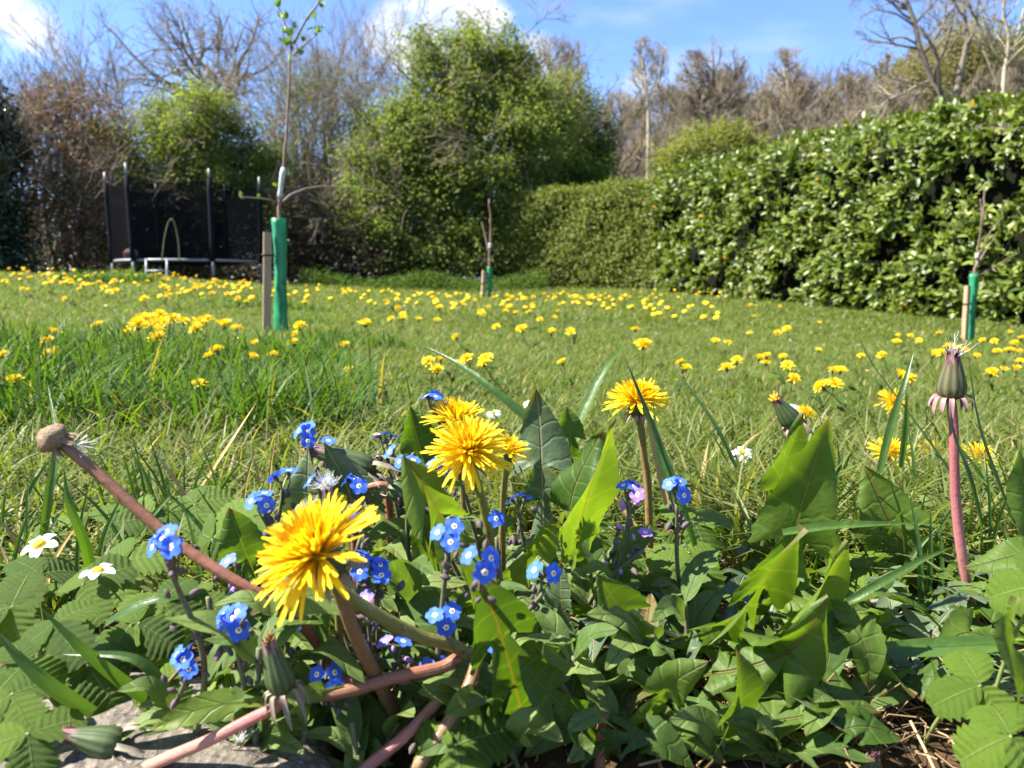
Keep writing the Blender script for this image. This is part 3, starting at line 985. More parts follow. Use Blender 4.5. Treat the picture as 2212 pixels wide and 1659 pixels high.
# laurel hedge on the right
lh_path, lh_top = [(6.9, .2), (5.6, 2.8), (4.30, 6.2), (3.25, 9.1), (2.22, 12.1)], [1.72, 1.76, 1.79, 1.93, 1.95]
lh = thing('laurel_hedge', 'long tall laurel hedge with big glossy leaves along the right side of the lawn', 'hedge', (4.2, 6.8, float(ground(4.2, 6.8))))
hedge_shade_core(lh, lh_path, lh_top, 1.1, .26)
rng = R0(9)
p, nn, s = hedge_surface(rng, 7200, lh_path, lh_top, 1.1, .06, 2.0)
gap = np.sin(s * 46 + 2.1 * np.sin(p[:, 2] * 4.3)) + np.sin(p[:, 2] * 6.1 + 3 * np.sin(s * 31)) + .8 * np.sin(s * 97 + p[:, 2] * 9)
kp = (gap > -1.15) | (p[:, 2] > 1.66) | (rng.random(len(p)) < .15)
p, nn, s = p[kp], nn[kp], s[kp]
end = np.stack([2.22 + rng.random(200) * 1.0, 12.15 + rng.random(200) * .25, .2 + rng.random(200) * 1.9], 1)
p, nn = np.vstack([p, end]), np.vstack([nn, np.broadcast_to(unit(np.array([-.2, 1, .2])), (200, 3))])
per = 6
n = len(p)
ax = unit(nn + rng.normal(0, .38, nn.shape) + np.array([0, 0, .18]))
q = np.repeat(p + rng.normal(0, .03, p.shape), per, 0)
axr = np.repeat(ax, per, 0)
a = np.tile(np.arange(per) * 2.4, n) + np.repeat(rng.random(n) * 6, per)
f_ = np.array([frame(z) for z in ax])
side = np.repeat(f_[:, :, 0], per, 0) * np.cos(a)[:, None] + np.repeat(f_[:, :, 1], per, 0) * np.sin(a)[:, None]
open_ = rng.uniform(.35, 1.1, n * per)[:, None]
xd = unit(axr * (1.0 - .3 * open_) + side * open_)
zd = unit(axr * .8 - side * .5 + np.array([0, 0, .5]) + rng.normal(0, .25, axr.shape))
yd = unit(np.cross(zd, xd))
zd = np.cross(xd, yd)
sz = rng.uniform(.05, .118, n * per)
A = np.stack([xd, yd, zd], 2) * sz[:, None, None]
stem_off = -axr * (rng.random(n * per)[:, None] * .12)
pos = q + stem_off
rn = np.clip(np.repeat(rng.random(n) * .55, per) + rng.random(n * per) * .4, 0, .95)
rn = np.where(rng.random(n * per) < .0022, .985, rn)
# the leaves that show largest are parts of their own
dirv = pos - CAM
dist = np.linalg.norm(dirv, axis=1)
inview = (np.abs(dirv[:, 0] / dirv[:, 1]) < .68) & (dirv[:, 1] > 2)
score = np.where(inview & (open_[:, 0] > .4), sz / dist * np.abs(np.einsum('ni,ni->n', zd, unit(dirv))), 0) * (rng.random(n * per) < .5)
best = np.argsort(-score)[:298]
mask = np.ones(n * per, bool)
mask[best] = False
g = Geo()
scatter(g, LAUREL_V, LAUREL_F, A[mask], pos[mask], rn[mask], LAUREL_UV)
g.build('foliage', MT['laurel'], lh, kind='stuff')
leaf_me = []
for v in (.15, .45, .7, .9, .985):
    g = Geo()
    g.add(LAUREL_V, LAUREL_F, LAUREL_UV, v)
    leaf_me.append(g.mesh('laurel_leaf', MT['laurel']))
for i in best:
    k = 4 if rn[i] > .98 else min(3, int(rn[i] * 4.2))
    m4 = np.eye(4)
    m4[:3, :3] = A[i]
    m4[:3, 3] = pos[i]
    inst('leaf', leaf_me[k], lh, m4)

# ------------------------------------------------------------------ trampoline
MT['steel'] = simple_mat('galvanised_steel', (.20, .21, .22), .55, .5, 30, .25, .6)
MT['foam'] = simple_mat('black_foam_sleeve', (.008, .009, .014), .8, .08, 30, .4)
MT['mat'] = simple_mat('jumping_mat', (.010, .012, .013), .8, .2, 30, .3)
m = Mat('safety_net')
tr_ = m.n('ShaderNodeBsdfTransparent')
mx = m.n('ShaderNodeMixShader')
mx.inputs[0].default_value = .66
m.b.inputs['Base Color'].default_value = (.007, .007, .008, 1)
m.b.inputs['Roughness'].default_value = .9
m.b.inputs['Specular IOR Level'].default_value = 0
m.l(tr_.outputs[0], mx.inputs[1])
m.l(m.b.outputs[0], mx.inputs[2])
m.l(mx.outputs[0], m.o.inputs[0])
MT['net'] = m.m
MT['tape'] = simple_mat('pale_binding', (.12, .12, .06), .7, .3, 30, .3)

TC = np.array([-5.13, 12.0, .27])
RING_R, RING_Z, NET_TOP = 1.05, .60, 1.78
tp = thing('trampoline', 'round trampoline with black net walls and sleeved poles at the far edge of the lawn', 'trampoline', TC)
g = Geo()
a = np.linspace(0, 2 * math.pi, 41)
ring = np.stack([TC[0] + RING_R * np.cos(a), TC[1] + RING_R * np.sin(a), np.full(41, RING_Z)], 1)
tubes(g, ring, np.full(41, .022), 8)
g.build('frame_ring', MT['steel'], tp)
g = Geo()
r_ = np.array([0, .4, .7, .9, 1.02])
v = np.stack([np.stack([TC[0] + r * np.cos(a[:-1]), TC[1] + r * np.sin(a[:-1]), np.full(40, RING_Z + .005 - .05 * (1 - (r / 1.02) ** 2))], 1) for r in r_])
g.add(v, grid_faces(5, 40, True))
g.build('jumping_mat', MT['mat'], tp)
ANG = np.radians([198, 250, 310, 8, 80, 137])
post = []
for i, th in enumerate(ANG):
    R_ = RING_R + .05
    b = np.array([TC[0] + R_ * math.cos(th), TC[1] + R_ * math.sin(th), 0])
    gz = float(ground(b[0], b[1]))
    top = NET_TOP + .16 + .03 * math.sin(i * 2.1)
    lean = np.array([.02 * math.cos(th), .02 * math.sin(th), 0])
    g = Geo()
    tubes(g, [b + (0, 0, gz - .03), b + (0, 0, RING_Z + .05)], [.023, .023], 8)
    tubes(g, [b + (0, 0, gz + .02), b + (.35 * math.sin(th), -.35 * math.cos(th), gz + .02)], [.02, .02], 6)
    g.build('leg', MT['steel'], tp)
    g = Geo()
    tubes(g, spline([b + (0, 0, RING_Z - .02), b + lean * .6 + (0, 0, 1.3), b + lean + (0, 0, NET_TOP)], 6), np.full(6, .034), 10)
    po = g.build('pole', MT['foam'], tp)
    g = Geo()
    tubes(g, [b + lean + (0, 0, NET_TOP - .02), b + lean * 1.2 + (0, 0, top)], [.017, .016], 8)
    g.build('pole_tip', MT['steel'], po)
    post.append(b + lean)
for i in range(6):
    p0, p1 = post[i], post[(i + 1) % 6]
    nu, nv = 9, 7
    V, rng2 = [], R0(i)
    for u in np.linspace(0, 1, nu):
        for w in np.linspace(0, 1, nv):
            q = p0 * (1 - u) + p1 * u
            inw = (TC - q) * np.array([1, 1, 0]) * .10 * math.sin(math.pi * u) * (1 - .3 * w)
            z = RING_Z + (NET_TOP - RING_Z - .07 * math.sin(math.pi * u)) * w
            V.append((q[0] + inw[0], q[1] + inw[1], z))
    g = Geo()
    g.add(V, grid_faces(nu, nv))
    g.build('net_panel', MT['net'], tp)
g = Geo()
tubes(g, spline([P(350, 562, 10.9), P(356, 510, 10.9), P(366, 476, 10.88), P(376, 480, 10.88), P(385, 520, 10.9), P(388, 562, 10.9)], 24), np.full(24, .008), 6)
g.build('entrance_hem', MT['tape'], tp)

lb = P(338, 612, 10.75)
lb[2] = float(ground(lb[0], lb[1]))
ld = thing('ladder', 'short pale metal ladder leaning on the front rim of the trampoline', 'ladder', lb)
for xx_ in (316, 361):
    g = Geo()
    q = P(xx_, 612, 10.7)
    q[2] = float(ground(q[0], q[1])) - .02
    tubes(g, spline([q, P(xx_, 590, 10.72), P(xx_, 560, 10.82)], 5), np.full(5, .018), 8)
    g.build('rail', MT['steel'], ld)
for yy_ in (585, 608):
    g = Geo()
    tubes(g, [P(314, yy_, 10.73), P(363, yy_, 10.73)], [.014, .014], 8)
    g.build('rung', MT['steel'], ld)

MT['ball_white'] = simple_mat('ball_white', (.45, .40, .38), .6, .4, 20, .1)
MT['ball_red'] = simple_mat('ball_red', (.35, .04, .035), .45, .4, 20, .1)
bc = np.array([TC[0] - .86, TC[1] - .12, RING_Z + .10])
g = Geo()
nb, ns = 18, 28
th, ph_ = np.meshgrid(np.linspace(.02, math.pi - .02, nb), np.arange(ns) * 2 * math.pi / ns, indexing='ij')
v = np.stack([np.sin(th) * np.cos(ph_), np.sin(th) * np.sin(ph_), np.cos(th)], -1).reshape(-1, 3)
f = grid_faces(nb, ns, True)
cen = v[f].mean(1)
band = (np.abs(cen @ unit(np.array([.3, -.2, 1])) - .15 - .25 * np.sin(3 * np.arctan2(cen[:, 1], cen[:, 0]))) < .26)
g.add(v * .115 + bc, f, mat=band.astype(int))
ball = g.build('ball', [MT['ball_white'], MT['ball_red']], origin=bc)
tag(ball, 'red and white football lying on the trampoline behind the net', 'ball')

# ------------------------------------------------------------------ young trees with guards and stakes
m = Mat('tree_guard_plastic')
nz, nz2 = m.noise(26, 5), m.noise(9, 3)
c = m.mix(m.math('MULTIPLY', m.math('SUBTRACT', nz2, .3), 2.2, clamp=True), (.018, .21, .095), (.055, .44, .20))
c = m.mix(m.math('MULTIPLY', m.math('SUBTRACT', nz, .56), 5.0, clamp=True), c, (.03, .05, .035))
m.bump(nz, .004, .5)
MT['guard'] = m.finish(c, .35, .5, .35, (1.1, 1.2, 1.1))
m = Mat('stake_wood')
wv = m.n('ShaderNodeTexWave', wave_type='BANDS', bands_direction='X')
wv.inputs['Scale'].default_value = 60
wv.inputs['Distortion'].default_value = 6
tc = m.n('ShaderNodeTexCoord')
mp = m.n('ShaderNodeMapping')
mp.inputs['Scale'].default_value = (1, 1, .08)
m.l(tc.outputs['Object'], mp.inputs[0])
m.l(mp.outputs[0], wv.inputs['Vector'])
c = m.ramp(wv.outputs['Fac'], [(0, (.24, .165, .095)), (1, (.42, .31, .19))])
m.bump(wv.outputs['Fac'], .001)
MT['stake'] = m.finish(c, .8, .2)
MT['rubber'] = simple_mat('black_rubber', (.015, .015, .015), .6, .3, 40, .3)
MT['sapling_bark'] = simple_mat('sapling_bark', (.19, .125, .10), .6, .35, 40, .4)
MT['tape_white'] = simple_mat('grafting_tape', (.42, .42, .41), .5, .5, 60, .35)
MT['young_leaf'] = foliage_mat('young_leaf', [(0, (.10, .19, .035)), (1, (.19, .28, .07))], .45, .4, .4, obj=0)


def sapling(where, d, foot, paths, rads, guard, gw, stake, sw, tie_y, tape, leaves, seed, lab_tree, lab_guard, lab_stake, net=False):
    rng = R0(seed)
    gz = lambda q: np.array([q[0], q[1], float(ground(q[0], q[1]))])
    b = gz(P(*foot, d))
    t = thing('young_tree', lab_tree, 'young tree', b)
    full = [b - (0, 0, .02)] + [P(x, y, d) for x, y in paths[0]]
    g = Geo()
    s_ = spline(full, 26)
    tubes(g, s_ + rng.normal(0, rads[0] * .25, s_.shape), np.linspace(rads[0], rads[0] * .35, 26), 9)
    g.build('trunk', MT['sapling_bark'], t)
    for p_, r in zip(paths[1:], rads[1:]):
        g = Geo()
        k = 14
        q = spline([P(x, y, d + dd) for x, y, dd in p_], k)
        tubes(g, q + rng.normal(0, r * .3, q.shape) * np.linspace(0, 1, k)[:, None], np.linspace(r, r * .5, k), 7)
        g.build('branch', MT['sapling_bark'], t)
    if tape:
        g = Geo()
        q = spline([P(x, y, d - .004) for x, y in tape], 8)
        tubes(g, q, rads[0] * np.array([1.0, 1.12, 1.05, 1.1, 1.05, 1.25, 1.4, 1.0]), 9)
        g.build('grafting_tape', MT['tape_white'], t)
    # small leaf clusters
    for (x, y, n, s) in leaves:
        g = Geo()
        c = P(x, y, d)
        dirs = unit(rng.normal(0, .5, (n, 3)) + np.array([0, 0, .9]))
        z = unit(np.cross(dirs, rng.normal(0, 1, (n, 3))))
        A = np.stack([dirs, np.cross(z, dirs), z], 2) * (s * rng.uniform(.7, 1.2, n))[:, None, None]
        lv2 = LAUREL_V * np.array([1, 1.2, 1])
        scatter(g, lv2, LAUREL_F, A, np.broadcast_to(c, (n, 3)), rng.random(n), LAUREL_UV)
        g.build('leaf_cluster', MT['young_leaf'], t, kind='stuff')
    # guard: an open plastic tube, crumpled
    gp = [gz(P(*guard[-1], d)) - (0, 0, .01) if i == 0 else P(x, y, d) for i, (x, y) in enumerate(guard[::-1])]
    k = 22
    q = spline(gp, k)
    r = px(gw, d) / 2
    ang = np.arange(20) * 2 * math.pi / 20
    crump = 1 + .16 * np.sin(ang[None] * 2 + np.linspace(0, 4, k)[:, None] + seed) + rng.normal(0, .045, (k, 20))
    v = q[:, None] + r * crump[..., None] * np.stack([np.cos(ang), np.sin(ang), np.zeros(20)], 1)[None]
    v2 = q[:, None] + (r * crump[..., None] - .0015) * np.stack([np.cos(ang), np.sin(ang), np.zeros(20)], 1)[None]
    g = Geo()
    f = grid_faces(k, 20, True)
    g.add(v, f)
    g.add(v2, f[:, ::-1])
    top = (k - 1) * 20
    rim = np.stack([top + np.arange(20), top + (np.arange(20) + 1) % 20, top + (np.arange(20) + 1) % 20 + k * 20, top + np.arange(20) + k * 20], 1)
    g.F.append(rim)
    g.M.append(np.zeros(20, int))
    go = g.build('tree_guard', MT['guard'], origin=q[0])
    tag(go, lab_guard, 'tree guard')
    # stake
    x0, y0, x1, y1 = stake
    b = gz(P(x1, y1, d - .05))
    tp_ = P(x0, y0, d - .05)
    st = thing('wooden_stake', lab_stake, 'stake', b)
    w = px(sw, d)
    g = Geo()
    zax = unit(tp_ - b)
    fr = frame(zax, (1, .35, 0))
    v, nseg = [], 7
    for i in range(nseg):
        f_ = i / (nseg - 1)
        c = (b - zax * .04) * (1 - f_) + tp_ * f_
        ww = w / 2 * (1 + rng.normal(0, .02))
        for (sx, sy) in ((-1, -.82), (-.82, -1), (.82, -1), (1, -.82), (1, .82), (.82, 1), (-.82, 1), (-1, .82)):
            v.append(c + fr @ np.array([sx * ww, sy * ww, 0]))
    g.add(v, grid_faces(nseg, 8, True))
    g.F.append((np.arange(8) + (nseg - 1) * 8)[None])
    g.M.append(np.zeros(1, int))
    g.build('post', MT['stake'], st, smooth=False)
    g = Geo()
    tc_ = b + (tp_ - b) * ((b[2] - P(0, tie_y, d)[2]) / (b[2] - tp_[2]))
    gc = q[np.argmin(np.abs(q[:, 2] - tc_[2]))]
    pts = []
    for a_ in np.linspace(0, 2 * math.pi, 21):
        pts.append(tc_ + fr @ np.array([w * .62 * math.copysign(abs(math.cos(a_)) ** .6, math.cos(a_)), w * .62 * math.copysign(abs(math.sin(a_)) ** .6, math.sin(a_)), 0]))
    tubes(g, np.array(pts), np.full(21, w * .12), 6)
    tubes(g, np.array([tc_ + (w * .5, -w * .3, 0), gc + (-r * .9, -r * .5, .0), gc + (r * .2, -r * 1.08, -.004)]), np.full(3, w * .12), 6)
    g.build('tie', MT['rubber'], st)


sapling('left', 3.0, (606, 735),
        [[(604, 470), (604, 440), (612, 360), (622, 250), (628, 110), (634, 90)], [(632, 105, 0), (615, 50, .02), (596, 0, .03), (585, -60, .03)], [(634, 95, 0), (660, 45, -.02), (692, 0, -.03), (705, -50, -.03)],
         [(606, 440, 0), (640, 415, .05), (700, 403, .12), (766, 413, .2)], [(606, 440, 0), (575, 430, -.05), (520, 426, -.1)], [(634, 120, 0), (672, 85, .03), (690, 70, .05)]],
        [.0085, .005, .005, .0055, .004, .003], [(603, 472), (606, 560), (606, 650), (607, 735)], 29, (578, 502, 577, 742), 17, 552,
        [(604, 428), (607, 400), (613, 362)], [(597, 3, 4, .03), (604, 40, 4, .035), (617, 42, 3, .03), (620, 100, 5, .04), (628, 78, 4, .035), (690, 15, 4, .035), (681, 40, 3, .03), (670, 62, 3, .03), (655, 90, 3, .03), (692, 70, 4, .03), (520, 428, 5, .03), (558, 430, 3, .02), (600, 402, 3, .022), (768, 408, 3, .025), (741, 405, 2, .02), (620, 375, 2, .022), (652, 120, 3, .03), (610, 70, 4, .03), (601, 15, 4, .03), (638, 60, 3, .03), (665, 45, 3, .03), (697, 2, 3, .03), (626, 130, 3, .03), (684, 78, 3, .028), (698, 62, 2, .03), (612, 95, 3, .026)], 71,
        'tall young tree with white grafting tape and opening leaves, nearest of three', 'bright green plastic tree guard round the nearest young tree', 'squared wooden stake tied beside the nearest green tree guard')
sapling('far', 11.3, (1057, 645),
        [[(1057, 577), (1057, 545), (1060, 500), (1057, 430)], [(1056, 545, 0), (1048, 510, .03), (1041, 478, .05)], [(1058, 560, 0), (1072, 545, .0), (1078, 530, 0)], [(1056, 570, 0), (1036, 555, 0), (1028, 545, 0)]],
        [.022, .014, .007, .007], [(1058, 577), (1059, 610), (1057, 645)], 11, (1046, 584, 1043, 645), 8, 612, [(1058, 536), (1059, 526)], [(1058, 480, 2, .05), (1064, 528, 2, .05), (1034, 553, 2, .04)], 72,
        'small bare young tree farthest down the lawn in front of the hawthorn', 'dark green tree guard round the farthest young tree', 'short wooden stake beside the farthest tree guard')
sapling('right', 5.3, (2096, 738),
        [[(2106, 595), (2112, 560), (2116, 520), (2124, 450), (2126, 404)], [(2112, 570, 0), (2130, 540, .05), (2150, 510, .05)], [(2114, 550, 0), (2140, 500, -.04), (2165, 470, -.04)], [(2108, 600, 0), (2150, 575, .05), (2200, 545, .05)], [(2113, 540, 0), (2120, 470, -.03), (2118, 430, -.03)]],
        [.012, .006, .005, .005, .006], [(2104, 592), (2102, 640), (2098, 690), (2095, 738)], 17, (2090, 617, 2083, 740), 10, 656, [(2110, 557), (2112, 548)], [(2126, 404, 2, .03), (2150, 508, 2, .03), (2146, 530, 2, .03), (2198, 548, 2, .03)], 73,
        'thin bare young tree at the right in front of the laurel hedge', 'green mesh tree guard round the right-hand young tree', 'wooden stake tied to the right-hand tree guard')

# ------------------------------------------------------------------ soil and stone in the bed at the lawn edge
MAT_ = MT
th = np.linspace(0, 2 * math.pi, 49)[:-1]
rr_ = np.linspace(0, 1, 14)
rng = R0(2)
wob = 1 + .10 * np.sin(th * 3 + 1) + .07 * np.sin(th * 7)
bx = .08 + np.outer(rr_, np.cos(th) * wob) * .62
by = .16 + np.outer(rr_, np.sin(th) * wob) * .40
g = Geo()
g.add(np.stack([bx, by, ground(bx, by) + .004 + .004 * np.sin(bx * 60) * np.sin(by * 70) * (1 - np.linspace(0, 1, 14)[:, None] ** 4)], -1), grid_faces(14, 48, True))
g.build('soil', MT['soil'], origin=(0, 0, 0), kind='structure')

# rounded paving stone, lower left: outline in metres, domed top
n = 40
ou = np.array([(math.cos(a), math.sin(a)) for a in np.arange(n) * 2 * math.pi / n])
ou = np.sign(ou) * np.abs(ou) ** .62 * np.array([.080, .085])
ou[:, 1] += -.010 * np.sin(ou[:, 0] * 22) + rng.normal(0, .0018, n)
ou[:, 0] += rng.normal(0, .0015, n)
sc = np.array([-.150, .258])
rings = [(.0, .030), (.3, .0305), (.55, .030), (.75, .0285), (.88, .0255), (.96, .020), (1.0, .012), (1.0, -.02)]
g = Geo()
v = np.stack([np.concatenate([ou * k + sc, np.full((n, 1), z) + .0012 * np.sin(ou[:, :1] * 90 * k + k * 5) * (k < .9)], 1) for k, z in rings])
g.add(v, grid_faces(len(rings), n, True))
st_ = g.build('paving_stone', MT['stone'], origin=(sc[0], sc[1], 0))
tag(st_, 'weathered brown paving stone at the bottom left, mostly under the plants', 'stone')

# ------------------------------------------------------------------ grass
def grass(rng, x, y, h, w, lean, mat, name, rows=4, tone=None, zoff=0.0):
    n = len(x)
    z = ground(x, y) - .003 + zoff
    az = rng.random(n) * 2 * math.pi
    dx, dy = np.cos(az), np.sin(az)
    fa = az + rng.normal(math.pi / 2, .5, n)
    sx, sy = np.cos(fa), np.sin(fa)
    t = np.linspace(0, 1, rows)
    L = lean * h
    k = rng.uniform(1.5, 2.6, n)
    cx = x[:, None] + dx[:, None] * L[:, None] * t[None] ** k[:, None]
    cy = y[:, None] + dy[:, None] * L[:, None] * t[None] ** k[:, None]
    cz = z[:, None] + h[:, None] * (t[None] - .35 * np.minimum(lean, 1.2)[:, None] * t[None] ** 2.2)
    wd = w[:, None] * np.array([.7, 1.0, .8, .5, .3])[:rows - 1][None] * .5
    V = np.zeros((n, 2 * (rows - 1) + 1, 3))
    for i in range(rows - 1):
        for j, s in enumerate((-1, 1)):
            V[:, 2 * i + j, 0] = cx[:, i] + s * sx * wd[:, i]
            V[:, 2 * i + j, 1] = cy[:, i] + s * sy * wd[:, i]
            V[:, 2 * i + j, 2] = cz[:, i]
    V[:, -1] = np.stack([cx[:, -1], cy[:, -1], cz[:, -1]], 1)
    kv = V.shape[1]
    quads = np.array([(2 * i, 2 * i + 1, 2 * i + 3, 2 * i + 2) for i in range(rows - 2)]).reshape(-1, 4)
    tri = np.array([(kv - 3, kv - 2, kv - 1)])
    off = (np.arange(n) * kv)[:, None, None]
    g = Geo()
    r = np.clip(rng.beta(2.0, 2.3, n), 0, 1) if tone is None else tone
    uv = np.zeros((n, kv, 2))
    uv[:, 0:-1:2, 0] = 0
    uv[:, 1:-1:2, 0] = 1
    uv[:, -1] = (.5, 1)
    uv[:, :-1, 1] = np.repeat(t[:-1], 2)[None]
    g.add(V.reshape(-1, 3), (quads[None] + off).reshape(-1, 4), uv.reshape(-1, 2), np.repeat(r, kv))
    g.F.append((tri[None] + off).reshape(-1, 3))
    g.M.append(np.zeros(n, int))
    return g


def wedge(rng, n, d0, d1, half, p=1.0):
    """Random lawn points between two distances, a little wider than the view."""
    d = np.sqrt(rng.random(n) * (d1 ** 2 - d0 ** 2) + d0 ** 2)
    return rng.uniform(-1, 1, n) * (half * d + .15), d


def off_hedge(x, y):
    lim = np.interp(y, [2.8, 6.2, 9.1, 12.1, 13.1], [5.6, 4.35, 3.3, 2.3, 1.3])
    return (x < lim + .05) & (y < 13.9)


def patch(x, y):
    return .5 + .25 * np.sin(x * 2.1 + 1.3 * np.sin(y * 1.7)) + .25 * np.sin(y * 2.9 + 1.1 * np.sin(x * 3.3 + 2))


rng = R0(11)
for (n, d0, d1, hl, h0, h1, w0, rows) in [(42000, .62, 1.3, .78, .020, .052, .0022, 4), (90000, 1.3, 2.6, .76, .018, .048, .0024, 4), (100000, 2.6, 5.0, .74, .02, .052, .0033, 3), (76000, 5.0, 9.0, .73, .025, .07, .0075, 3), (46000, 9.0, 13.9, .72, .03, .09, .013, 3)]:
    x, d = wedge(rng, n, d0, d1, hl)
    ok = off_hedge(x, d)
    x, d = x[ok], d[ok]
    pt = patch(x, d)
    h = (h0 + (h1 - h0) * rng.random(len(x)) ** 1.5) * (.75 + .6 * pt)
    tone = np.clip(rng.beta(2, 2.4, len(x)) * .85 + .18 * (1 - pt), 0, .92)
    tone = np.where(rng.random(len(x)) < .05, rng.uniform(.92, 1, len(x)), tone)
    g = grass(rng, x, d, h, np.full(len(x), w0) * rng.uniform(.7, 1.3, len(x)), rng.uniform(.3, 1.5, len(x)), None, '', rows, tone)
    g.build('lawn_grass', MT['grass'], origin=(0, d0, 0), kind='stuff')

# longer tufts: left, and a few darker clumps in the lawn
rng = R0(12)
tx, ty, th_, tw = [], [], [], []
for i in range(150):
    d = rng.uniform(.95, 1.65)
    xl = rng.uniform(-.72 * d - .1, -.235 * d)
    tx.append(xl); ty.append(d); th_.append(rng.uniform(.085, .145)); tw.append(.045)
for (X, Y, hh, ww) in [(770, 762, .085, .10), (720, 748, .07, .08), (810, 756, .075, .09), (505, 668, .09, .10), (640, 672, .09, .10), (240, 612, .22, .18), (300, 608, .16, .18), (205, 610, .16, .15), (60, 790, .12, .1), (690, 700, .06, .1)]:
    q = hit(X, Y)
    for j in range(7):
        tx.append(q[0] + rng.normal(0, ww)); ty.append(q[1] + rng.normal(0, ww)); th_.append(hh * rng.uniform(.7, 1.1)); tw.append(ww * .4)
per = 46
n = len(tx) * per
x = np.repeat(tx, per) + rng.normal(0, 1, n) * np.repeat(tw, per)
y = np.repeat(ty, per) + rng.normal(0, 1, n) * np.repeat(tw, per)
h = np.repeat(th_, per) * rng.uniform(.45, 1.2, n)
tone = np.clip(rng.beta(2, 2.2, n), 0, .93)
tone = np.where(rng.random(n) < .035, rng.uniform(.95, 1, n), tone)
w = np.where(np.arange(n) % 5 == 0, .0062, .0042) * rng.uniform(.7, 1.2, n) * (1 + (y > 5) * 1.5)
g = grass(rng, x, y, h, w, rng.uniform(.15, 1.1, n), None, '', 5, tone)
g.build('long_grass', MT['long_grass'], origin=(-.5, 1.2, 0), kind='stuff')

# medium grass between the flower bed and the lawn, and through the bed
rng = R0(13)
x = np.concatenate([rng.uniform(-.66, -.06, 6500), rng.uniform(-.05, .75, 3600), rng.uniform(.16, .64, 2600)])
y = np.concatenate([rng.uniform(.42, 1.05, 6500), rng.uniform(.58, 1.0, 3600), rng.uniform(.47, .68, 2600)])
n = len(x)
h = rng.uniform(.035, .09, n) * np.where((x > .15) & (y < .66), 1.2, 1.0)
tone = np.clip(rng.beta(2, 1.8, n), 0, .93)
tone = np.where(rng.random(n) < .07, rng.uniform(.94, 1, n), tone)
g = grass(rng, x, y, h, rng.uniform(.0024, .0052, n), rng.uniform(.25, 1.5, n), None, '', 5, tone)
g.build('coarse_grass', MT['grass'], origin=(0, .7, 0), kind='stuff')

# dry straw and cut grass lying on the soil
rng = R0(14)
n = 5200
x, y = rng.uniform(-.45, .62, n), rng.uniform(.22, .72, n)
az = rng.random(n) * 6.3
L = rng.uniform(.008, .03, n)
p0 = np.stack([x, y, ground(x, y) + rng.uniform(.003, .012, n)], 1)
dv = np.stack([np.cos(az), np.sin(az), rng.normal(0, .22, n)], 1)
bend = rng.normal(0, .2, (n, 3))
pts = np.stack([p0, p0 + dv * L[:, None] * .5 + bend * L[:, None] * .4, p0 + dv * L[:, None]], 1)
pts[..., 2] = np.maximum(pts[..., 2], .003)
g = Geo()
tubes(g, pts, np.full((n, 3), 1) * rng.uniform(.0003, .0008, n)[:, None], 3, rng.random(n))
g.build('dry_straw', MT['straw'], origin=(.1, .45, 0), kind='stuff')

n = 3600                               # thatch of dead cut grass on the bare patch, lower right
x, y = rng.normal(.125, .030, n), rng.normal(.338, .018, n)
az = rng.random(n) * 6.3
L = rng.uniform(.005, .018, n)
p0 = np.stack([x, y, ground(x, y) + rng.uniform(.004, .016, n)], 1)
dv = np.stack([np.cos(az), np.sin(az), rng.normal(.15, .45, n)], 1)
pts = np.stack([p0, p0 + dv * L[:, None] * .5 + rng.normal(0, .2, (n, 3)) * L[:, None] * .5, p0 + dv * L[:, None]], 1)
pts[..., 2] = np.maximum(pts[..., 2], .003)
g = Geo()
tubes(g, pts, np.full((n, 3), 1) * rng.uniform(.0002, .0005, n)[:, None], 3, rng.random(n) * .75)
g.build('dead_grass_thatch', MT['straw'], origin=(.13, .31, 0), kind='stuff')

# ------------------------------------------------------------------ plant parts
MT['floret'] = None
m = Mat('dandelion_floret')
u, v = m.uv()
r = m.rnd(.25)
c = m.ramp(m.math('ADD', m.math('MULTIPLY', r, .75), m.math('MULTIPLY', m.math('SUBTRACT', 1.0, v), .22)), [(0, (.86, .68, .02)), (.5, (.86, .60, .012)), (1, (.84, .44, .008))])
m.bump(m.math('PINGPONG', m.math('MULTIPLY', u, 5.0), .5), .0004, .5)
MT['floret'] = m.finish(c, .5, .3, .35, (1.05, 1.0, .7))
MT['far_head'] = foliage_mat('dandelion_yellow', [(0, (.86, .70, .03)), (.6, (.86, .62, .016)), (1, (.84, .52, .012))], .6, .2, .3, (1.05, 1, .7), obj=.4)
MT['calyx'] = simple_mat('calyx', (.045, .07, .025), .6, .3, 200, .5)
MT['bract'] = simple_mat('bract', (.20, .17, .12), .6, .3, 260, .45)
MT['bract_pink'] = simple_mat('bract_pink', (.25, .14, .13), .55, .35, 260, .35)
m = Mat('bud_green')
u, v = m.uv()
stripe = m.math('PINGPONG', m.math('MULTIPLY', u, 11.0), .5)
c = m.mix(m.math('MULTIPLY', stripe, 1.7, clamp=True), (.035, .062, .02), (.10, .13, .045))
c = m.mix(m.math('GREATER_THAN', m.math('ADD', v, m.math('MULTIPLY', m.noise(300), .2)), .93), c, (.10, .035, .04))
MT['bud'] = m.finish(c, .5, .4, .1)
m = Mat('bud_withered')
u, v = m.uv()
stripe = m.math('PINGPONG', m.math('MULTIPLY', u, 11.0), .5)
c = m.mix(m.math('MULTIPLY', stripe, 1.7, clamp=True), (.05, .05, .025), (.15, .15, .065))
c = m.mix(m.math('MULTIPLY', m.math('SUBTRACT', m.math('ADD', v, m.math('MULTIPLY', m.noise(300), .5)), .75), 2.5, clamp=True), c, (.12, .055, .05))
MT['bud_old'] = m.finish(c, .6, .3, .1)
MT['brown_tuft'] = simple_mat('withered_florets', (.22, .12, .04), .7, .2, 300, .5)
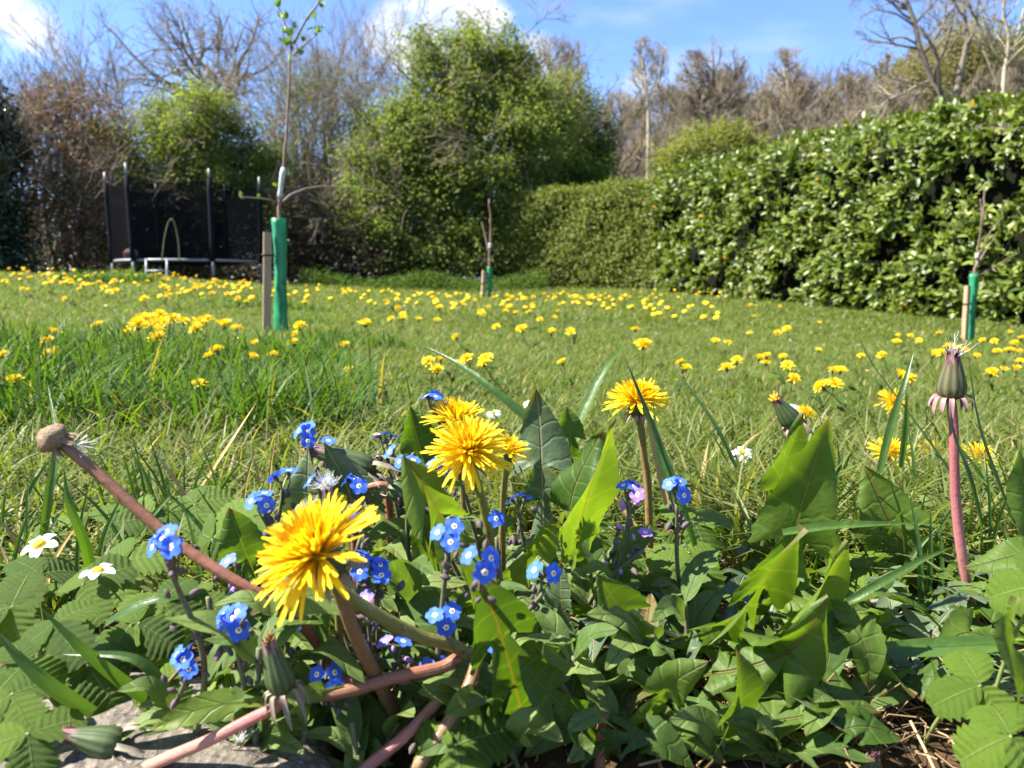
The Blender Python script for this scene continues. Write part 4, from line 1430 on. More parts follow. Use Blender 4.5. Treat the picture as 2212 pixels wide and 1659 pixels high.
MT['dark_tip'] = simple_mat('dark_bud_tip', (.09, .035, .04), .6, .3, 300, .5)
MT['orange_tuft'] = simple_mat('orange_florets', (.62, .30, .02), .6, .2, 300, .4)
MT['pappus'] = foliage_mat('pappus_hair', [(0, (.75, .74, .7)), (1, (.9, .9, .88))], .6, .2, .5, (1, 1, 1), obj=0)
MT['receptacle'] = simple_mat('bare_receptacle', (.24, .17, .11), .85, .15, 700, .6, bump=.003)
MT['stem_brown'] = stem_mat('stem_brown', (.26, .20, .08), (.30, .18, .09), (.28, .15, .08))
MT['stem_tan'] = stem_mat('stem_tan', (.26, .24, .08), (.32, .23, .10), (.33, .22, .10))
MT['stem_pink'] = stem_mat('stem_pink', (.42, .16, .15), (.52, .22, .21), (.58, .36, .28))
MT['stem_green'] = stem_mat('stem_green', (.22, .25, .06), (.25, .25, .07), (.28, .20, .08))
MT['stem_rose'] = stem_mat('stem_rose', (.34, .09, .13), (.52, .20, .23), (.60, .34, .31))
MT['stem_red'] = stem_mat('stem_red', (.30, .16, .09), (.38, .17, .11), (.36, .14, .10))
MT['fmn_stem'] = simple_mat('hairy_stem', (.12, .12, .07), .75, .2, 300, .5)
MT['fmn_bud'] = simple_mat('dark_calyx', (.10, .075, .08), .8, .2, 500, .6)
MT['fmn_dry'] = simple_mat('dry_calyx', (.22, .15, .11), .8, .2, 500, .6)
m = Mat('forget_me_not_petal')
u, v = m.uv()
c = m.ramp(m.rnd(.35), [(0, (.045, .125, .60)), (.75, (.075, .175, .70)), (.90, (.18, .15, .60)), (1, (.36, .17, .52))])
c = m.mix(m.math('SUBTRACT', 1.0, m.math('MULTIPLY', v, 9.0), clamp=True), c, (.6, .64, .8))
MT['petal'] = m.finish(c, .6, .15, .2, (1.0, 1.0, 1.1))
MT['lilac'] = simple_mat('lilac_bud', (.36, .20, .50), .6, .3, 400, .3)
MT['eye'] = simple_mat('flower_eye', (.80, .50, .08), .5, .3, 900, .2)
MT['eye_ring'] = simple_mat('flower_eye_ring', (.85, .84, .78), .6, .2, 500, .1)
MT['white_petal'] = foliage_mat('white_petal', [(0, (.78, .78, .74)), (1, (.85, .85, .82))], .5, .3, .3, (1, 1, 1), obj=0)
MT['yellow_disc'] = simple_mat('yellow_disc', (.75, .48, .03), .7, .2, 900, .4, bump=.0006)
MT['d_leaf'] = big_leaf_mat('dandelion_leaf', (.058, .11, .017), (.14, .205, .03), (.15, .15, .05), .5, .48, vein_n=7, spec=.3)
MT['d_leaf_red'] = big_leaf_mat('dandelion_leaf_red_rib', (.065, .12, .016), (.14, .205, .028), (.15, .11, .035), .5, .45, vein_n=7, spec=.32)
MT['d_leaf_pale'] = big_leaf_mat('dandelion_leaf_pale', (.075, .115, .055), (.15, .19, .095), (.25, .22, .13), .5, .28, vein_n=7)
MT['f_leaf'] = big_leaf_mat('forget_me_not_leaf', (.075, .13, .03), (.175, .23, .065), (.14, .16, .06), .6, .36, vein_n=3, spec=.25)
MT['f_leaf_old'] = big_leaf_mat('forget_me_not_old_leaf', (.12, .12, .035), (.19, .145, .05), (.17, .10, .05), .6, .36, vein_n=3, spec=.25)
MT['s_leaf'] = big_leaf_mat('strawberry_leaf', (.07, .13, .012), (.15, .23, .025), (.18, .25, .07), .45, .45, vein_n=9, spec=.3, slope=2.0, spots=False, bump=.0007)
MT['s_stalk'] = simple_mat('strawberry_stalk', (.14, .17, .05), .6, .3, 200, .4)


def saw_profile(lobes, term, rng, petiole=.10, wmin=.22, pet_w=.07):
    """Half-width of a dandelion leaf along its length, 0 at the base to 1 at the tip."""
    edges = np.linspace(petiole, term, lobes + 1) if lobes else [petiole, term]
    amp = np.linspace(.50, .92, max(lobes, 1)) * rng.uniform(.85, 1.1, max(lobes, 1))

    def w(t):
        t = np.asarray(t, float)
        out = np.full(t.shape, pet_w)
        if lobes:
            for i in range(lobes):
                a, b = edges[i], edges[i + 1]
                k = (t >= a) & (t < b)
                f = (t[k] - a) / (b - a)
                out[k] = wmin * (.5 + .5 * (i + 1) / lobes) + amp[i] * np.clip(f / .10, 0, 1) * (1 - f) ** 1.25
        else:
            k = (t >= petiole) & (t < term)
            f = (t[k] - petiole) / (term - petiole)
            out[k] = pet_w + (wmin - pet_w) * f
        k = t >= term
        f = (t[k] - term) / (1 - term)
        out[k] = np.clip(f / .08, 0, 1) * (1 - f ** 2.5) ** .9 * (1.0) + (1 - np.clip(f / .08, 0, 1)) * wmin
        return out
    return w


def lance_profile(t):
    t = np.asarray(t, float)
    return np.clip(np.sin(np.pi * np.clip(t, 0, 1) ** .85) ** .75, 0, 1) * .96 + .10 * (1 - t)


def blade_mesh(g, ctrl, half, prof, normal, nu=56, nv=9, fold=.16, back=.0, wave=.0, rng=None, rnd=.5, mat=0, curl=0.0, teeth=0, tooth=.0, twist=0.0):
    ax = spline(ctrl, nu)
    T = unit(np.gradient(ax, axis=0))
    N = np.broadcast_to(np.asarray(normal, float), T.shape)
    N = unit(N - T * (N * T).sum(1)[:, None])
    S = np.cross(T, N)
    t = np.linspace(0, 1, nu)
    if twist:
        a = twist * t[:, None]
        N, S = N * np.cos(a) + S * np.sin(a), S * np.cos(a) - N * np.sin(a)
    w = prof(t) * half
    s = np.linspace(-1, 1, nv)
    ph = (rng.random(3) * 6) if rng is not None else np.zeros(3)
    V = np.zeros((nu, nv, 3))
    for j, sj in enumerate(s):
        wj = w.copy()
        if teeth and abs(sj) > .9:
            wj = wj * (1 + tooth * (((t * teeth + (0 if sj > 0 else .4)) % 1.0) - .5))
        z = fold * abs(sj) * wj - curl * (sj ** 2) * wj + wave * half * (abs(sj) ** 1.5) * np.sin(t * 13 + ph[0] + (sj > 0) * ph[1])
        V[:, j] = ax + S * (sj * wj)[:, None] + N * z[:, None] - T * (back * abs(sj) ** 1.3 * wj)[:, None]
    uv = np.zeros((nu, nv, 2))
    # the midrib keeps its width whatever the blade's
    wr = np.maximum(w / half, .05)
    uv[..., 0] = .5 + np.sign(s)[None] * np.minimum(np.abs(s)[None] * np.clip(wr, .18, 1)[:, None], 1) * .5
    uv[..., 1] = t[:, None]
    g.add(V.reshape(-1, 3), grid_faces(nu, nv), uv.reshape(-1, 2), rnd, mat)


CNT = [0]


def dleaf(plant, ctrl, w_disp, normal, lobes=2, term=.55, mat='d_leaf', rnd=None, back=.55, fold=.16, wave=.12, curl=0.0, world=False, twist=0.0, wmin=.24, petiole=.10):
    """A dandelion leaf as a part; ctrl base -> tip in view coordinates with distance, w_disp its greatest width there."""
    CNT[0] += 1
    rng = R0(900 + CNT[0])
    pts = ctrl if world else [P(*c) for c in ctrl]
    fold = fold + rng.uniform(-.05, .16)
    wave = max(wave, .10) + rng.uniform(.0, .10)
    curl = curl + rng.uniform(-.05, .30)
    half = w_disp / 2 if world else px(w_disp, np.mean([c[2] for c in ctrl])) / 2
    g = Geo()
    blade_mesh(g, pts, half, saw_profile(lobes, term, rng, petiole=petiole, wmin=wmin), normal, 64, 9, fold, back, wave, rng, rng.random() if rnd is None else rnd, 0, curl, 15, .12, twist)
    return g.build('leaf', MT[mat], plant)


def fleaf(plant, pts, half, normal, mat='f_leaf', rnd=None, fold=.22, curl=0.0, name='leaf'):
    CNT[0] += 1
    rng = R0(3000 + CNT[0])
    g = Geo()
    blade_mesh(g, pts, half, lance_profile, normal, 22, 7, fold, 0, .10, rng, rng.random() if rnd is None else rnd, 0, curl)
    return g.build(name, MT[mat], plant)


# --- dandelion florets (shared meshes)
def floret_arrays(rows, curve, taper=.62, wid=.050, cols=3):
    t = np.linspace(0, 1, rows)
    V, UV = [], []
    for i, a in enumerate(t):
        w = wid * (.45 + .55 * min(1, a * 2.2)) * (1 if a < .93 else taper)
        for s in np.linspace(-1, 1, cols):
            tip = .03 * (abs(s) < .5) if (i == rows - 1) else 0
            V.append((a + tip, s * w, curve * a * a + .5 * w * abs(s)))
            UV.append((s * .5 + .5, a))
    return np.array(V), grid_faces(rows, cols), np.array(UV)


FLO = []
for cv in (-.22, -.06, .10, .22):
    for tone in (.1, .4, .75):
        va, fa, ua = floret_arrays(7, cv)
        g = Geo()
        g.add(va, fa, ua, tone)
        FLO.append((cv, tone, g.mesh('dandelion_floret', MT['floret'])))


def floret_frames(rng, n, R, flat=-.1, steep=1.35, open_=.8):
    """Rotation, position, length and inner-ness of n florets in head space (z = head axis)."""
    u = (np.arange(n) + .5) / n
    az = np.arange(n) * 2.39996 + rng.normal(0, .12, n)
    el = flat + (steep - flat) * u ** open_ + rng.normal(0, .10, n)
    L = R * (1.0 - .52 * u ** .9) * rng.uniform(.86, 1.06, n)
    rad = R * .17 * np.sqrt(1 - u)
    pos = np.stack([rad * np.cos(az), rad * np.sin(az), R * .10 * u + R * .05 * (1 - (1 - u) ** 2)], 1)
    x = np.stack([np.cos(el) * np.cos(az), np.cos(el) * np.sin(az), np.sin(el)], 1)
    side = np.stack([-np.sin(az), np.cos(az), np.zeros(n)], 1)
    roll = rng.normal(0, .35, n)[:, None]
    y0, z0 = side, np.cross(x, side)
    y = y0 * np.cos(roll) + z0 * np.sin(roll)
    z = np.cross(x, y)
    return np.stack([x, y, z], 2), pos, L, u


def calyx(parent, C, F, R, stem_r, rng, mat='calyx', bmat='bract', nb=11, down=.75):
    g = Geo()
    lathe(g, [(stem_r * .9, -.50 * R), (stem_r * 1.3, -.47 * R), (R * .22, -.40 * R), (R * .27, -.25 * R), (R * .25, -.08 * R), (R * .20, .03 * R), (0.001, .05 * R)], F, C, 18, ribs=9, rib_amp=.05)
    co = g.build('calyx', MT[mat], parent)
    for i in range(nb):
        a = i * 2 * math.pi / nb + rng.normal(0, .15)
        o = np.array([math.cos(a), math.sin(a), 0])
        d_ = down * rng.uniform(.6, 1.3)
        pts = [C + F @ (o * R * .20 + (0, 0, -.40 * R)), C + F @ (o * R * (.34) + (0, 0, -.42 * R)), C + F @ (o * R * (.48 + .1 * rng.random()) + np.array([0, 0, -(.45 + .28 * d_) * R]))]
        g = Geo()
        blade_mesh(g, pts, R * .07, lance_profile, F @ np.array([0, 0, 1.0]), 8, 3, .3)
        g.build('bract', MT[bmat], co)
    return co


def stem_tube(parent, pts, r, mat, n=26, sides=12, taper=(1, 1), name='stem', seed=0):
    g = Geo()
    rng = R0(seed)
    s = spline(pts, n)
    rad = r * np.linspace(taper[0], taper[1], n) * (1 + .03 * np.sin(np.linspace(0, 14, n) + seed))
    tubes(g, s, rad, sides)
    st = g.build(name, MT[mat], parent)
    if name == 'stem' and s[:, 1].min() < .40:      # fine pale hairs on the stalks close to the camera
        nh = int(110 if r > .0015 else 70)
        k = rng.integers(1, n - 1, nh)
        tg = unit(s[k + 1] - s[k - 1])
        o = unit(np.cross(tg, rng.normal(0, 1, (nh, 3))))
        b0 = s[k] + o * rad[k][:, None] * .95 + tg * rng.uniform(-.5, .5, nh)[:, None] * np.linalg.norm(s[k + 1] - s[k], axis=1)[:, None]
        e0 = b0 + o * rng.uniform(.0006, .0016, nh)[:, None] + rng.normal(0, .0004, (nh, 3))
        g = Geo()
        tubes(g, np.stack([b0, (b0 + e0) / 2, e0], 1), np.full((nh, 3), .00004), 3, .5)
        g.build('fine_hairs', MT['bract'], st, kind='stuff')
    return st


def ground_pt(x, y):
    return np.array([x, y, float(ground(x, y)) - .004])


def dandelion(label, C, axis, R, stem, stem_r, stem_mat, seed, n=120, single=True, flat=-.1, steep=1.35, bend_x=None, bract='bract', taper=(.85, 1.1), open_=.8):
    """A flowering dandelion: florets one by one, calyx with turned-down bracts, hollow-looking stalk."""
    rng = R0(seed)
    F = frame(axis, bend_x)
    t = thing('dandelion', label, 'dandelion', stem[-1])
    hd = Geo()
    A, pos, L, u = floret_frames(rng, n, R, flat, steep, open_)
    lathe(hd, [(R * .20, 0), (R * .19, .06 * R), (R * .12, .11 * R), (.0005, .13 * R)], F, C, 14)
    head = hd.build('flower_head', MT['floret'], t)
    A = np.einsum('ij,njk->nik', F, A)
    pos = pos @ F.T + C
    g = Geo()
    for i in range(n):
        cvi = int(np.clip(rng.normal(.8 + 1.6 * u[i], .7), 0, 3))
        ti = int(np.clip(u[i] * 3 + rng.normal(0, .4), 0, 2))
        if single:
            m4 = np.eye(4)
            m4[:3, :3] = A[i] * L[i]
            m4[:3, 3] = pos[i]
            inst('floret', FLO[cvi * 3 + ti][2], head, m4)
        else:
            va, fa, ua = floret_arrays(4, FLO[cvi * 3][0])
            g.add(va @ (A[i] * L[i]).T + pos[i], fa, ua, (.1, .4, .75)[ti])
    if not single:
        g.build('florets', MT['floret'], head, kind='stuff')
    # stamens and curled styles in the centre
    ns = 26
    az = rng.random(ns) * 6.3
    r_ = R * .16 * np.sqrt(rng.random(ns))
    p0 = np.stack([r_ * np.cos(az), r_ * np.sin(az), np.full(ns, R * .1)], 1)
    p1 = p0 * np.array([1.9, 1.9, 1]) + np.array([0, 0, .34 * R]) * rng.uniform(.7, 1.2, (ns, 1))
    p2 = p1 + rng.normal(0, .05, (ns, 3)) * R
    g = Geo()
    tubes(g, np.stack([p0, p1, p2], 1) @ F.T + C, np.full((ns, 3), R * .014), 4, .8)
    g.build('styles', MT['floret'], head, kind='stuff')
    calyx(t, C, F, R, stem_r, rng, bmat=bract)
    stem_tube(t, [C - F[:, 2] * R * .48] + list(stem), stem_r, stem_mat, taper=taper, seed=seed)
    return t


def seed_bud(label, base, axis, Lb, r, stem, stem_r, stem_mat, seed, tip='brown_tuft', bmat='bract_pink', nb=11, hang=.8, pappus=0, name='dandelion_bud', bract_len=1.0, body_mat='bud'):
    """A closed dandelion head: ribbed green body, tuft at the tip, outer bracts turned back."""
    rng = R0(seed)
    F = frame(axis)
    t = thing(name, label, 'dandelion bud', stem[-1])
    prof = [(stem_r, -.03 * Lb), (r * .72, .0), (r * 1.0, .14 * Lb), (r * 1.02, .30 * Lb), (r * .84, .55 * Lb), (r * .62, .78 * Lb), (r * .50, .94 * Lb), (r * .40, 1.0 * Lb), (.0004, .97 * Lb)]
    g = Geo()
    lathe(g, prof, F, base, 44, ribs=11, rib_amp=.045)
    body = g.build('bud', MT[body_mat], t)
    for i in range(9):                       # points of the inner bracts
        a = i * 2 * math.pi / 9 + rng.normal(0, .1)
        o = np.array([math.cos(a), math.sin(a), 0])
        pts = [base + F @ (o * r * .62 + (0, 0, .76 * Lb)), base + F @ (o * r * .52 + (0, 0, .95 * Lb)), base + F @ (o * r * (.40 + .2 * rng.random()) + np.array([0, 0, (1.08 + .08 * rng.random()) * Lb]))]
        g = Geo()
        blade_mesh(g, pts, r * .17, lance_profile, F @ o, 7, 3, -.2)
        g.build('bract_tip', MT['dark_tip'] if i % 2 else MT['bract_pink'], body)
    nt = 30
    az, rr0 = rng.random(nt) * 6.3, r * .36 * np.sqrt(rng.random(nt))
    p0 = np.stack([rr0 * np.cos(az), rr0 * np.sin(az), np.full(nt, .93 * Lb)], 1)
    p1 = p0 + np.array([0, 0, .12 * Lb]) + rng.normal(0, .02, (nt, 3)) * Lb
    p2 = p1 + np.array([0, 0, .07 * Lb]) + rng.normal(0, .05, (nt, 3)) * Lb
    g = Geo()
    tubes(g, np.stack([p0, p1, p2], 1) @ F.T + base, np.full((nt, 3), r * .055), 4)
    g.build('tuft', MT[tip], t, kind='stuff')
    for i in range(nb):
        a = i * 2 * math.pi / nb + rng.normal(0, .2)
        o = np.array([math.cos(a), math.sin(a), 0])
        k = hang * rng.uniform(.45, 1.5)
        pts = [base + F @ (o * r * .6 + (0, 0, .02 * Lb)), base + F @ (o * r * 1.25 + np.array([0, 0, (.06 - .04 * k) * Lb])), base + F @ (o * r * (1.25 + .45 / (.5 + k)) * (.8 + .2 * bract_len) + np.array([0, 0, -.32 * k * Lb * bract_len])),
               base + F @ (o * r * (1.15 + .4 / (.5 + k)) + np.array([0, 0, -.52 * k * Lb * bract_len]))]
        g = Geo()
        blade_mesh(g, pts, r * .19, lance_profile, F @ (o * .5 + np.array([0, 0, 1.0])), 12, 5, .3)
        g.build('bract', MT[bmat], t)
    if pappus:
        pappus_hairs(t, base + F @ np.array([0, 0, .95 * Lb]), F, Lb * .55, pappus, rng)
    stem_tube(t, [base - F[:, 2] * .02 * Lb] + list(stem), stem_r, stem_mat, seed=seed, taper=(.9, 1.1))
    return t


def pappus_hairs(parent, c, F, L, n, rng, spread=.55):
    d = unit(np.stack([rng.normal(0, spread, n), rng.normal(0, spread, n), np.ones(n)], 1)) @ F.T
    l = L * rng.uniform(.5, 1.1, n)
    p0 = c + rng.normal(0, L * .06, (n, 3))
    p1 = p0 + d * (l * .5)[:, None] + rng.normal(0, L * .04, (n, 3))
    p2 = p0 + d * l[:, None] + rng.normal(0, L * .10, (n, 3))
    g = Geo()
    tubes(g, np.stack([p0, p1, p2], 1), np.full((n, 3), .00011), 3, rng.random(n))
    return g.build('white_hairs', MT['pappus'], parent, kind='stuff')


# --- forget-me-nots (shared meshes)
def petal_arrays(rows=6, cols=5):
    t = np.linspace(0, 1, rows)
    V, UV = [], []
    for a in t:
        w = .41 * math.sqrt(max(0.0, 1 - ((a - .56) / .57) ** 2)) + .06 * (1 - a)
        for s in np.linspace(-1, 1, cols):
            V.append((.14 + .84 * a - .06 * (abs(s) > .9) * (a > .9), s * w, .12 * a - .16 * a * a + .10 * s * s * a))
            UV.append((s * .5 + .5, a))
    return np.array(V), grid_faces(rows, cols), np.array(UV)


PV, PF, PUV = petal_arrays()
PETAL_ME = []
for v in (.1, .35, .6, .97):
    g = Geo()
    g.add(PV, PF, PUV, v)
    PETAL_ME.append(g.mesh('petal', MT['petal']))


def eye_geo(g, A, pos):
    a = np.arange(10) * 2 * math.pi / 10
    for r0_, r1_, z0, z1, mt in ((.08, .18, .10, .07, 0), (.18, .25, .07, .05, 1)):
        v = np.concatenate([np.stack([r0_ * np.cos(a), r0_ * np.sin(a), np.full(10, z0)], 1), np.stack([r1_ * np.cos(a) * (1 + .22 * (np.arange(10) % 2) * mt), r1_ * np.sin(a) * (1 + .22 * (np.arange(10) % 2) * mt), np.full(10, z1)], 1)])
        g.add(v @ A.T + pos, grid_faces(2, 10, True), mat=mt)
    v = np.stack([.09 * np.cos(a), .09 * np.sin(a), np.full(10, .03)], 1)
    v2 = np.stack([.09 * np.cos(a), .09 * np.sin(a), np.full(10, .10)], 1)
    g.add(np.concatenate([v, v2]) @ A.T + pos, grid_faces(2, 10, True), mat=2)


def fmn(label, C, d, n_fl, seed, size=.0038, face=(0, -.55, .8), foot=None, n_bud=6, lilac=0, leaves=3, split=None, dry=False, spread=.88, bend=None):
    """A forget-me-not stalk: a curled cluster of five-petalled flowers, hairy buds, narrow leaves."""
    rng = R0(seed)
    if split is None:
        split = d < .31
    if foot is None:
        foot = ground_pt(C[0] + rng.normal(0, .018), C[1] + .012 + abs(rng.normal(0, .012)))
    t = thing('forget_me_not', label, 'forget-me-not', foot)
    top = C - np.array([0, -.003, size * 2.2])
    mid = foot * .45 + top * .55 + np.array([rng.normal(0, .006), .004, 0]) if bend is None else bend
    path = spline([top, mid, foot], 20)
    stem_tube(t, [top, mid, foot], .0011, 'fmn_stem', 20, 7, (.8, 1.5), seed=seed)
    face = unit(np.asarray(face, float))
    Ff = frame(face)
    for i in range(n_fl):
        a = i * 2.4 + rng.random() * .8
        rad = (0 if n_fl == 1 else size * (.98 + .22 * (i % 3)) * (1 if i or n_fl < 4 else .2)) * spread
        o = Ff @ np.array([math.cos(a) * rad, math.sin(a) * rad * .85, -rad * .25])
        p = C + o
        z = unit(face + unit(o + 1e-9) * (.55 if n_fl > 1 else 0) + rng.normal(0, .18, 3))
        A = frame(z, rng.normal(0, 1, 3)) * size * rng.uniform(.86, 1.08)
        tone = 3 if (i >= n_fl - lilac) else int(rng.integers(0, 3))
        pm = []
        for k in range(5):
            b = k * 2 * math.pi / 5
            Rz = np.array([[math.cos(b), -math.sin(b), 0], [math.sin(b), math.cos(b), 0], [0, 0, 1]])
            pm.append(A @ Rz)
        g = Geo()
        if split:
            # calyx tube is the flower's own mesh, petals and eye are sub-parts
            lathe(g, [(.06, -.75), (.20, -.5), (.22, -.12), (.10, .02)], A, p, 8)
            fl = g.build('flower', MT['fmn_bud'], t)
            for Ak in pm:
                m4 = np.eye(4)
                m4[:3, :3] = Ak
                m4[:3, 3] = p
                inst('petal', PETAL_ME[tone], fl, m4)
            g = Geo()
            eye_geo(g, A, p)
            g.build('eye', [MT['eye'], MT['eye_ring'], MT['fmn_bud']], fl)
        else:
            scatter(g, PV, PF, np.array(pm), np.broadcast_to(p, (5, 3)), np.full(5, (.1, .35, .6, .97)[tone]), PUV, 0)
            lathe(g, [(.06, -.75), (.20, -.5), (.22, -.12), (.10, .02)], A, p, 8, mat=3)
            ge = Geo()
            eye_geo(ge, A, p)
            for V_, F_, M_ in zip(ge.V, [f for f in ge.F], ge.M):
                pass
            base = g.n
            for V_ in ge.V:
                g.V.append(V_)
                g.UV.append(np.zeros((len(V_), 2)))
                g.R.append(np.zeros(len(V_)))
                g.n += len(V_)
            for F_, M_ in zip(ge.F, ge.M):
                g.F.append(F_ + base)
                g.M.append(np.array([1, 2, 3])[M_])
            g.build('flower', [MT['petal'], MT['eye'], MT['eye_ring'], MT['fmn_bud']], t)
        if n_fl > 1:
            g = Geo()
            tubes(g, spline([p - z * size * .6, p - z * size * 1.3 + (0, 0, -size * .3), path[2]], 6), np.full(6, .00045), 5)
            g.build('flower_stalk', MT['fmn_stem'], t)
    # buds: clustered beside and below the open flowers
    for i in range(n_bud):
        s_ = rng.uniform(0, .30)
        q = path[int(s_ * 19)] + rng.normal(0, size * (.75 if i < 5 else 1.0), 3) + np.array([0, 0, size * .5 * (i < 4)])
        A = frame(unit(rng.normal(0, .5, 3) + np.array([0, -.1, .8]))) * size * rng.uniform(.55, .95)
        g = Geo()
        lathe(g, [(.05, -.55), (.30, -.2), (.36, .15), (.26, .5), (.10, .72), (.002, .78)], A, q, 8, ribs=4, rib_amp=.12)
        g.build('bud', MT['fmn_dry'] if dry and i % 3 == 0 else (MT['lilac'] if (lilac and i % 3 == 0) else MT['fmn_bud']), t)
    for i in range(leaves):
        s_ = rng.uniform(.35, .95)
        q = path[int(s_ * 19)]
        a = rng.random() * 6.3
        o = np.array([math.cos(a), math.sin(a) * .8, rng.uniform(.15, .9)])
        L = rng.uniform(.020, .036)
        tipp = q + unit(o) * L + np.array([0, 0, -.004])
        fleaf(t, [q, q + unit(o + np.array([0, 0, .4])) * L * .55, tipp], L * rng.uniform(.13, .18), np.array([0, -.3, 1.0]) + rng.normal(0, .3, 3), 'f_leaf_old' if rng.random() < .06 else 'f_leaf')
    return t


# --- wild strawberry leaves (shared meshes)
def leaflet_arrays(seed, nu=41, nv=9):
    rng = R0(seed)
    t = np.linspace(0, 1, nu)
    w = .50 * np.clip(np.sin(np.pi * (t * .94 + .03) ** .95), 0, 1) ** .55
    V, UV = [], []
    for i, a in enumerate(t):
        for s in np.linspace(-1, 1, nv):
            ww = w[i]
            ph = (a * 7 - .8 * abs(s) * w[i] / .5) % 1.0
            if abs(s) > .95:
                ww = ww * (1.0 + .26 * (1 - ((a * 7) % 1.0)) - .12) if .12 < a < .98 else ww
            z = .18 * abs(s) * ww + .014 * math.cos(2 * math.pi * ph) * min(1, abs(s) * 3) - .16 * a * a - .22 * ww * s * s
            V.append((a + .22 * abs(s) * ww, s * ww, z))
            UV.append((s * .5 + .5, a))
    return np.array(V), grid_faces(nu, nv), np.array(UV)


LEAFLET = []
for sd_ in range(3):
    for tone in (.15, .5, .85):
        va, fa, ua = leaflet_arrays(sd_)
        g = Geo()
        g.add(va * np.array([1, 1 + .12 * (sd_ - 1), 1 + .3 * (sd_ - 1)]), fa, ua, tone)
        LEAFLET.append(g.mesh('strawberry_leaflet', MT['s_leaf']))


def straw_leaf(t, c, L, normal, tip, foot, rng, tone=None, droop=.35, relief=1.0):
    """Three toothed leaflets on a stalk; tip is the direction of the middle leaflet."""
    n = unit(normal)
    x = unit(np.asarray(tip, float) - n * np.dot(tip, n))
    y = np.cross(n, x)
    for k, (a, s) in enumerate(((0, 1.0), (1.75, .92), (-1.75, .92))):
        d = unit(x * math.cos(a) + y * math.sin(a) - n * droop * rng.uniform(.3, 1.3))
        nn = unit(n + rng.normal(0, .16, 3))
        yy = unit(np.cross(nn, d))
        zz = np.cross(d, yy)
        m4 = np.eye(4)
        m4[:3, :3] = np.stack([d, yy, zz * relief], 1) * L * s * rng.uniform(.9, 1.08)
        m4[:3, 3] = c + d * L * .03
        tn = int(rng.integers(0, 3)) if tone is None else tone
        inst('leaflet', LEAFLET[int(rng.integers(0, 3)) * 3 + tn], t, m4)
    g = Geo()
    tubes(g, spline([c, (c + foot) / 2 + np.array([0, 0, .01]) + rng.normal(0, .004, 3), foot], 10), np.linspace(.0007, .0010, 10), 6)
    g.build('leaf_stalk', MT['s_stalk'], t)


def grass_blade(label, ctrl, w_disp, mat='blade', normal=(0, -1, .5), fold=.35, twist=0.0, rnd=None, group=None):
    CNT[0] += 1
    rng = R0(5000 + CNT[0])
    pts = [P(*c) for c in ctrl]
    f = pts[0]
    o = np.array([f[0], f[1], f[2]])
    half = px(w_disp, np.mean([c[2] for c in ctrl])) / 2
    g = Geo()
    blade_mesh(g, pts, half, lambda t: np.clip(1 - np.asarray(t) ** 2.6, 0, 1) * (.75 + .25 * np.minimum(np.asarray(t) * 4, 1)), normal, 40, 5, fold, 0, .02, rng, rng.random() if rnd is None else rnd, 0, 0, 0, 0, twist)
    b = g.build('grass_blade', MT[mat], origin=o)
    tag(b, label, 'grass blade', group)
    return b

# ================================================================== the flower bed, front
def gp(x, y, d):
    """Ground straight below a view point."""
    q = P(x, y, d)
    return ground_pt(q[0], q[1])


# ------------------------------------------------------------------ dandelions in flower
dandelion('largest dandelion flower, tilted to the left, close to the camera above the paving stone', P(688, 1200, .248), (-.48, -.40, .80), px(143, .248),
          [P(738, 1290, .262), P(775, 1390, .275), P(835, 1505, .292), P(885, 1610, .31)], px(17, .27), 'stem_brown', 201, n=300, flat=.02, steep=1.3, open_=.72)
dandelion('fully open dandelion in the middle, lower and larger of the two that overlap', P(1012, 975, .34), (.02, -.58, .82), px(90, .34),
          [P(1030, 1040, .348), P(1048, 1110, .352), P(1066, 1190, .358), P(1085, 1290, .37), gp(1095, 1290, .39)], px(11, .34), 'stem_green', 202, n=270, flat=-.22, steep=1.3)
dandelion('dandelion just behind and above the middle one, next to a forget-me-not head', P(985, 912, .43), (.12, -.12, 1), px(68, .43),
          [P(990, 960, .44), P(1000, 1060, .45), gp(1010, 1060, .46)], px(8, .43), 'stem_green', 203, n=210, flat=.02, steep=1.4)
dandelion('dandelion half hidden behind the right edge of the middle one, its brown calyx showing', P(1096, 978, .385), (.22, -.12, .95), px(50, .385),
          [P(1092, 1020, .39), P(1085, 1120, .40), gp(1085, 1120, .41)], px(8, .385), 'stem_green', 204, n=160, flat=.1, steep=1.4)
dandelion('tall dandelion on a straight stalk crossed by grass blades, right of centre', P(1376, 868, .48), (.02, -.10, 1), px(69, .48),
          [P(1384, 920, .482), P(1390, 980, .486), P(1400, 1060, .49), gp(1410, 1060, .50)], px(8.5, .48), 'stem_tan', 205, n=290, flat=-.18, steep=1.35)
for (x, y, d, r, ax, lab, sd_) in [(1925, 868, .95, 30, (.05, -.85, .5), 'round dandelion facing the camera between the two closed heads on the right', 206),
                                   (1738, 893, .80, 24, (.2, -.3, .9), 'small dandelion peeping out behind the closed orange-tipped head', 207),
                                   (1922, 980, .68, 46, (-.05, -.5, .8), 'low dandelion seen through grass blades left of the pink stalk', 208),
                                   (2008, 972, .85, 28, (0, -.4, .9), 'small low dandelion touching the left side of the pink stalk', 209),
                                   (2112, 988, .70, 40, (.1, -.5, .8), 'low dandelion right of the pink stalk', 210),
                                   (1330, 992, .9, 12, (.1, -.3, .9), 'tiny dandelion glimpsed behind the tall backlit leaf', 211)]:
    c = P(x, y, d)
    g0 = ground_pt(c[0] + .006, c[1] + .01)
    dandelion(lab, c, ax, px(r, d), [c * .5 + g0 * .5, g0], .0018, 'stem_green', sd_, n=130, single=False, flat=-.05)

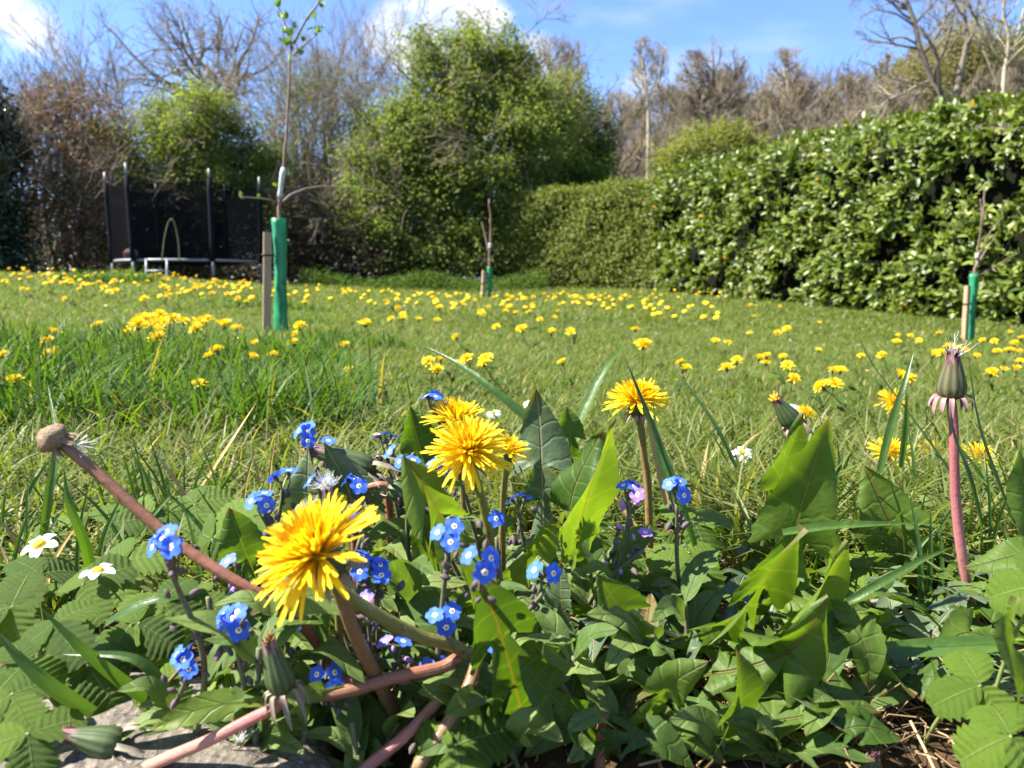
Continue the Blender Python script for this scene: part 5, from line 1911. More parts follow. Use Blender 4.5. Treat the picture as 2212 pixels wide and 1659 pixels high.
# ------------------------------------------------------------------ closed and spent heads
seed_bud('closed dandelion head with pink turned-back bracts on a tall pink stalk at the right', P(2054, 858, .42), (-.08, -.1, 1), px(92, .42), px(28, .42),
         [P(2060, 920, .42), P(2061, 980, .42), P(2066, 1100, .423), P(2082, 1225, .425), P(2104, 1330, .43), P(2128, 1420, .436), gp(2140, 1420, .44)], px(10.5, .42), 'stem_rose', 221, 'dark_tip', 'bract_pink', 14, .85, 26, bract_len=.8, body_mat='bud_old')
seed_bud('closed dandelion head with an orange tip, leaning left above the big right-hand leaf', P(1716, 918, .46), (-.62, -.1, .78), px(72, .46), px(22, .46),
         [P(1735, 960, .465), gp(1745, 960, .48)], px(8, .46), 'stem_pink', 222, 'orange_tuft', 'bract_pink', 9, .7)
seed_bud('closed dandelion head lying on the paving stone, pointing left', P(262, 1612, .272), (-.93, -.15, .33), px(118, .272), px(37, .272),
         [P(285, 1635, .276), P(310, 1668, .28), P(330, 1720, .29)], px(11, .27), 'stem_pink', 223, 'dark_tip', 'bract', 9, .8)
seed_bud('upright dark closed dandelion head on a pink stalk that lies across the paving stone', P(612, 1492, .252), (-.22, -.05, 1), px(122, .252), px(31, .252),
         [P(600, 1524, .252), P(545, 1552, .254), P(450, 1600, .258), P(330, 1652, .262), P(220, 1710, .268)], px(14, .255), 'stem_pink', 224, 'brown_tuft', 'bract', 10, .9)
seed_bud('nodding closed dandelion head lying left, behind the pale arrow-shaped leaves', P(806, 1018, .385), (-.93, -.05, .36), px(135, .385), px(30, .385),
         [P(822, 1035, .388), P(840, 1090, .40), gp(850, 1090, .41)], px(9, .38), 'stem_red', 225, 'brown_tuft', 'bract', 9, 1.0)
seed_bud('closed dandelion head bent down to the right under the middle dandelion', P(842, 1050, .37), (.82, -.1, -.48), px(105, .37), px(22, .37),
         [P(815, 1048, .37), P(785, 1060, .372), P(765, 1110, .38), gp(770, 1110, .39)], px(9, .37), 'stem_red', 226, 'brown_tuft', 'bract', 9, .5)
seed_bud('closed dandelion head with a puff of white hairs, just above the largest flower', P(722, 1135, .30), (-.12, -.1, 1), px(85, .30), px(24, .30),
         [P(722, 1180, .305), gp(735, 1180, .32)], px(9, .3), 'stem_green', 227, 'pappus', 'bract', 8, .8, 90)
seed_bud('closed dandelion head at the bottom edge with only its pink bracts in view', P(1872, 1672, .285), (.1, -.25, 1), px(60, .285), px(26, .285),
         [P(1880, 1720, .288), P(1890, 1780, .295)], px(9, .285), 'stem_pink', 228, 'dark_tip', 'bract_pink', 9, .2)

# seedless head, top left of the bed
rng = R0(231)
C = P(118, 948, .30)
F = frame((-.72, -.25, .62))
t = thing('spent_dandelion', 'bare brown dandelion head with no seeds left, on a long leaning stalk at the left', 'dandelion', gp(600, 1300, .31))
R_ = px(34, .30)
g = Geo()
lathe(g, [(R_ * .35, -.75 * R_), (R_ * .55, -.5 * R_), (R_ * .9, -.15 * R_), (R_ * .98, .1 * R_), (R_ * .8, .5 * R_), (R_ * .45, .78 * R_), (.0003, .86 * R_)], F, C, 22, ribs=7, rib_amp=.04)
vv = g.V[0]
dv_ = vv - C
g.V[0] = C + dv_ * (1 + rng.normal(0, .05, len(vv)) + .10 * np.sin(dv_[:, 0] / R_ * 4 + 1) * np.sin(dv_[:, 1] / R_ * 5))[:, None]
g.build('receptacle', MT['receptacle'], t)
for i in range(9):
    a = i * .698 + rng.normal(0, .2)
    o = np.array([math.cos(a), math.sin(a), 0])
    k = rng.uniform(.5, 1.2)
    g = Geo()
    blade_mesh(g, [C + F @ (o * R_ * .6 + (0, 0, -.35 * R_)), C + F @ (o * R_ * .85 + (0, 0, -.6 * R_)), C + F @ (o * R_ * (.9 + .3 * k) + np.array([0, 0, -(.7 + .6 * k) * R_]))], R_ * .17, lance_profile, F[:, 2], 9, 5, .4)
    g.build('bract', MT['fmn_dry'], t)
pappus_hairs(t, P(150, 968, .30), frame((.9, -.1, .1)), .010, 26, rng, .35)
stem_tube(t, [P(138, 962, .30), P(220, 1030, .299), P(310, 1112, .297), P(400, 1185, .295), P(500, 1250, .293), P(600, 1310, .295), P(690, 1400, .305), gp(760, 1400, .33)], px(12.5, .298), 'stem_red', 40, 14, seed=5)

# bare stalks whose heads are out of sight
for lab, pts, r, mt in [
    ('pale green stalk running down to the right from behind the largest flower', [P(735, 1275, .272), P(800, 1320, .276), P(900, 1372, .284), P(1020, 1425, .296), gp(1090, 1440, .32)], 15, 'stem_green'),
    ('thick green stalk behind the left side of the largest flower', [P(570, 1240, .30), P(610, 1300, .302), P(680, 1365, .306), P(745, 1425, .312), gp(800, 1450, .33)], 17, 'stem_green'),
    ('reddish stalk lying across the plants to the right of the upright dark bud', [P(660, 1508, .272), P(760, 1490, .276), P(860, 1462, .283), P(950, 1443, .29), P(1015, 1432, .298), gp(1070, 1440, .32)], 14, 'stem_red'),
    ('short dark red stalk behind the longer reddish one', [P(720, 1470, .295), P(790, 1472, .297), P(880, 1476, .30), gp(930, 1490, .32)], 13, 'stem_rose'),
    ('pink stalk slanting up to the right from the bottom edge', [P(760, 1690, .268), P(800, 1652, .272), P(880, 1585, .28), P(960, 1500, .292), P(1005, 1450, .305)], 14, 'stem_pink'),
    ('brown stalk slanting up from the bottom edge, right of the pink one', [P(880, 1700, .262), P(910, 1645, .266), P(960, 1575, .272), P(1010, 1490, .28), P(1030, 1430, .288)], 15, 'stem_brown'),
    ('brown leaf stalk standing near the bottom, right of centre', [P(1295, 1680, .285), P(1298, 1600, .288), P(1305, 1540, .292)], 13, 'stem_red'),
    ('thin orange runner curving over the back edge of the paving stone', [P(395, 1440, .30), P(340, 1500, .298), P(300, 1550, .296), P(275, 1590, .294), P(262, 1640, .30)], 5, 'stem_brown'),
]:
    t = thing('dandelion_stalk', lab, 'stalk', pts[-1])
    stem_tube(t, pts, px(r, .285), mt, 30, 14, seed=len(lab))

# ------------------------------------------------------------------ dandelion rosettes with placed leaves
pl = thing('dandelion_plant', 'dandelion plant in the middle with the tall backlit leaf and the grey-green leaves behind it', 'dandelion plant', gp(1180, 1300, .43))
dleaf(pl, [(1228, 1310, .40), (1240, 1200, .388), (1272, 1060, .376), (1332, 905, .37)], 165, (.75, -.65, .05), 1, .40, 'd_leaf_red', .95, fold=.25, wave=.05, back=.35)
dleaf(pl, [(1225, 1180, .43), (1240, 1060, .425), (1300, 932, .42)], 135, (-.55, -.55, .6), 0, .35, 'd_leaf', .35)
dleaf(pl, [(1174, 1220, .45), (1172, 1060, .45), (1168, 940, .452), (1158, 838, .455)], 128, (-.25, -1, .3), 2, .52, 'd_leaf_pale', .45, back=.8)
dleaf(pl, [(1238, 1000, .5), (1232, 940, .5), (1224, 878, .505)], 76, (.3, -.9, .3), 1, .5, 'd_leaf', .55)
dleaf(pl, [(935, 1060, .44), (908, 970, .44), (884, 876, .442)], 108, (.35, -.9, .3), 0, .4, 'd_leaf', .1, fold=.3)
dleaf(pl, [(1275, 1210, .41), (1285, 1120, .405), (1310, 1040, .40)], 55, (.7, -.6, .2), 1, .5, 'd_leaf', .8)
dleaf(pl, [(1110, 1330, .40), (1150, 1220, .395), (1205, 1140, .39)], 110, (-.3, -.7, .7), 2, .5, 'd_leaf_pale', .5)
pl = thing('dandelion_plant', 'dandelion plant under the middle flower with a jagged leaf pointing right and upright dark leaves', 'dandelion plant', gp(1020, 1330, .38))
dleaf(pl, [(1050, 1290, .345), (975, 1165, .337), (925, 1065, .331), (872, 985, .326)], 190, (.55, -.62, .55), 3, .74, 'd_leaf_red', .85, back=1.0, wave=.06)
dleaf(pl, [(950, 1310, .37), (930, 1200, .37), (898, 1075, .37)], 95, (.6, -.75, .2), 1, .5, 'd_leaf', .4)
dleaf(pl, [(1060, 1330, .37), (1110, 1250, .36), (1165, 1175, .355), (1200, 1120, .35)], 90, (.5, -.7, .4), 2, .6, 'd_leaf', .75)
dleaf(pl, [(1130, 1560, .29), (1110, 1470, .277), (1075, 1350, .268), (1035, 1236, .262)], 190, (.35, -.85, .35), 2, .62, 'd_leaf_red', .12, back=.9, wave=.06)
dleaf(pl, [(1330, 1640, .30), (1250, 1560, .28), (1170, 1480, .27), (1120, 1415, .266)], 120, (.15, -.7, .7), 2, .6, 'd_leaf', .2, back=.8)
dleaf(pl, [(1230, 1380, .33), (1210, 1290, .325), (1215, 1210, .32)], 75, (-.5, -.8, .35), 1, .4, 'd_leaf_pale', .3)
pl = thing('dandelion_plant', 'dandelion plant at the left with pale arrow-shaped leaf tips, one reaching over the stone', 'dandelion plant', gp(700, 1330, .34))
dleaf(pl, [(705, 1190, .372), (668, 1085, .366), (666, 962, .36)], 135, (-.35, -.9, .3), 0, .42, 'd_leaf_pale', .55, back=.9, wave=.05)
dleaf(pl, [(768, 1130, .378), (750, 1050, .372), (700, 955, .368)], 140, (-.3, -.9, .4), 0, .40, 'd_leaf_pale', .7, back=1.0, wave=.06)
dleaf(pl, [(560, 1260, .33), (525, 1180, .325), (495, 1095, .32)], 120, (.1, -.9, .4), 0, .35, 'd_leaf', .15)
dleaf(pl, [(740, 1480, .275), (600, 1512, .264), (450, 1528, .258), (322, 1578, .253)], 72, (.25, -.75, .6), 1, .55, 'd_leaf', .95, back=.6)
dleaf(pl, [(660, 1240, .33), (640, 1150, .33), (690, 1060, .335)], 100, (-.4, -.8, .4), 1, .5, 'd_leaf_pale', .3)
pl = thing('dandelion_plant', 'dandelion plant at the right with one very broad dark leaf and a rounded pale leaf', 'dandelion plant', gp(1760, 1380, .43))
dleaf(pl, [(1640, 1330, .41), (1690, 1220, .40), (1735, 1080, .392), (1792, 896, .386)], 172, (-.10, -.95, .3), 2, .52, 'd_leaf', .05, back=.85, fold=.05, wave=.06, wmin=.3)
dleaf(pl, [(1650, 1180, .45), (1690, 1020, .445), (1737, 892, .44)], 110, (.5, -.8, .2), 0, .4, 'd_leaf', .6)
dleaf(pl, [(2060, 1400, .46), (1975, 1220, .468), (1915, 1110, .474), (1868, 1006, .48)], 165, (-.25, -.9, .45), 3, .58, 'd_leaf_red', .5, back=.7)
dleaf(pl, [(1790, 1330, .42), (1800, 1220, .41), (1790, 1120, .41)], 100, (.6, -.7, .2), 1, .5, 'd_leaf', .85)
pl = thing('dandelion_plant', 'dandelion plant at the lower right with bright jagged leaves fanning to the upper right', 'dandelion plant', gp(1480, 1480, .37))
dleaf(pl, [(1470, 1410, .345), (1580, 1340, .337), (1655, 1250, .331), (1735, 1138, .326)], 185, (.62, -.62, .35), 3, .66, 'd_leaf_red', .95, back=.9, wave=.08)
dleaf(pl, [(1540, 1480, .34), (1680, 1385, .332), (1765, 1280, .326), (1834, 1170, .32)], 150, (.55, -.6, .5), 3, .64, 'd_leaf_red', .9, back=.9, wave=.08)
dleaf(pl, [(1430, 1460, .335), (1590, 1448, .318), (1715, 1395, .306), (1790, 1290, .30)], 185, (.35, -.55, .75), 3, .6, 'd_leaf_red', .3, back=.9)
dleaf(pl, [(1400, 1500, .33), (1500, 1545, .31), (1640, 1560, .30), (1790, 1540, .295)], 170, (.1, -.4, .9), 3, .58, 'd_leaf', .2, back=.9)
dleaf(pl, [(1480, 1480, .34), (1400, 1400, .33), (1330, 1300, .325), (1290, 1240, .32)], 120, (-.2, -.7, .7), 3, .6, 'd_leaf', .5, back=.9)
dleaf(pl, [(1500, 1700, .30), (1560, 1610, .292), (1600, 1500, .288), (1590, 1400, .288)], 130, (.5, -.7, .4), 2, .55, 'd_leaf', .15)
dleaf(pl, [(1380, 1650, .30), (1400, 1560, .292), (1450, 1480, .287), (1530, 1430, .285)], 110, (.5, -.7, .5), 2, .6, 'd_leaf', .75)
dleaf(pl, [(1540, 1420, .33), (1660, 1470, .315), (1780, 1500, .305), (1905, 1540, .30)], 150, (.1, -.45, .9), 4, .72, 'd_leaf', .25, back=1.0, wmin=.18)
dleaf(pl, [(1760, 1400, .33), (1830, 1350, .32), (1870, 1400, .312), (1880, 1490, .308)], 110, (.2, -.9, .4), 2, .55, 'd_leaf', .5, back=.8)
dleaf(pl, [(1900, 1420, .34), (1990, 1450, .325), (2060, 1500, .315), (2105, 1570, .31)], 120, (-.1, -.5, .85), 3, .66, 'd_leaf_pale', .35, back=.9)
dleaf(pl, [(1640, 1620, .30), (1760, 1600, .292), (1860, 1570, .29), (1960, 1600, .29)], 105, (-.1, -.4, .9), 4, .74, 'd_leaf', .1, back=1.0, wmin=.18)
dleaf(pl, [(1300, 1500, .31), (1400, 1530, .30), (1490, 1580, .29), (1560, 1650, .285)], 120, (.2, -.5, .85), 4, .72, 'd_leaf', .35, back=1.0, wmin=.18)
dleaf(pl, [(1230, 1640, .285), (1330, 1600, .28), (1420, 1600, .278), (1500, 1660, .276)], 100, (0, -.5, .85), 3, .66, 'd_leaf', .15, back=.9)
pl = thing('dandelion_plant', 'dandelion plant at the right edge, its rounded leaf tips cut by the frame', 'dandelion plant', gp(2290, 1500, .30))
dleaf(pl, [(2270, 1260, .36), (2225, 1110, .358), (2196, 950, .36)], 115, (.4, -.9, .2), 0, .35, 'd_leaf', .2)
dleaf(pl, [(2290, 1560, .22), (2205, 1460, .212), (2175, 1370, .21), (2195, 1290, .212)], 165, (.75, -.6, .1), 0, .3, 'd_leaf_red', .7)
dleaf(pl, [(2300, 1180, .33), (2200, 1200, .33), (2080, 1230, .335)], 90, (.1, -.5, .85), 1, .4, 'd_leaf', .6)

# lower, smaller rosettes that fill the bed
rng = R0(301)
ros = [(-.02, .40), (.05, .36), (.12, .40), (.19, .36), (.24, .42), (.10, .47), (.02, .50), (-.06, .46), (.30, .40), (.17, .52), (.02, .335), (.10, .33), (.17, .33), (.26, .345), (.34, .50), (.20, .385), (.23, .36), (.155, .375), (.06, .39), (.27, .375), (.31, .37), (.08, .35), (.115, .365), (-.05, .37), (.13, .44), (.22, .48), (-.01, .44), (.07, .43), (.29, .46), (-.07, .40)]
for i, (x, y) in enumerate(ros):
    b = ground_pt(x + rng.normal(0, .008), y + rng.normal(0, .008))
    pl = thing('dandelion_plant', 'small leafy dandelion rosette without flowers, low among the taller plants in the bed', 'dandelion plant', b, 'low dandelion rosettes filling the bed')
    for j in range(int(rng.integers(7, 11))):
        a = rng.random() * 6.3
        o = np.array([math.cos(a), math.sin(a), 0])
        L = rng.uniform(.045, .085)
        up = rng.uniform(.35, 1.1)
        pts = [b + o * .003, b + o * L * .35 + np.array([0, 0, L * .42 * up]), b + o * L * .72 + np.array([0, 0, L * .62 * up]), b + o * L + np.array([0, 0, L * (.55 * up - .05)])]
        if pts[-1][1] < .285 or pts[2][1] < .28:
            continue
        side = np.cross(o, (0, 0, 1))
        nrm = np.array([0, 0, 1.0]) - o * .5 * up + side * rng.normal(0, .35)
        dleaf(pl, pts, L * rng.uniform(.22, .34), nrm, int(rng.integers(3, 6)), rng.uniform(.66, .8), ['d_leaf', 'd_leaf', 'd_leaf_red', 'd_leaf_pale'][int(rng.integers(0, 4))], rng.random(), back=rng.uniform(.7, 1.2), world=True, twist=rng.normal(0, .35), wmin=.15)

# ------------------------------------------------------------------ forget-me-nots
FM = [  # x, y, d, flowers, buds, lilac, face, label
    (348, 1165, .252, 6, 6, 0, (-.25, -.7, .65), 'largest forget-me-not cluster, at the left beside the leaning brown stalk'),
    (500, 1338, .262, 5, 4, 1, (-.1, -.75, .6), 'forget-me-not cluster below the left edge of the largest dandelion'),
    (392, 1425, .27, 4, 4, 0, (-.35, -.75, .5), 'forget-me-not cluster at lower left with a narrow leaf pointing right beneath it'),
    (706, 1465, .275, 3, 4, 1, (.1, -.85, .45), 'forget-me-not cluster between the upright dark bud and the crossing stalks'),
    (945, 1440, .292, 2, 3, 0, (.2, -.8, .5), 'pair of forget-me-not flowers above the end of the reddish stalk'),
    (962, 1330, .288, 3, 1, 0, (.05, -.85, .5), 'three forget-me-not flowers in the open, right of the largest dandelion'),
    (853, 1388, .29, 2, 5, 1, (.1, -.6, .75), 'forget-me-not with a purple bud under the pale green stalk'),
    (1038, 1207, .243, 3, 5, 1, (.05, -.8, .55), 'two big forget-me-not flowers side by side in the middle of the bed'),
    (1176, 1238, .285, 2, 5, 0, (-.05, -.85, .5), 'forget-me-not flowers low beside the tall backlit leaf'),
    (965, 1147, .282, 3, 5, 1, (-.3, -.7, .6), 'forget-me-not cluster seen partly edge-on, left of the green flower stalk'),
    (1072, 1120, .325, 1, 2, 0, (.05, -.95, .25), 'single dark blue forget-me-not flower right of the green flower stalk'),
    (1120, 1072, .36, 2, 2, 0, (-.2, .1, .95), 'forget-me-not seen from the side with thin stalks, below the half-hidden dandelion'),
    (1366, 1050, .365, 4, 7, 2, (.0, -.45, .85), 'blue and purple forget-me-not cluster under the tall dandelion'),
    (1466, 1050, .36, 4, 6, 1, (.05, -.7, .65), 'forget-me-not cluster to the right of the tall dandelion stalk'),
    (770, 1212, .30, 4, 6, 1, (-.1, -.5, .8), 'forget-me-not cluster touching the right edge of the largest dandelion'),
    (818, 1220, .302, 4, 8, 1, (.1, -.4, .9), 'forget-me-not cluster with many grey buds, right of the one touching the largest dandelion'),
    (790, 1292, .295, 1, 9, 2, (-.4, -.6, .7), 'forget-me-not with one flower and dark purple buds above the pale green stalk'),
    (562, 1075, .325, 4, 6, 0, (-.2, -.55, .8), 'forget-me-not cluster left of the pale arrow-shaped leaf'),
    (606, 1020, .345, 2, 3, 0, (-.4, -.1, .9), 'small forget-me-not tucked against the edge of the pale leaf'),
    (662, 932, .365, 4, 7, 0, (-.1, -.75, .65), 'forget-me-not head rising above the pale arrow-shaped leaves'),
    (710, 952, .38, 1, 4, 0, (.2, -.3, .9), 'single small forget-me-not flower right of the head above the pale leaves'),
    (832, 938, .385, 2, 12, 0, (.0, -.1, 1), 'mostly faded forget-me-not with brown dried calyxes in front of the dark leaf'),
    (842, 975, .38, 1, 14, 0, (-.5, -.4, .6), 'dry brown forget-me-not seed head below the faded one'),
    (876, 1000, .362, 2, 2, 0, (-.3, -.7, .6), 'forget-me-not flowers left under the middle dandelion'),
    (950, 1000, .375, 3, 6, 0, (-.1, -.5, .8), 'forget-me-not cluster close under the petals of the middle dandelion'),
    (938, 852, .43, 5, 7, 0, (.05, .2, 1), 'tallest forget-me-not, its head level with the dandelion behind the middle one'),
    (764, 1036, .35, 4, 7, 0, (.0, -.25, 1), 'forget-me-not cluster in front of the nodding closed head'),
    (686, 1045, .355, 2, 2, 2, (.1, -.7, .6), 'small pinkish forget-me-not between the two pale leaves'),
    (774, 1122, .325, 1, 2, 0, (.1, -.9, .3), 'forget-me-not flower partly behind the petals of the largest dandelion'),
    (614, 1352, .29, 2, 3, 1, (-.1, -.3, .9), 'small forget-me-not low under the largest dandelion'),
    (1062, 1388, .30, 1, 3, 1, (.0, -.5, .8), 'forget-me-not flower half hidden behind the broad dark leaf'),
    (492, 1212, .31, 1, 8, 1, (-.2, -.3, .9), 'pale lilac forget-me-not buds left of the largest dandelion'),
    (936, 1600, .275, 1, 3, 0, (.7, -.6, .2), 'forget-me-not flower seen edge-on at the bottom near the slanting stalks'),
    (895, 948 + 30, .40, 0, 9, 0, (0, -.5, .8), 'withered forget-me-not stalk with dark buds beside the dark leaf'),
    (1394, 1150, .365, 1, 6, 2, (.1, -.6, .7), 'purple forget-me-not bud cluster low to the right of the tall backlit leaf'),
]
for i, (x, y, d, nf_, nb_, li, face, lab) in enumerate(FM):
    ft_ = ground_pt(P(x, y, d)[0] + .012, .335) if d < .25 else None
    fmn(lab, P(x, y, d), d, nf_, 400 + i, foot=ft_, bend=(P(x + 10, y + 120, .285) if ft_ is not None else None), size=.0041 if d < .3 else .0045, face=face, n_bud=nb_ + 4, lilac=li if 'purple' in lab or 'lilac' in lab else 0, dry=('dried' in lab or 'dry' in lab or 'withered' in lab), leaves=4 if d < .33 else 3)

# forget-me-not foliage shoots between the flowers
rng = R0(501)
SH = [(560, 1400, .27), (660, 1575, .275), (760, 1560, .28), (860, 1560, .29), (1080, 1500, .285), (1150, 1350, .33), (1290, 1260, .38), (1330, 1180, .40), (1240, 1420, .31),
      (1400, 1380, .33), (1350, 1480, .31), (980, 1420, .31), (900, 1300, .33), (860, 1250, .34), (640, 1420, .29), (1200, 1460, .30), (1480, 1300, .36), (1010, 1540, .29), (1560, 1600, .29), (1680, 1620, .29), (1780, 1480, .31),
      (590, 1330, .285), (450, 1290, .30), (1330, 1570, .29), (1100, 1600, .275), (700, 1390, .30)]
for i, (x, y, d) in enumerate(SH):
    top = P(x, y, d)
    f = ground_pt(top[0] + rng.normal(0, .01), top[1] + .012)
    t = thing('forget_me_not', 'leafy forget-me-not shoot without open flowers, narrow rounded hairy leaves', 'forget-me-not', f, 'flowerless forget-me-not shoots in the bed')
    path = spline([top, (top + f) / 2 + rng.normal(0, .004, 3), f], 12)
    stem_tube(t, path, .0012, 'fmn_stem', 14, 7, seed=i)
    for j in range(int(rng.integers(5, 8))):
        q = path[int(rng.uniform(0, .75) * 11)]
        a = rng.random() * 6.3
        o = unit(np.array([math.cos(a), math.sin(a) * .8, rng.uniform(.0, 1.0)]))
        L = rng.uniform(.024, .045)
        if (q + o * L)[1] < .25:
            o[1] = abs(o[1])
        fleaf(t, [q, q + unit(o + np.array([0, 0, .35])) * L * .5, q + o * L + np.array([0, 0, -.003])], L * rng.uniform(.13, .19), np.array([0, -.35, 1.0]) + rng.normal(0, .35, 3), 'f_leaf_old' if rng.random() < .05 else 'f_leaf')

# ------------------------------------------------------------------ wild strawberries
rng = R0(601)
LEFT = [(282, 1350, .33, 118, (.1, -.5, .85), (.9, -.2, 0)), (300, 1345, .33, 105, (-.1, -.7, .7), (-.5, -.5, -.4)), (118, 1345, .31, 110, (.0, -.6, .8), (.6, -.6, -.2)), (55, 1430, .295, 105, (.1, -.5, .85), (-.4, -.7, 0)),
        (190, 1440, .305, 100, (.2, -.6, .7), (.7, -.5, -.3)), (180, 1262, .36, 105, (-.2, -.6, .8), (.4, .2, .5)), (90, 1240, .37, 100, (.3, -.5, .8), (-.5, .1, .5)), (262, 1215, .40, 95, (-.3, -.6, .7), (.6, .0, .5)),
        (350, 1300, .36, 100, (-.1, -.5, .9), (.7, -.4, .0)), (60, 1585, .262, 120, (.2, -.4, .9), (.5, -.7, -.1)), (405, 1300, .37, 85, (-.3, -.5, .8), (.7, -.2, .2)), (25, 1310, .33, 110, (.2, -.6, .75), (-.6, -.4, .2)),
        (460, 1165, .40, 105, (-.4, -.8, .4), (.3, .1, .9)), (420, 1090, .5, 90, (-.2, -.6, .75), (.5, .2, .3)), (330, 1120, .52, 85, (.1, -.6, .8), (-.5, .1, .4)), (120, 1140, .52, 80, (0, -.5, .9), (-.8, 0, .2)), (545, 1180, .42, 80, (-.2, -.8, .5), (.0, .2, .9)), (25, 1500, .275, 110, (.1, -.5, .9), (.6, -.6, -.1)), (340, 1470, .30, 90, (-.2, -.5, .8), (.6, -.6, -.3)), (240, 1130, .5, 80, (0, -.6, .8), (.6, .1, .3))]
for i in range(22):
    x, y = rng.uniform(-.30, -.07), rng.uniform(.38, .58)
    LEFT.append((x, y, None, rng.uniform(.018, .026), (rng.normal(0, .3), -.45, .9), (rng.normal(0, 1), rng.normal(-.2, .6), 0)))
for i, (x, y, d, L, nr, tp_) in enumerate(LEFT):
    if d is None:
        c = ground_pt(x, y) + np.array([0, 0, rng.uniform(.012, .045)])
    else:
        c = P(x, y, d)
        L = px(L, d)
    f = ground_pt(c[0] + rng.normal(0, .012), c[1] + .012 + abs(rng.normal(0, .008)))
    t = thing('strawberry_plant', 'wild strawberry leaf of three toothed leaflets in the leafy patch at lower left', 'strawberry plant', f, 'wild strawberry leaves at lower left')
    straw_leaf(t, c, L, nr, tp_, f, rng)
RIGHT = [(2185, 1590, .255, 135, (-.3, -.45, .9), (-1, -.1, .05), 2, 'big sunlit strawberry leaf in the bottom right corner'), (2260, 1262, .30, 125, (-.3, -.5, .8), (-1, 0, .25), 2, 'sunlit strawberry leaf at the right edge beside the pink stalk'),
         (1500, 1128, .48, 100, (.1, -.5, .85), (.7, .1, .5), 1, 'strawberry leaf with its toothed edge raised, right of the blue flower heads'), (1490, 1195, .44, 95, (0, -.5, .9), (.2, -.7, .1), 2, 'strawberry leaf below the raised one, right of centre'),
         (1345, 1232, .41, 95, (.1, -.5, .85), (-.5, -.4, .1), 0, 'dark strawberry leaf between the tall backlit leaf and the jagged leaves'), (1440, 1235, .40, 85, (-.1, -.6, .8), (.7, -.5, 0), 1, 'folded strawberry leaf in the middle right of the bed'),
         (985, 1610, .265, 150, (-.3, -.6, .7), (.2, -.4, -.6), 1, 'strawberry leaf hanging at the bottom beside the slanting stalks'), (2120, 1480, .29, 120, (-.2, -.6, .8), (-.7, -.3, .2), 1, 'strawberry leaf above the big one in the bottom right corner')]
for (x, y, d, L, nr, tp_, tn, lab) in RIGHT:
    c = P(x, y, d)
    f = ground_pt(c[0] + rng.normal(0, .01), c[1] + .02)
    t = thing('strawberry_plant', lab, 'strawberry plant', f)
    straw_leaf(t, c, px(L, d), nr, tp_, f, rng, tn if L < 120 else 1, .25, 2.1 if L >= 120 else 1.2)
for i in range(12):
    x, y = rng.uniform(.06, .34), rng.uniform(.34, .60)
    c = ground_pt(x, y) + np.array([0, 0, rng.uniform(.012, .04)])
    f = ground_pt(x + rng.normal(0, .01), y + .015)
    t = thing('strawberry_plant', 'low wild strawberry leaf under the dandelion leaves on the right half of the bed', 'strawberry plant', f, 'low strawberry leaves on the right')
    straw_leaf(t, c, rng.uniform(.018, .025), (rng.normal(0, .3), -.4, .9), (rng.normal(0, 1), rng.normal(-.2, .6), 0), f, rng)


def white_flower(label, c, R, axis, seed, foot, name='strawberry_flower', cat='flower', npet=5, disc=.36, petw=.8, group=None):
    rng = R0(seed)
    F = frame(axis, rng.normal(0, 1, 3))
    t = thing(name, label, cat, foot, group)
    t_ = np.linspace(0, 1, 5)
    for i in range(npet):
        a = i * 2 * math.pi / npet + rng.normal(0, .06)
        o = np.array([math.cos(a), math.sin(a), 0])
        k = rng.normal(0, .12)
        g = Geo()
        blade_mesh(g, [c + F @ (o * R * .18), c + F @ (o * R * .6 + (0, 0, (.05 + k) * R)), c + F @ (o * R + np.array([0, 0, (k - .12) * R]))], R * petw * .42 * (5 / npet) ** .9, lambda q: np.clip(np.sin(np.pi * np.clip(q * .9 + .08, 0, 1)) ** .5, 0, 1), F[:, 2], 8, 5, .12, rnd=rng.random())
        g.build('petal', MT['white_petal'], t)
    g = Geo()
    lathe(g, [(R * disc, -.02 * R), (R * disc, .10 * R), (R * disc * .75, .25 * R), (R * .1, .32 * R), (.0001, .33 * R)], F, c, 14)
    g.build('disc', MT['yellow_disc'], t)
    g = Geo()
    tubes(g, spline([c, (c + foot) / 2 + rng.normal(0, .003, 3), foot], 8), np.full(8, .0007), 6)
    g.build('flower_stalk', MT['s_stalk'], t)


white_flower('white five-petalled strawberry flower at the left edge, yellow centre towards the camera', P(86, 1178, .39), px(40, .39), (-.1, -.35, .9), 1, gp(95, 1178, .41))
white_flower('white strawberry flower lower and right of the one at the left edge', P(212, 1236, .36), px(38, .36), (.05, -.15, 1), 2, gp(215, 1236, .38))
for i, (x, y, d, lab) in enumerate([(1603, 978, .72, 'white daisy facing up beside the left tip of the broad dark leaf'), (1146, 872, 1.0, 'small daisy tilted left above the grey-green leaf'), (1066, 893, 1.0, 'small daisy to the right of the two overlapping dandelions'), (1712, 884, 1.0, 'daisy just behind the orange-tipped closed head')]):
    c = P(x, y, d)
    white_flower(lab, c, .0105, (-.2, -.45, .85), 20 + i, ground_pt(c[0], c[1] + .01), 'daisy', 'daisy', 15, .34, 1.1)

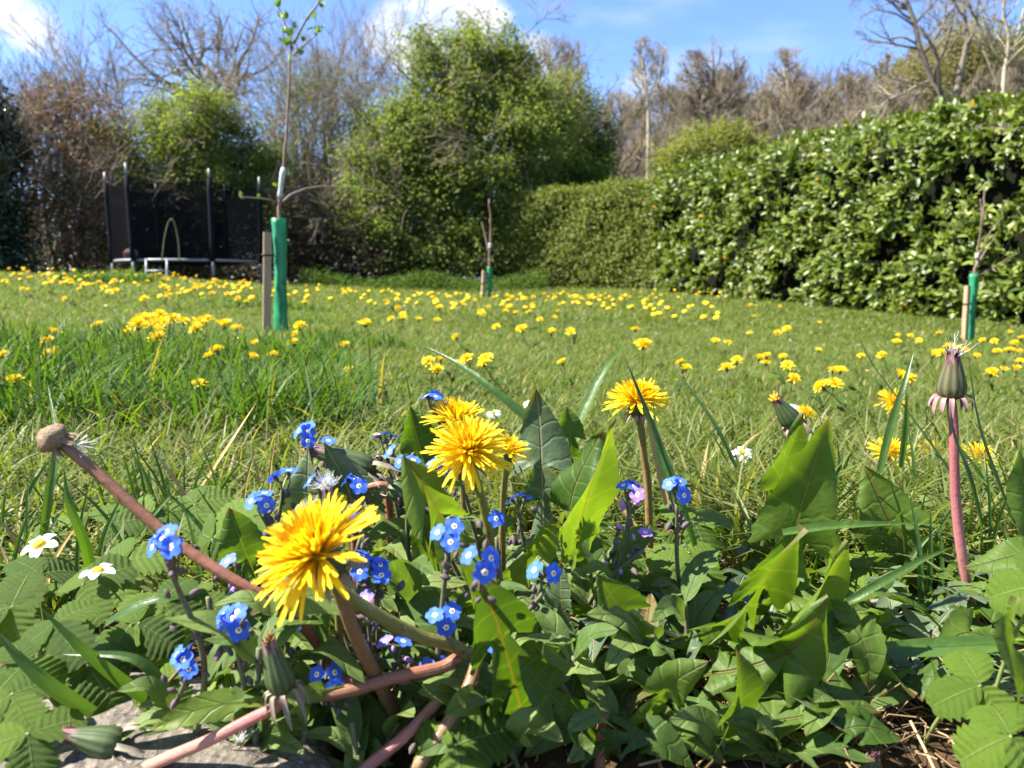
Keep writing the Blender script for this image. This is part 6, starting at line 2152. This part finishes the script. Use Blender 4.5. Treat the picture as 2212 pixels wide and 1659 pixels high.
# ------------------------------------------------------------------ single grass blades that stand out
GB = [('long dark grass blade slanting up to the left over the lawn, above the half-hidden dandelion', [(1215, 985, .49), (1145, 912, .50), (1060, 840, .51), (985, 785, .53), (886, 733, .56)], 24, 'blade', (.4, -.8, .6), .15),
      ('broad fresh grass blade curving up to the right, left of the tall dandelion', [(1222, 1010, .55), (1245, 930, .55), (1285, 840, .56), (1320, 780, .57), (1362, 738, .59)], 27, 'blade', (-.6, -.7, .2), .9),
      ('grass blade crossing in front of the tall dandelion, bending left', [(1500, 1180, .42), (1462, 1060, .42), (1420, 950, .43), (1380, 850, .435), (1352, 776, .44)], 21, 'blade', (.6, -.8, .2), .4),
      ('shorter grass blade in front of the right side of the tall dandelion', [(1470, 1120, .44), (1440, 1030, .445), (1420, 950, .45), (1411, 865, .455)], 19, 'blade', (-.2, -.9, .2), .35),
      ('slim dark blade leaning left, right of the tall dandelion', [(1590, 1010, .50), (1545, 920, .51), (1490, 840, .53), (1455, 793, .55)], 13, 'blade', (.5, -.8, .3), .1),
      ('long thin dark blade leaning left in front of the round dandelion on the right', [(2080, 1060, .47), (2010, 960, .48), (1945, 870, .50), (1880, 780, .52), (1843, 698, .54)], 12, 'blade', (.6, -.7, .3), .05),
      ('straight grass blade leaning right across the round dandelion', [(1900, 1020, .50), (1925, 920, .50), (1950, 840, .50), (1976, 750, .51)], 18, 'blade', (-.5, -.8, .2), .5),
      ('upright blade between the round dandelion and the closed head', [(1945, 1010, .46), (1955, 920, .46), (1958, 850, .46)], 16, 'blade', (0, -1, .2), .7),
      ('dry straw-coloured blade beside the tall dandelion stalk', [(1440, 1090, .475), (1420, 1000, .478), (1405, 930, .48), (1396, 880, .483)], 17, 'straw_blade', (.2, -1, .1), .5),
      ('wide pale grass blade lying flat from right to left across the lower right', [(2150, 1392, .322), (2060, 1397, .325), (1960, 1402, .328), (1850, 1408, .332), (1760, 1425, .34)], 46, 'blade', (0, -.75, .65), .85),
      ('yellowing grass blade lying level in front of the broad dark leaf', [(1690, 1150, .37), (1790, 1136, .37), (1880, 1132, .37), (1980, 1130, .375)], 20, 'blade', (0, -.8, .6), 1.0),
      ('yellowish blade rising to the right over the rounded pale leaf', [(1830, 1300, .36), (1900, 1260, .36), (1990, 1210, .365), (2060, 1180, .37)], 20, 'blade', (.2, -.7, .6), 1.0),
      ('orange dead blade slanting left, under the blue and purple flower cluster', [(1375, 1160, .40), (1350, 1110, .40), (1318, 1060, .405)], 14, 'straw_blade', (.3, -.9, .3), .5),
      ('grass blade curving over the strawberry leaves at lower left', [(228, 1350, .315), (280, 1318, .312), (340, 1296, .312), (392, 1292, .315)], 26, 'blade', (0, -.5, .85), .3),
      ('broad blade rising to the left above the back of the paving stone', [(345, 1530, .30), (260, 1470, .292), (170, 1395, .285), (85, 1310, .283)], 32, 'blade', (.4, -.7, .6), .9),
      ('broad bright blade at the left edge reaching up out of the frame', [(200, 1540, .285), (120, 1490, .278), (50, 1430, .275), (-20, 1350, .275)], 36, 'blade', (.4, -.7, .6), 1.0),
      ('bent blade with a pale crease, lower left', [(370, 1560, .295), (350, 1480, .29), (280, 1420, .288), (120, 1412, .29)], 30, 'blade', (.1, -.8, .6), .55),
      ('tall pale blade standing at the far left', [(92, 1180, .50), (108, 1060, .50), (122, 960, .51), (104, 830, .54)], 20, 'blade', (.2, -.9, .2), .9),
      ('blade standing in front of the leaning brown stalk at the left', [(205, 1290, .40), (185, 1180, .39), (150, 1090, .385), (138, 1010, .39)], 24, 'blade', (.5, -.8, .1), .8),
      ('orange-tipped blade leaning right at the left, half dried', [(430, 1060, .62), (470, 1000, .62), (515, 930, .63), (555, 868, .65)], 9, 'straw_blade', (-.5, -.8, .3), .5),
      ('blade leaning left in front of the pink stalk near its foot', [(2120, 1130, .39), (2090, 1020, .39), (2060, 940, .395), (2052, 870, .40)], 17, 'blade', (.5, -.8, .2), .3),
      ('long blade arching left from the right edge', [(2190, 1130, .44), (2140, 1000, .44), (2110, 900, .45), (2090, 760, .47)], 14, 'blade', (.5, -.8, .2), .6)]
for (lab, ctrl, w_, mt, nr, rn_) in GB:
    grass_blade(lab, ctrl, w_, mt, nr, .35, 0, rn_)
rng = R0(701)
for i in range(110):
    rgt = i % 2 == 0
    d = rng.uniform(.42, .62)
    x0 = rng.uniform(1640, 2230) if rgt else rng.uniform(-20, 620)
    base = gp(x0, 1200, d)
    L = rng.uniform(.07, .125)
    a = rng.random() * 6.3
    o = np.array([math.cos(a), math.sin(a) * .5, 0]) * rng.uniform(.1, .6)
    pts = [base, base + o * L * .25 + (0, 0, L * .5), base + o * L * .8 + np.array([0, 0, L * .85])]
    g = Geo()
    blade_mesh(g, pts, rng.uniform(.0014, .0026), lambda q: np.clip(1 - np.asarray(q) ** 2.2, 0, 1), (rng.normal(0, .5), -1, .2), 18, 5, .35, rnd=rng.random())
    b = g.build('grass_blade', MT['straw_blade'] if rng.random() < .1 else MT['blade'], origin=base)
    tag(b, 'upright grass blade growing among the plants on the right of the bed' if rgt else 'upright grass blade growing at the left behind the strawberry leaves', 'grass blade', 'grass blades on the right of the bed' if rgt else 'grass blades on the left of the bed')

# loose seeds with white hairs on the stone
rng = R0(801)
for (x, y, d, lab) in [(478, 1495 + 40, .285, 'white-haired dandelion seed caught at the back edge of the paving stone'), (520, 1620, .27, 'tuft of dandelion seeds lying on the right side of the paving stone'), (465, 1548, .28, 'single dandelion seed on the paving stone')]:
    c = P(x, y, d)
    c[2] = max(c[2], .032)
    t = thing('dandelion_seed', lab, 'seed', c)
    pappus_hairs(t, c + (0, 0, .003), frame((.1, -.2, 1)), .008, 22, rng, .8)
    g = Geo()
    tubes(g, [c + (-.003, 0, -.001), c + (0, 0, .0), c + (0, 0, .003)], [.0004, .0005, .0002], 5)
    g.build('seed', MT['fmn_dry'], t)

# ================================================================== dandelions and daisies out on the lawn
rng = R0(1001)
VAR = []
for v in range(6):
    g = Geo()
    A, pos, L, u = floret_frames(rng, 72, 1.0, [.0, -.1, .1, -.2, .35, .8][v], 1.45)
    for i in range(72):
        va, fa, ua = floret_arrays(3, -.12, wid=.11, cols=2)
        g.add(va @ (A[i] * L[i]).T + pos[i], fa, ua, .15 + .7 * u[i], 0)
    lathe(g, [(.20, -.45), (.27, -.2), (.18, .02)], np.eye(3), np.zeros(3), 8, mat=1)
    tubes(g, spline([(0, 0, -.4), (rng.normal(0, .25), rng.normal(0, .2), -1.8), (rng.normal(0, .5), rng.normal(0, .4), -4.6)], 6), np.full(6, .085), 6, mat=2)
    for j in range(5):
        a = rng.random() * 6.3
        o = np.array([math.cos(a), math.sin(a), 0])
        b = np.array([0, 0, -4.2])
        Ll = rng.uniform(2.2, 3.6)
        blade_mesh(g, [b, b + o * Ll * .5 + (0, 0, 1.5), b + o * Ll + np.array([0, 0, 1.2])], .42, saw_profile(2, .55, rng), (0, 0, 1), 16, 3, .2, .6, rnd=.5, mat=3)
    VAR.append(g.mesh('dandelion_on_lawn', [MT['far_head'], MT['calyx'], MT['stem_green'], MT['d_leaf']]))


LAWN_N = [0]


def lawn_dandelion(p, R, label, group):
    if LAWN_N[0] >= 284:
        return
    LAWN_N[0] += 1
    tilt = Quaternion((rng.normal(0, 1), rng.normal(0, 1), 0), abs(rng.normal(0, .38)))
    o = bpy.data.objects.new('dandelion', VAR[LAWN_N[0] % 5 if rng.random() > .06 else 5])
    COL.objects.link(o)
    o.location = p
    q = Quaternion((0, 0, 1), rng.random() * 6.3)
    o.rotation_euler = (Quaternion((1, 0, 0), .25 + rng.normal(0, .12)) @ tilt @ q).to_euler()
    R *= rng.uniform(.72, 1.12)
    o.scale = (R, R, R * rng.uniform(.8, 1.25))
    tag(o, label, 'dandelion', group)


EX = {
    ('dandelion in the clump of big flowers left of the nearest stake', 'clump of dandelions left of the nearest stake'):
        [(298, 702, 22), (322, 690, 24), (345, 680, 24), (352, 700, 22), (375, 688, 22), (398, 695, 20), (430, 700, 22), (446, 692, 20), (485, 706, 22), (512, 712, 18), (345, 714, 18), (340, 732, 20), (276, 719, 17), (212, 707, 17), (425, 712, 20), (330, 706, 22), (310, 694, 20)],
    ('dandelion growing beside the long grass at the left', 'dandelions by the long grass at the left'):
        [(430, 830, 16), (545, 773, 18), (452, 770, 18), (468, 757, 18), (122, 760, 17), (100, 766, 15), (116, 720, 15), (104, 735, 13), (8, 766, 14), (550, 745, 12), (590, 766, 12), (30, 822, 14)],
    ('dandelion in the short grass in the middle of the lawn', 'dandelions in the middle of the lawn'):
        [(755, 798, 15), (746, 750, 15), (943, 800, 19), (925, 780, 16), (952, 778, 15), (990, 786, 17), (1008, 775, 14), (1050, 775, 17), (1046, 785, 14), (634, 742, 14), (636, 722, 10), (648, 706, 16), (790, 700, 18), (845, 690, 16), (870, 688, 17), (905, 692, 15), (1072, 706, 12), (1127, 712, 14), (1190, 720, 14), (1233, 718, 16),
         (1215, 785, 12), (1390, 745, 21), (1372, 713, 12), (1470, 783, 10), (1482, 797, 9), (1570, 795, 12), (1592, 780, 10), (1545, 738, 12), (1572, 740, 11), (985, 730, 8)],
    ('dandelion on the right side of the lawn between the hedge and the flower bed', 'dandelions on the right side of the lawn'):
        [(1713, 820, 20), (1775, 836, 18), (1803, 830, 15), (1800, 800, 12), (1815, 802, 15), (1692, 771, 14), (1655, 785, 12), (1655, 770, 9), (1702, 790, 11), (1768, 757, 10), (1700, 712, 10), (1860, 770, 8), (1905, 768, 8), (1965, 818, 12), (1945, 812, 10), (1640, 775, 9), (1620, 720, 8), (1680, 720, 9)],
    ('dandelion in the group at the foot of the right-hand stake', 'dandelions by the right-hand stake'):
        [(2015, 768, 16), (2034, 764, 16), (2050, 748, 18), (2070, 752, 18), (2086, 758, 14), (2028, 720, 13), (1936, 740, 11), (1940, 725, 9), (1967, 726, 12), (2122, 737, 14), (2192, 742, 14), (2204, 782, 12), (2180, 757, 11), (2148, 737, 12), (2206, 730, 14), (2142, 806, 10), (2168, 800, 10), (2195, 800, 12), (2110, 770, 12), (2155, 760, 13), (1985, 735, 8), (2180, 720, 12), (2200, 760, 12)],
}
for (lab, grp), pts in EX.items():
    for (x, y, r) in pts:
        p = hit(x, y, .075)
        lawn_dandelion(p, float(np.clip(px(r, p[1]) * 1.0, .013, .025)), lab, grp)
cl = [(-2.2, 3.9), (-1.9, 4.6), (-3.0, 4.9), (-2.6, 5.8), (-3.6, 6.0), (-3.9, 7.0), (-3.0, 7.2), (-4.6, 7.4), (-2.2, 6.6), (-4.9, 8.6), (-3.6, 8.6), (-5.6, 9.2), (-2.8, 8.4), (-4.2, 9.6)]
for i in range(98):
    c = cl[i % len(cl)]
    x, y = c[0] + rng.normal(0, .34), c[1] + rng.normal(0, .40)
    p = np.array([x, y, float(ground(x, y)) + rng.uniform(.07, .11)])
    lawn_dandelion(p, rng.uniform(.020, .028), 'dandelion in the dense yellow drift across the left of the lawn', 'drift of dandelions on the left of the lawn')
cl = [(-.3, 4.6), (.2, 5.6), (-.6, 6.2), (.3, 7.4), (-.4, 8.4), (.6, 9.2), (.1, 10.0), (1.2, 8.6), (-.1, 4.2)]
for i in range(62):
    c = cl[i % len(cl)]
    x, y = c[0] + rng.normal(0, .36), c[1] + rng.normal(0, .40)
    p = np.array([x, y, float(ground(x, y)) + rng.uniform(.06, .10)])
    lawn_dandelion(p, rng.uniform(.022, .03), 'dandelion far down the lawn on either side of the farthest young tree', 'dandelions far down the middle of the lawn')
cl = [(1.6, 9.5), (2.3, 10.2), (1.0, 10.4), (2.0, 7.4), (1.4, 6.2), (2.6, 8.0), (1.6, 11.2)]
for i in range(26):
    c = cl[i % len(cl)]
    x, y = c[0] + rng.normal(0, .35), c[1] + rng.normal(0, .45)
    p = np.array([x, y, float(ground(x, y)) + rng.uniform(.06, .10)])
    lawn_dandelion(p, rng.uniform(.017, .023), 'scattered dandelion along the foot of the hedges', 'dandelions along the foot of the hedges')

# the many more that are too far off to pick out, as one object
g = Geo()
n = 300
band = rng.random(n)
yy = np.where(band < .62, rng.uniform(4.6, 10.6, n), rng.uniform(5, 11.5, n))
xx = np.where(band < .62, -yy * rng.uniform(.06, .70, n), yy * rng.uniform(-.06, .28, n))
keep = (np.sin(xx * 2.3 + np.sin(yy * 1.9) * 1.5) + np.sin(yy * 2.7 + xx)) > -.55
xx, yy = xx[keep], yy[keep]
for x, y in zip(xx, yy):
    R_ = rng.uniform(.018, .026)
    Fr = frame((rng.normal(-.1, .25), rng.normal(-.25, .2), 1)) * R_
    c_ = np.array([x, y, float(ground(x, y)) + rng.uniform(.06, .10)])
    lathe(g, [(.25, -.35), (.95, -.12), (1.0, .02), (.8, .28), (.4, .42), (.01, .45)], Fr, c_, 9, rng.random(), 0)
    tubes(g, np.array([c_, c_ + (rng.normal(0, .006), 0, -.05), c_ + (rng.normal(0, .01), 0, -.12)]), np.full(3, .002), 4, mat=1)
g.build('distant_dandelions', [MT['far_head'], MT['stem_green']], origin=(-2, 7, .2), kind='stuff')

g = Geo()
for i in range(12):
    a = i * 2 * math.pi / 12
    o = np.array([math.cos(a), math.sin(a), 0])
    blade_mesh(g, [o * .2, o * .6 + (0, 0, .05), o], .17, lambda q: np.clip(np.sin(np.pi * np.clip(np.asarray(q) * .9 + .08, 0, 1)) ** .5, 0, 1), (0, 0, 1), 4, 3, .1, mat=0)
lathe(g, [(.36, 0), (.3, .16), (.001, .22)], np.eye(3), np.zeros(3), 8, mat=1)
tubes(g, np.array([(0, 0, 0), (.1, 0, -2.), (0, .1, -4.5)]), np.full(3, .07), 5, mat=2)
dz = g.mesh('daisy_on_lawn', [MT['white_petal'], MT['yellow_disc'], MT['s_stalk']])
for (x, y) in [(1700, 735), (1780, 708), (1955, 735), (1640, 690), (1500, 700), (1430, 720), (1340, 700), (1200, 690), (1120, 660), (1560, 690), (1975, 742), (300, 690), (510, 730), (230, 660), (880, 660), (990, 650), (1460, 650), (1850, 745), (1870, 800), (1260, 670)]:
    p = hit(x + rng.normal(0, 6), y, .035)
    o = bpy.data.objects.new('daisy', dz)
    COL.objects.link(o)
    o.location = p
    o.rotation_euler = (.3 + rng.normal(0, .2), rng.normal(0, .2), rng.random() * 6)
    s_ = .011
    o.scale = (s_, s_, s_)
    tag(o, 'tiny white daisy scattered in the short grass of the lawn', 'daisy', 'daisies scattered over the lawn')

# ------------------------------------------------------------------ say where each of the look-alike plants stands
MARKS = [(650, 1200, 'the largest dandelion'), (1010, 960, 'the middle dandelion'), (1376, 850, 'the tall straight dandelion'), (2054, 830, 'the closed head on the pink stalk'), (1750, 1000, 'the broad dark leaf'), (1265, 1060, 'the tall backlit leaf'),
         (605, 1440, 'the upright dark bud'), (118, 945, 'the bare brown seed head'), (86, 1180, 'the left strawberry flower'), (212, 1236, 'the lower strawberry flower'), (1603, 978, 'the white daisy'), (1925, 868, 'the round dandelion'),
         (1880, 1080, 'the rounded pale leaf'), (1690, 1230, 'the bright jagged leaves'), (2200, 1580, 'the corner strawberry leaf'), (2066, 1250, 'the foot of the pink stalk'), (350, 1165, 'the largest blue flower cluster'), (392, 1425, 'the lowest left blue cluster'),
         (300, 1600, 'the paving stone'), (960, 1330, 'the three open blue flowers'), (1176, 1238, 'the pair of blue flowers by the backlit leaf'), (945, 1440, 'the blue pair on the reddish stalk'), (300, 1080, 'the leaning brown stalk'), (1415, 1050, 'the blue clusters under the tall dandelion'),
         (2000, 1395, 'the wide flat grass blade'), (1700, 1560, 'the straw-covered bare patch'), (1110, 1440, 'the broad leaf in the bottom middle'), (500, 1338, 'the blue cluster under the largest dandelion'), (1440, 1170, 'the raised strawberry leaf'), (1100, 1620, 'the bottom edge, middle'), (1450, 1600, 'the bottom edge, right of the middle'), (30, 1450, 'the lower left edge'), (30, 1000, 'the left edge, halfway up'), (480, 960, 'the orange-tipped blade')]


def to_view(p):
    v = np.asarray(p, float) - CAM
    zc = v @ BASIS_F
    return (FPX * v[0] / zc + 512) / K, (384 - FPX * (v @ BASIS_U) / zc) / K, zc


def relabel(group, noun, new_group_all=False):
    obs = [o for o in COL.objects if o.get('group') == group and o.parent is None]
    buckets = {}
    for o in obs:
        c = np.array(o.location)
        kids = [k for k in o.children]
        if kids:
            c = np.mean([np.array(o.location) + np.array(k.location) for k in kids], 0)
            if all(np.allclose(k.location, 0) for k in kids):
                c = np.array(o.location) + np.mean([np.mean([np.array(b) for b in k.bound_box], 0) for k in kids if k.type == 'MESH'], 0)
        elif o.type == 'MESH':
            c = c + np.mean([np.array(b) for b in o.bound_box], 0)
        x, y, d = to_view(c)
        mx_, my_, nm = min(MARKS, key=lambda q: math.hypot(q[0] - x, q[1] - y))
        dx_, dy_ = x - mx_, y - my_
        if math.hypot(dx_, dy_) < 35:
            rel = 'close behind' if d > .4 else 'right beside'
        elif abs(dx_) > 1.8 * abs(dy_):
            rel = 'right of' if dx_ > 0 else 'left of'
        elif abs(dy_) > 1.8 * abs(dx_):
            rel = 'below' if dy_ > 0 else 'above'
        else:
            rel = ('below and ' if dy_ > 0 else 'above and ') + ('right of' if dx_ > 0 else 'left of')
        buckets.setdefault((rel, nm), []).append((d, x, o))
    for (rel, nm), lst in buckets.items():
        lst.sort(key=lambda q: q[0])
        n = len(lst)
        for i, (d, x, o) in enumerate(lst):
            pre = '' if n == 1 else (['nearer ', 'farther '][i] if n == 2 else (['nearest ', 'middle ', 'farthest '][i] if n == 3 else ['nearest ', 'second nearest ', 'second farthest ', 'farthest '][min(i, 3) if i < 2 else max(2, 4 - (n - i))]))
            o['label'] = pre + noun + ' ' + rel + ' ' + nm


bpy.context.view_layer.update()
relabel('wild strawberry leaves at lower left', 'three-part strawberry leaf')
relabel('low strawberry leaves on the right', 'low strawberry leaf')
relabel('low dandelion rosettes filling the bed', 'low dandelion rosette')
relabel('flowerless forget-me-not shoots in the bed', 'leafy forget-me-not shoot')
relabel('grass blades on the left of the bed', 'upright grass blade')
relabel('grass blades on the right of the bed', 'upright grass blade')
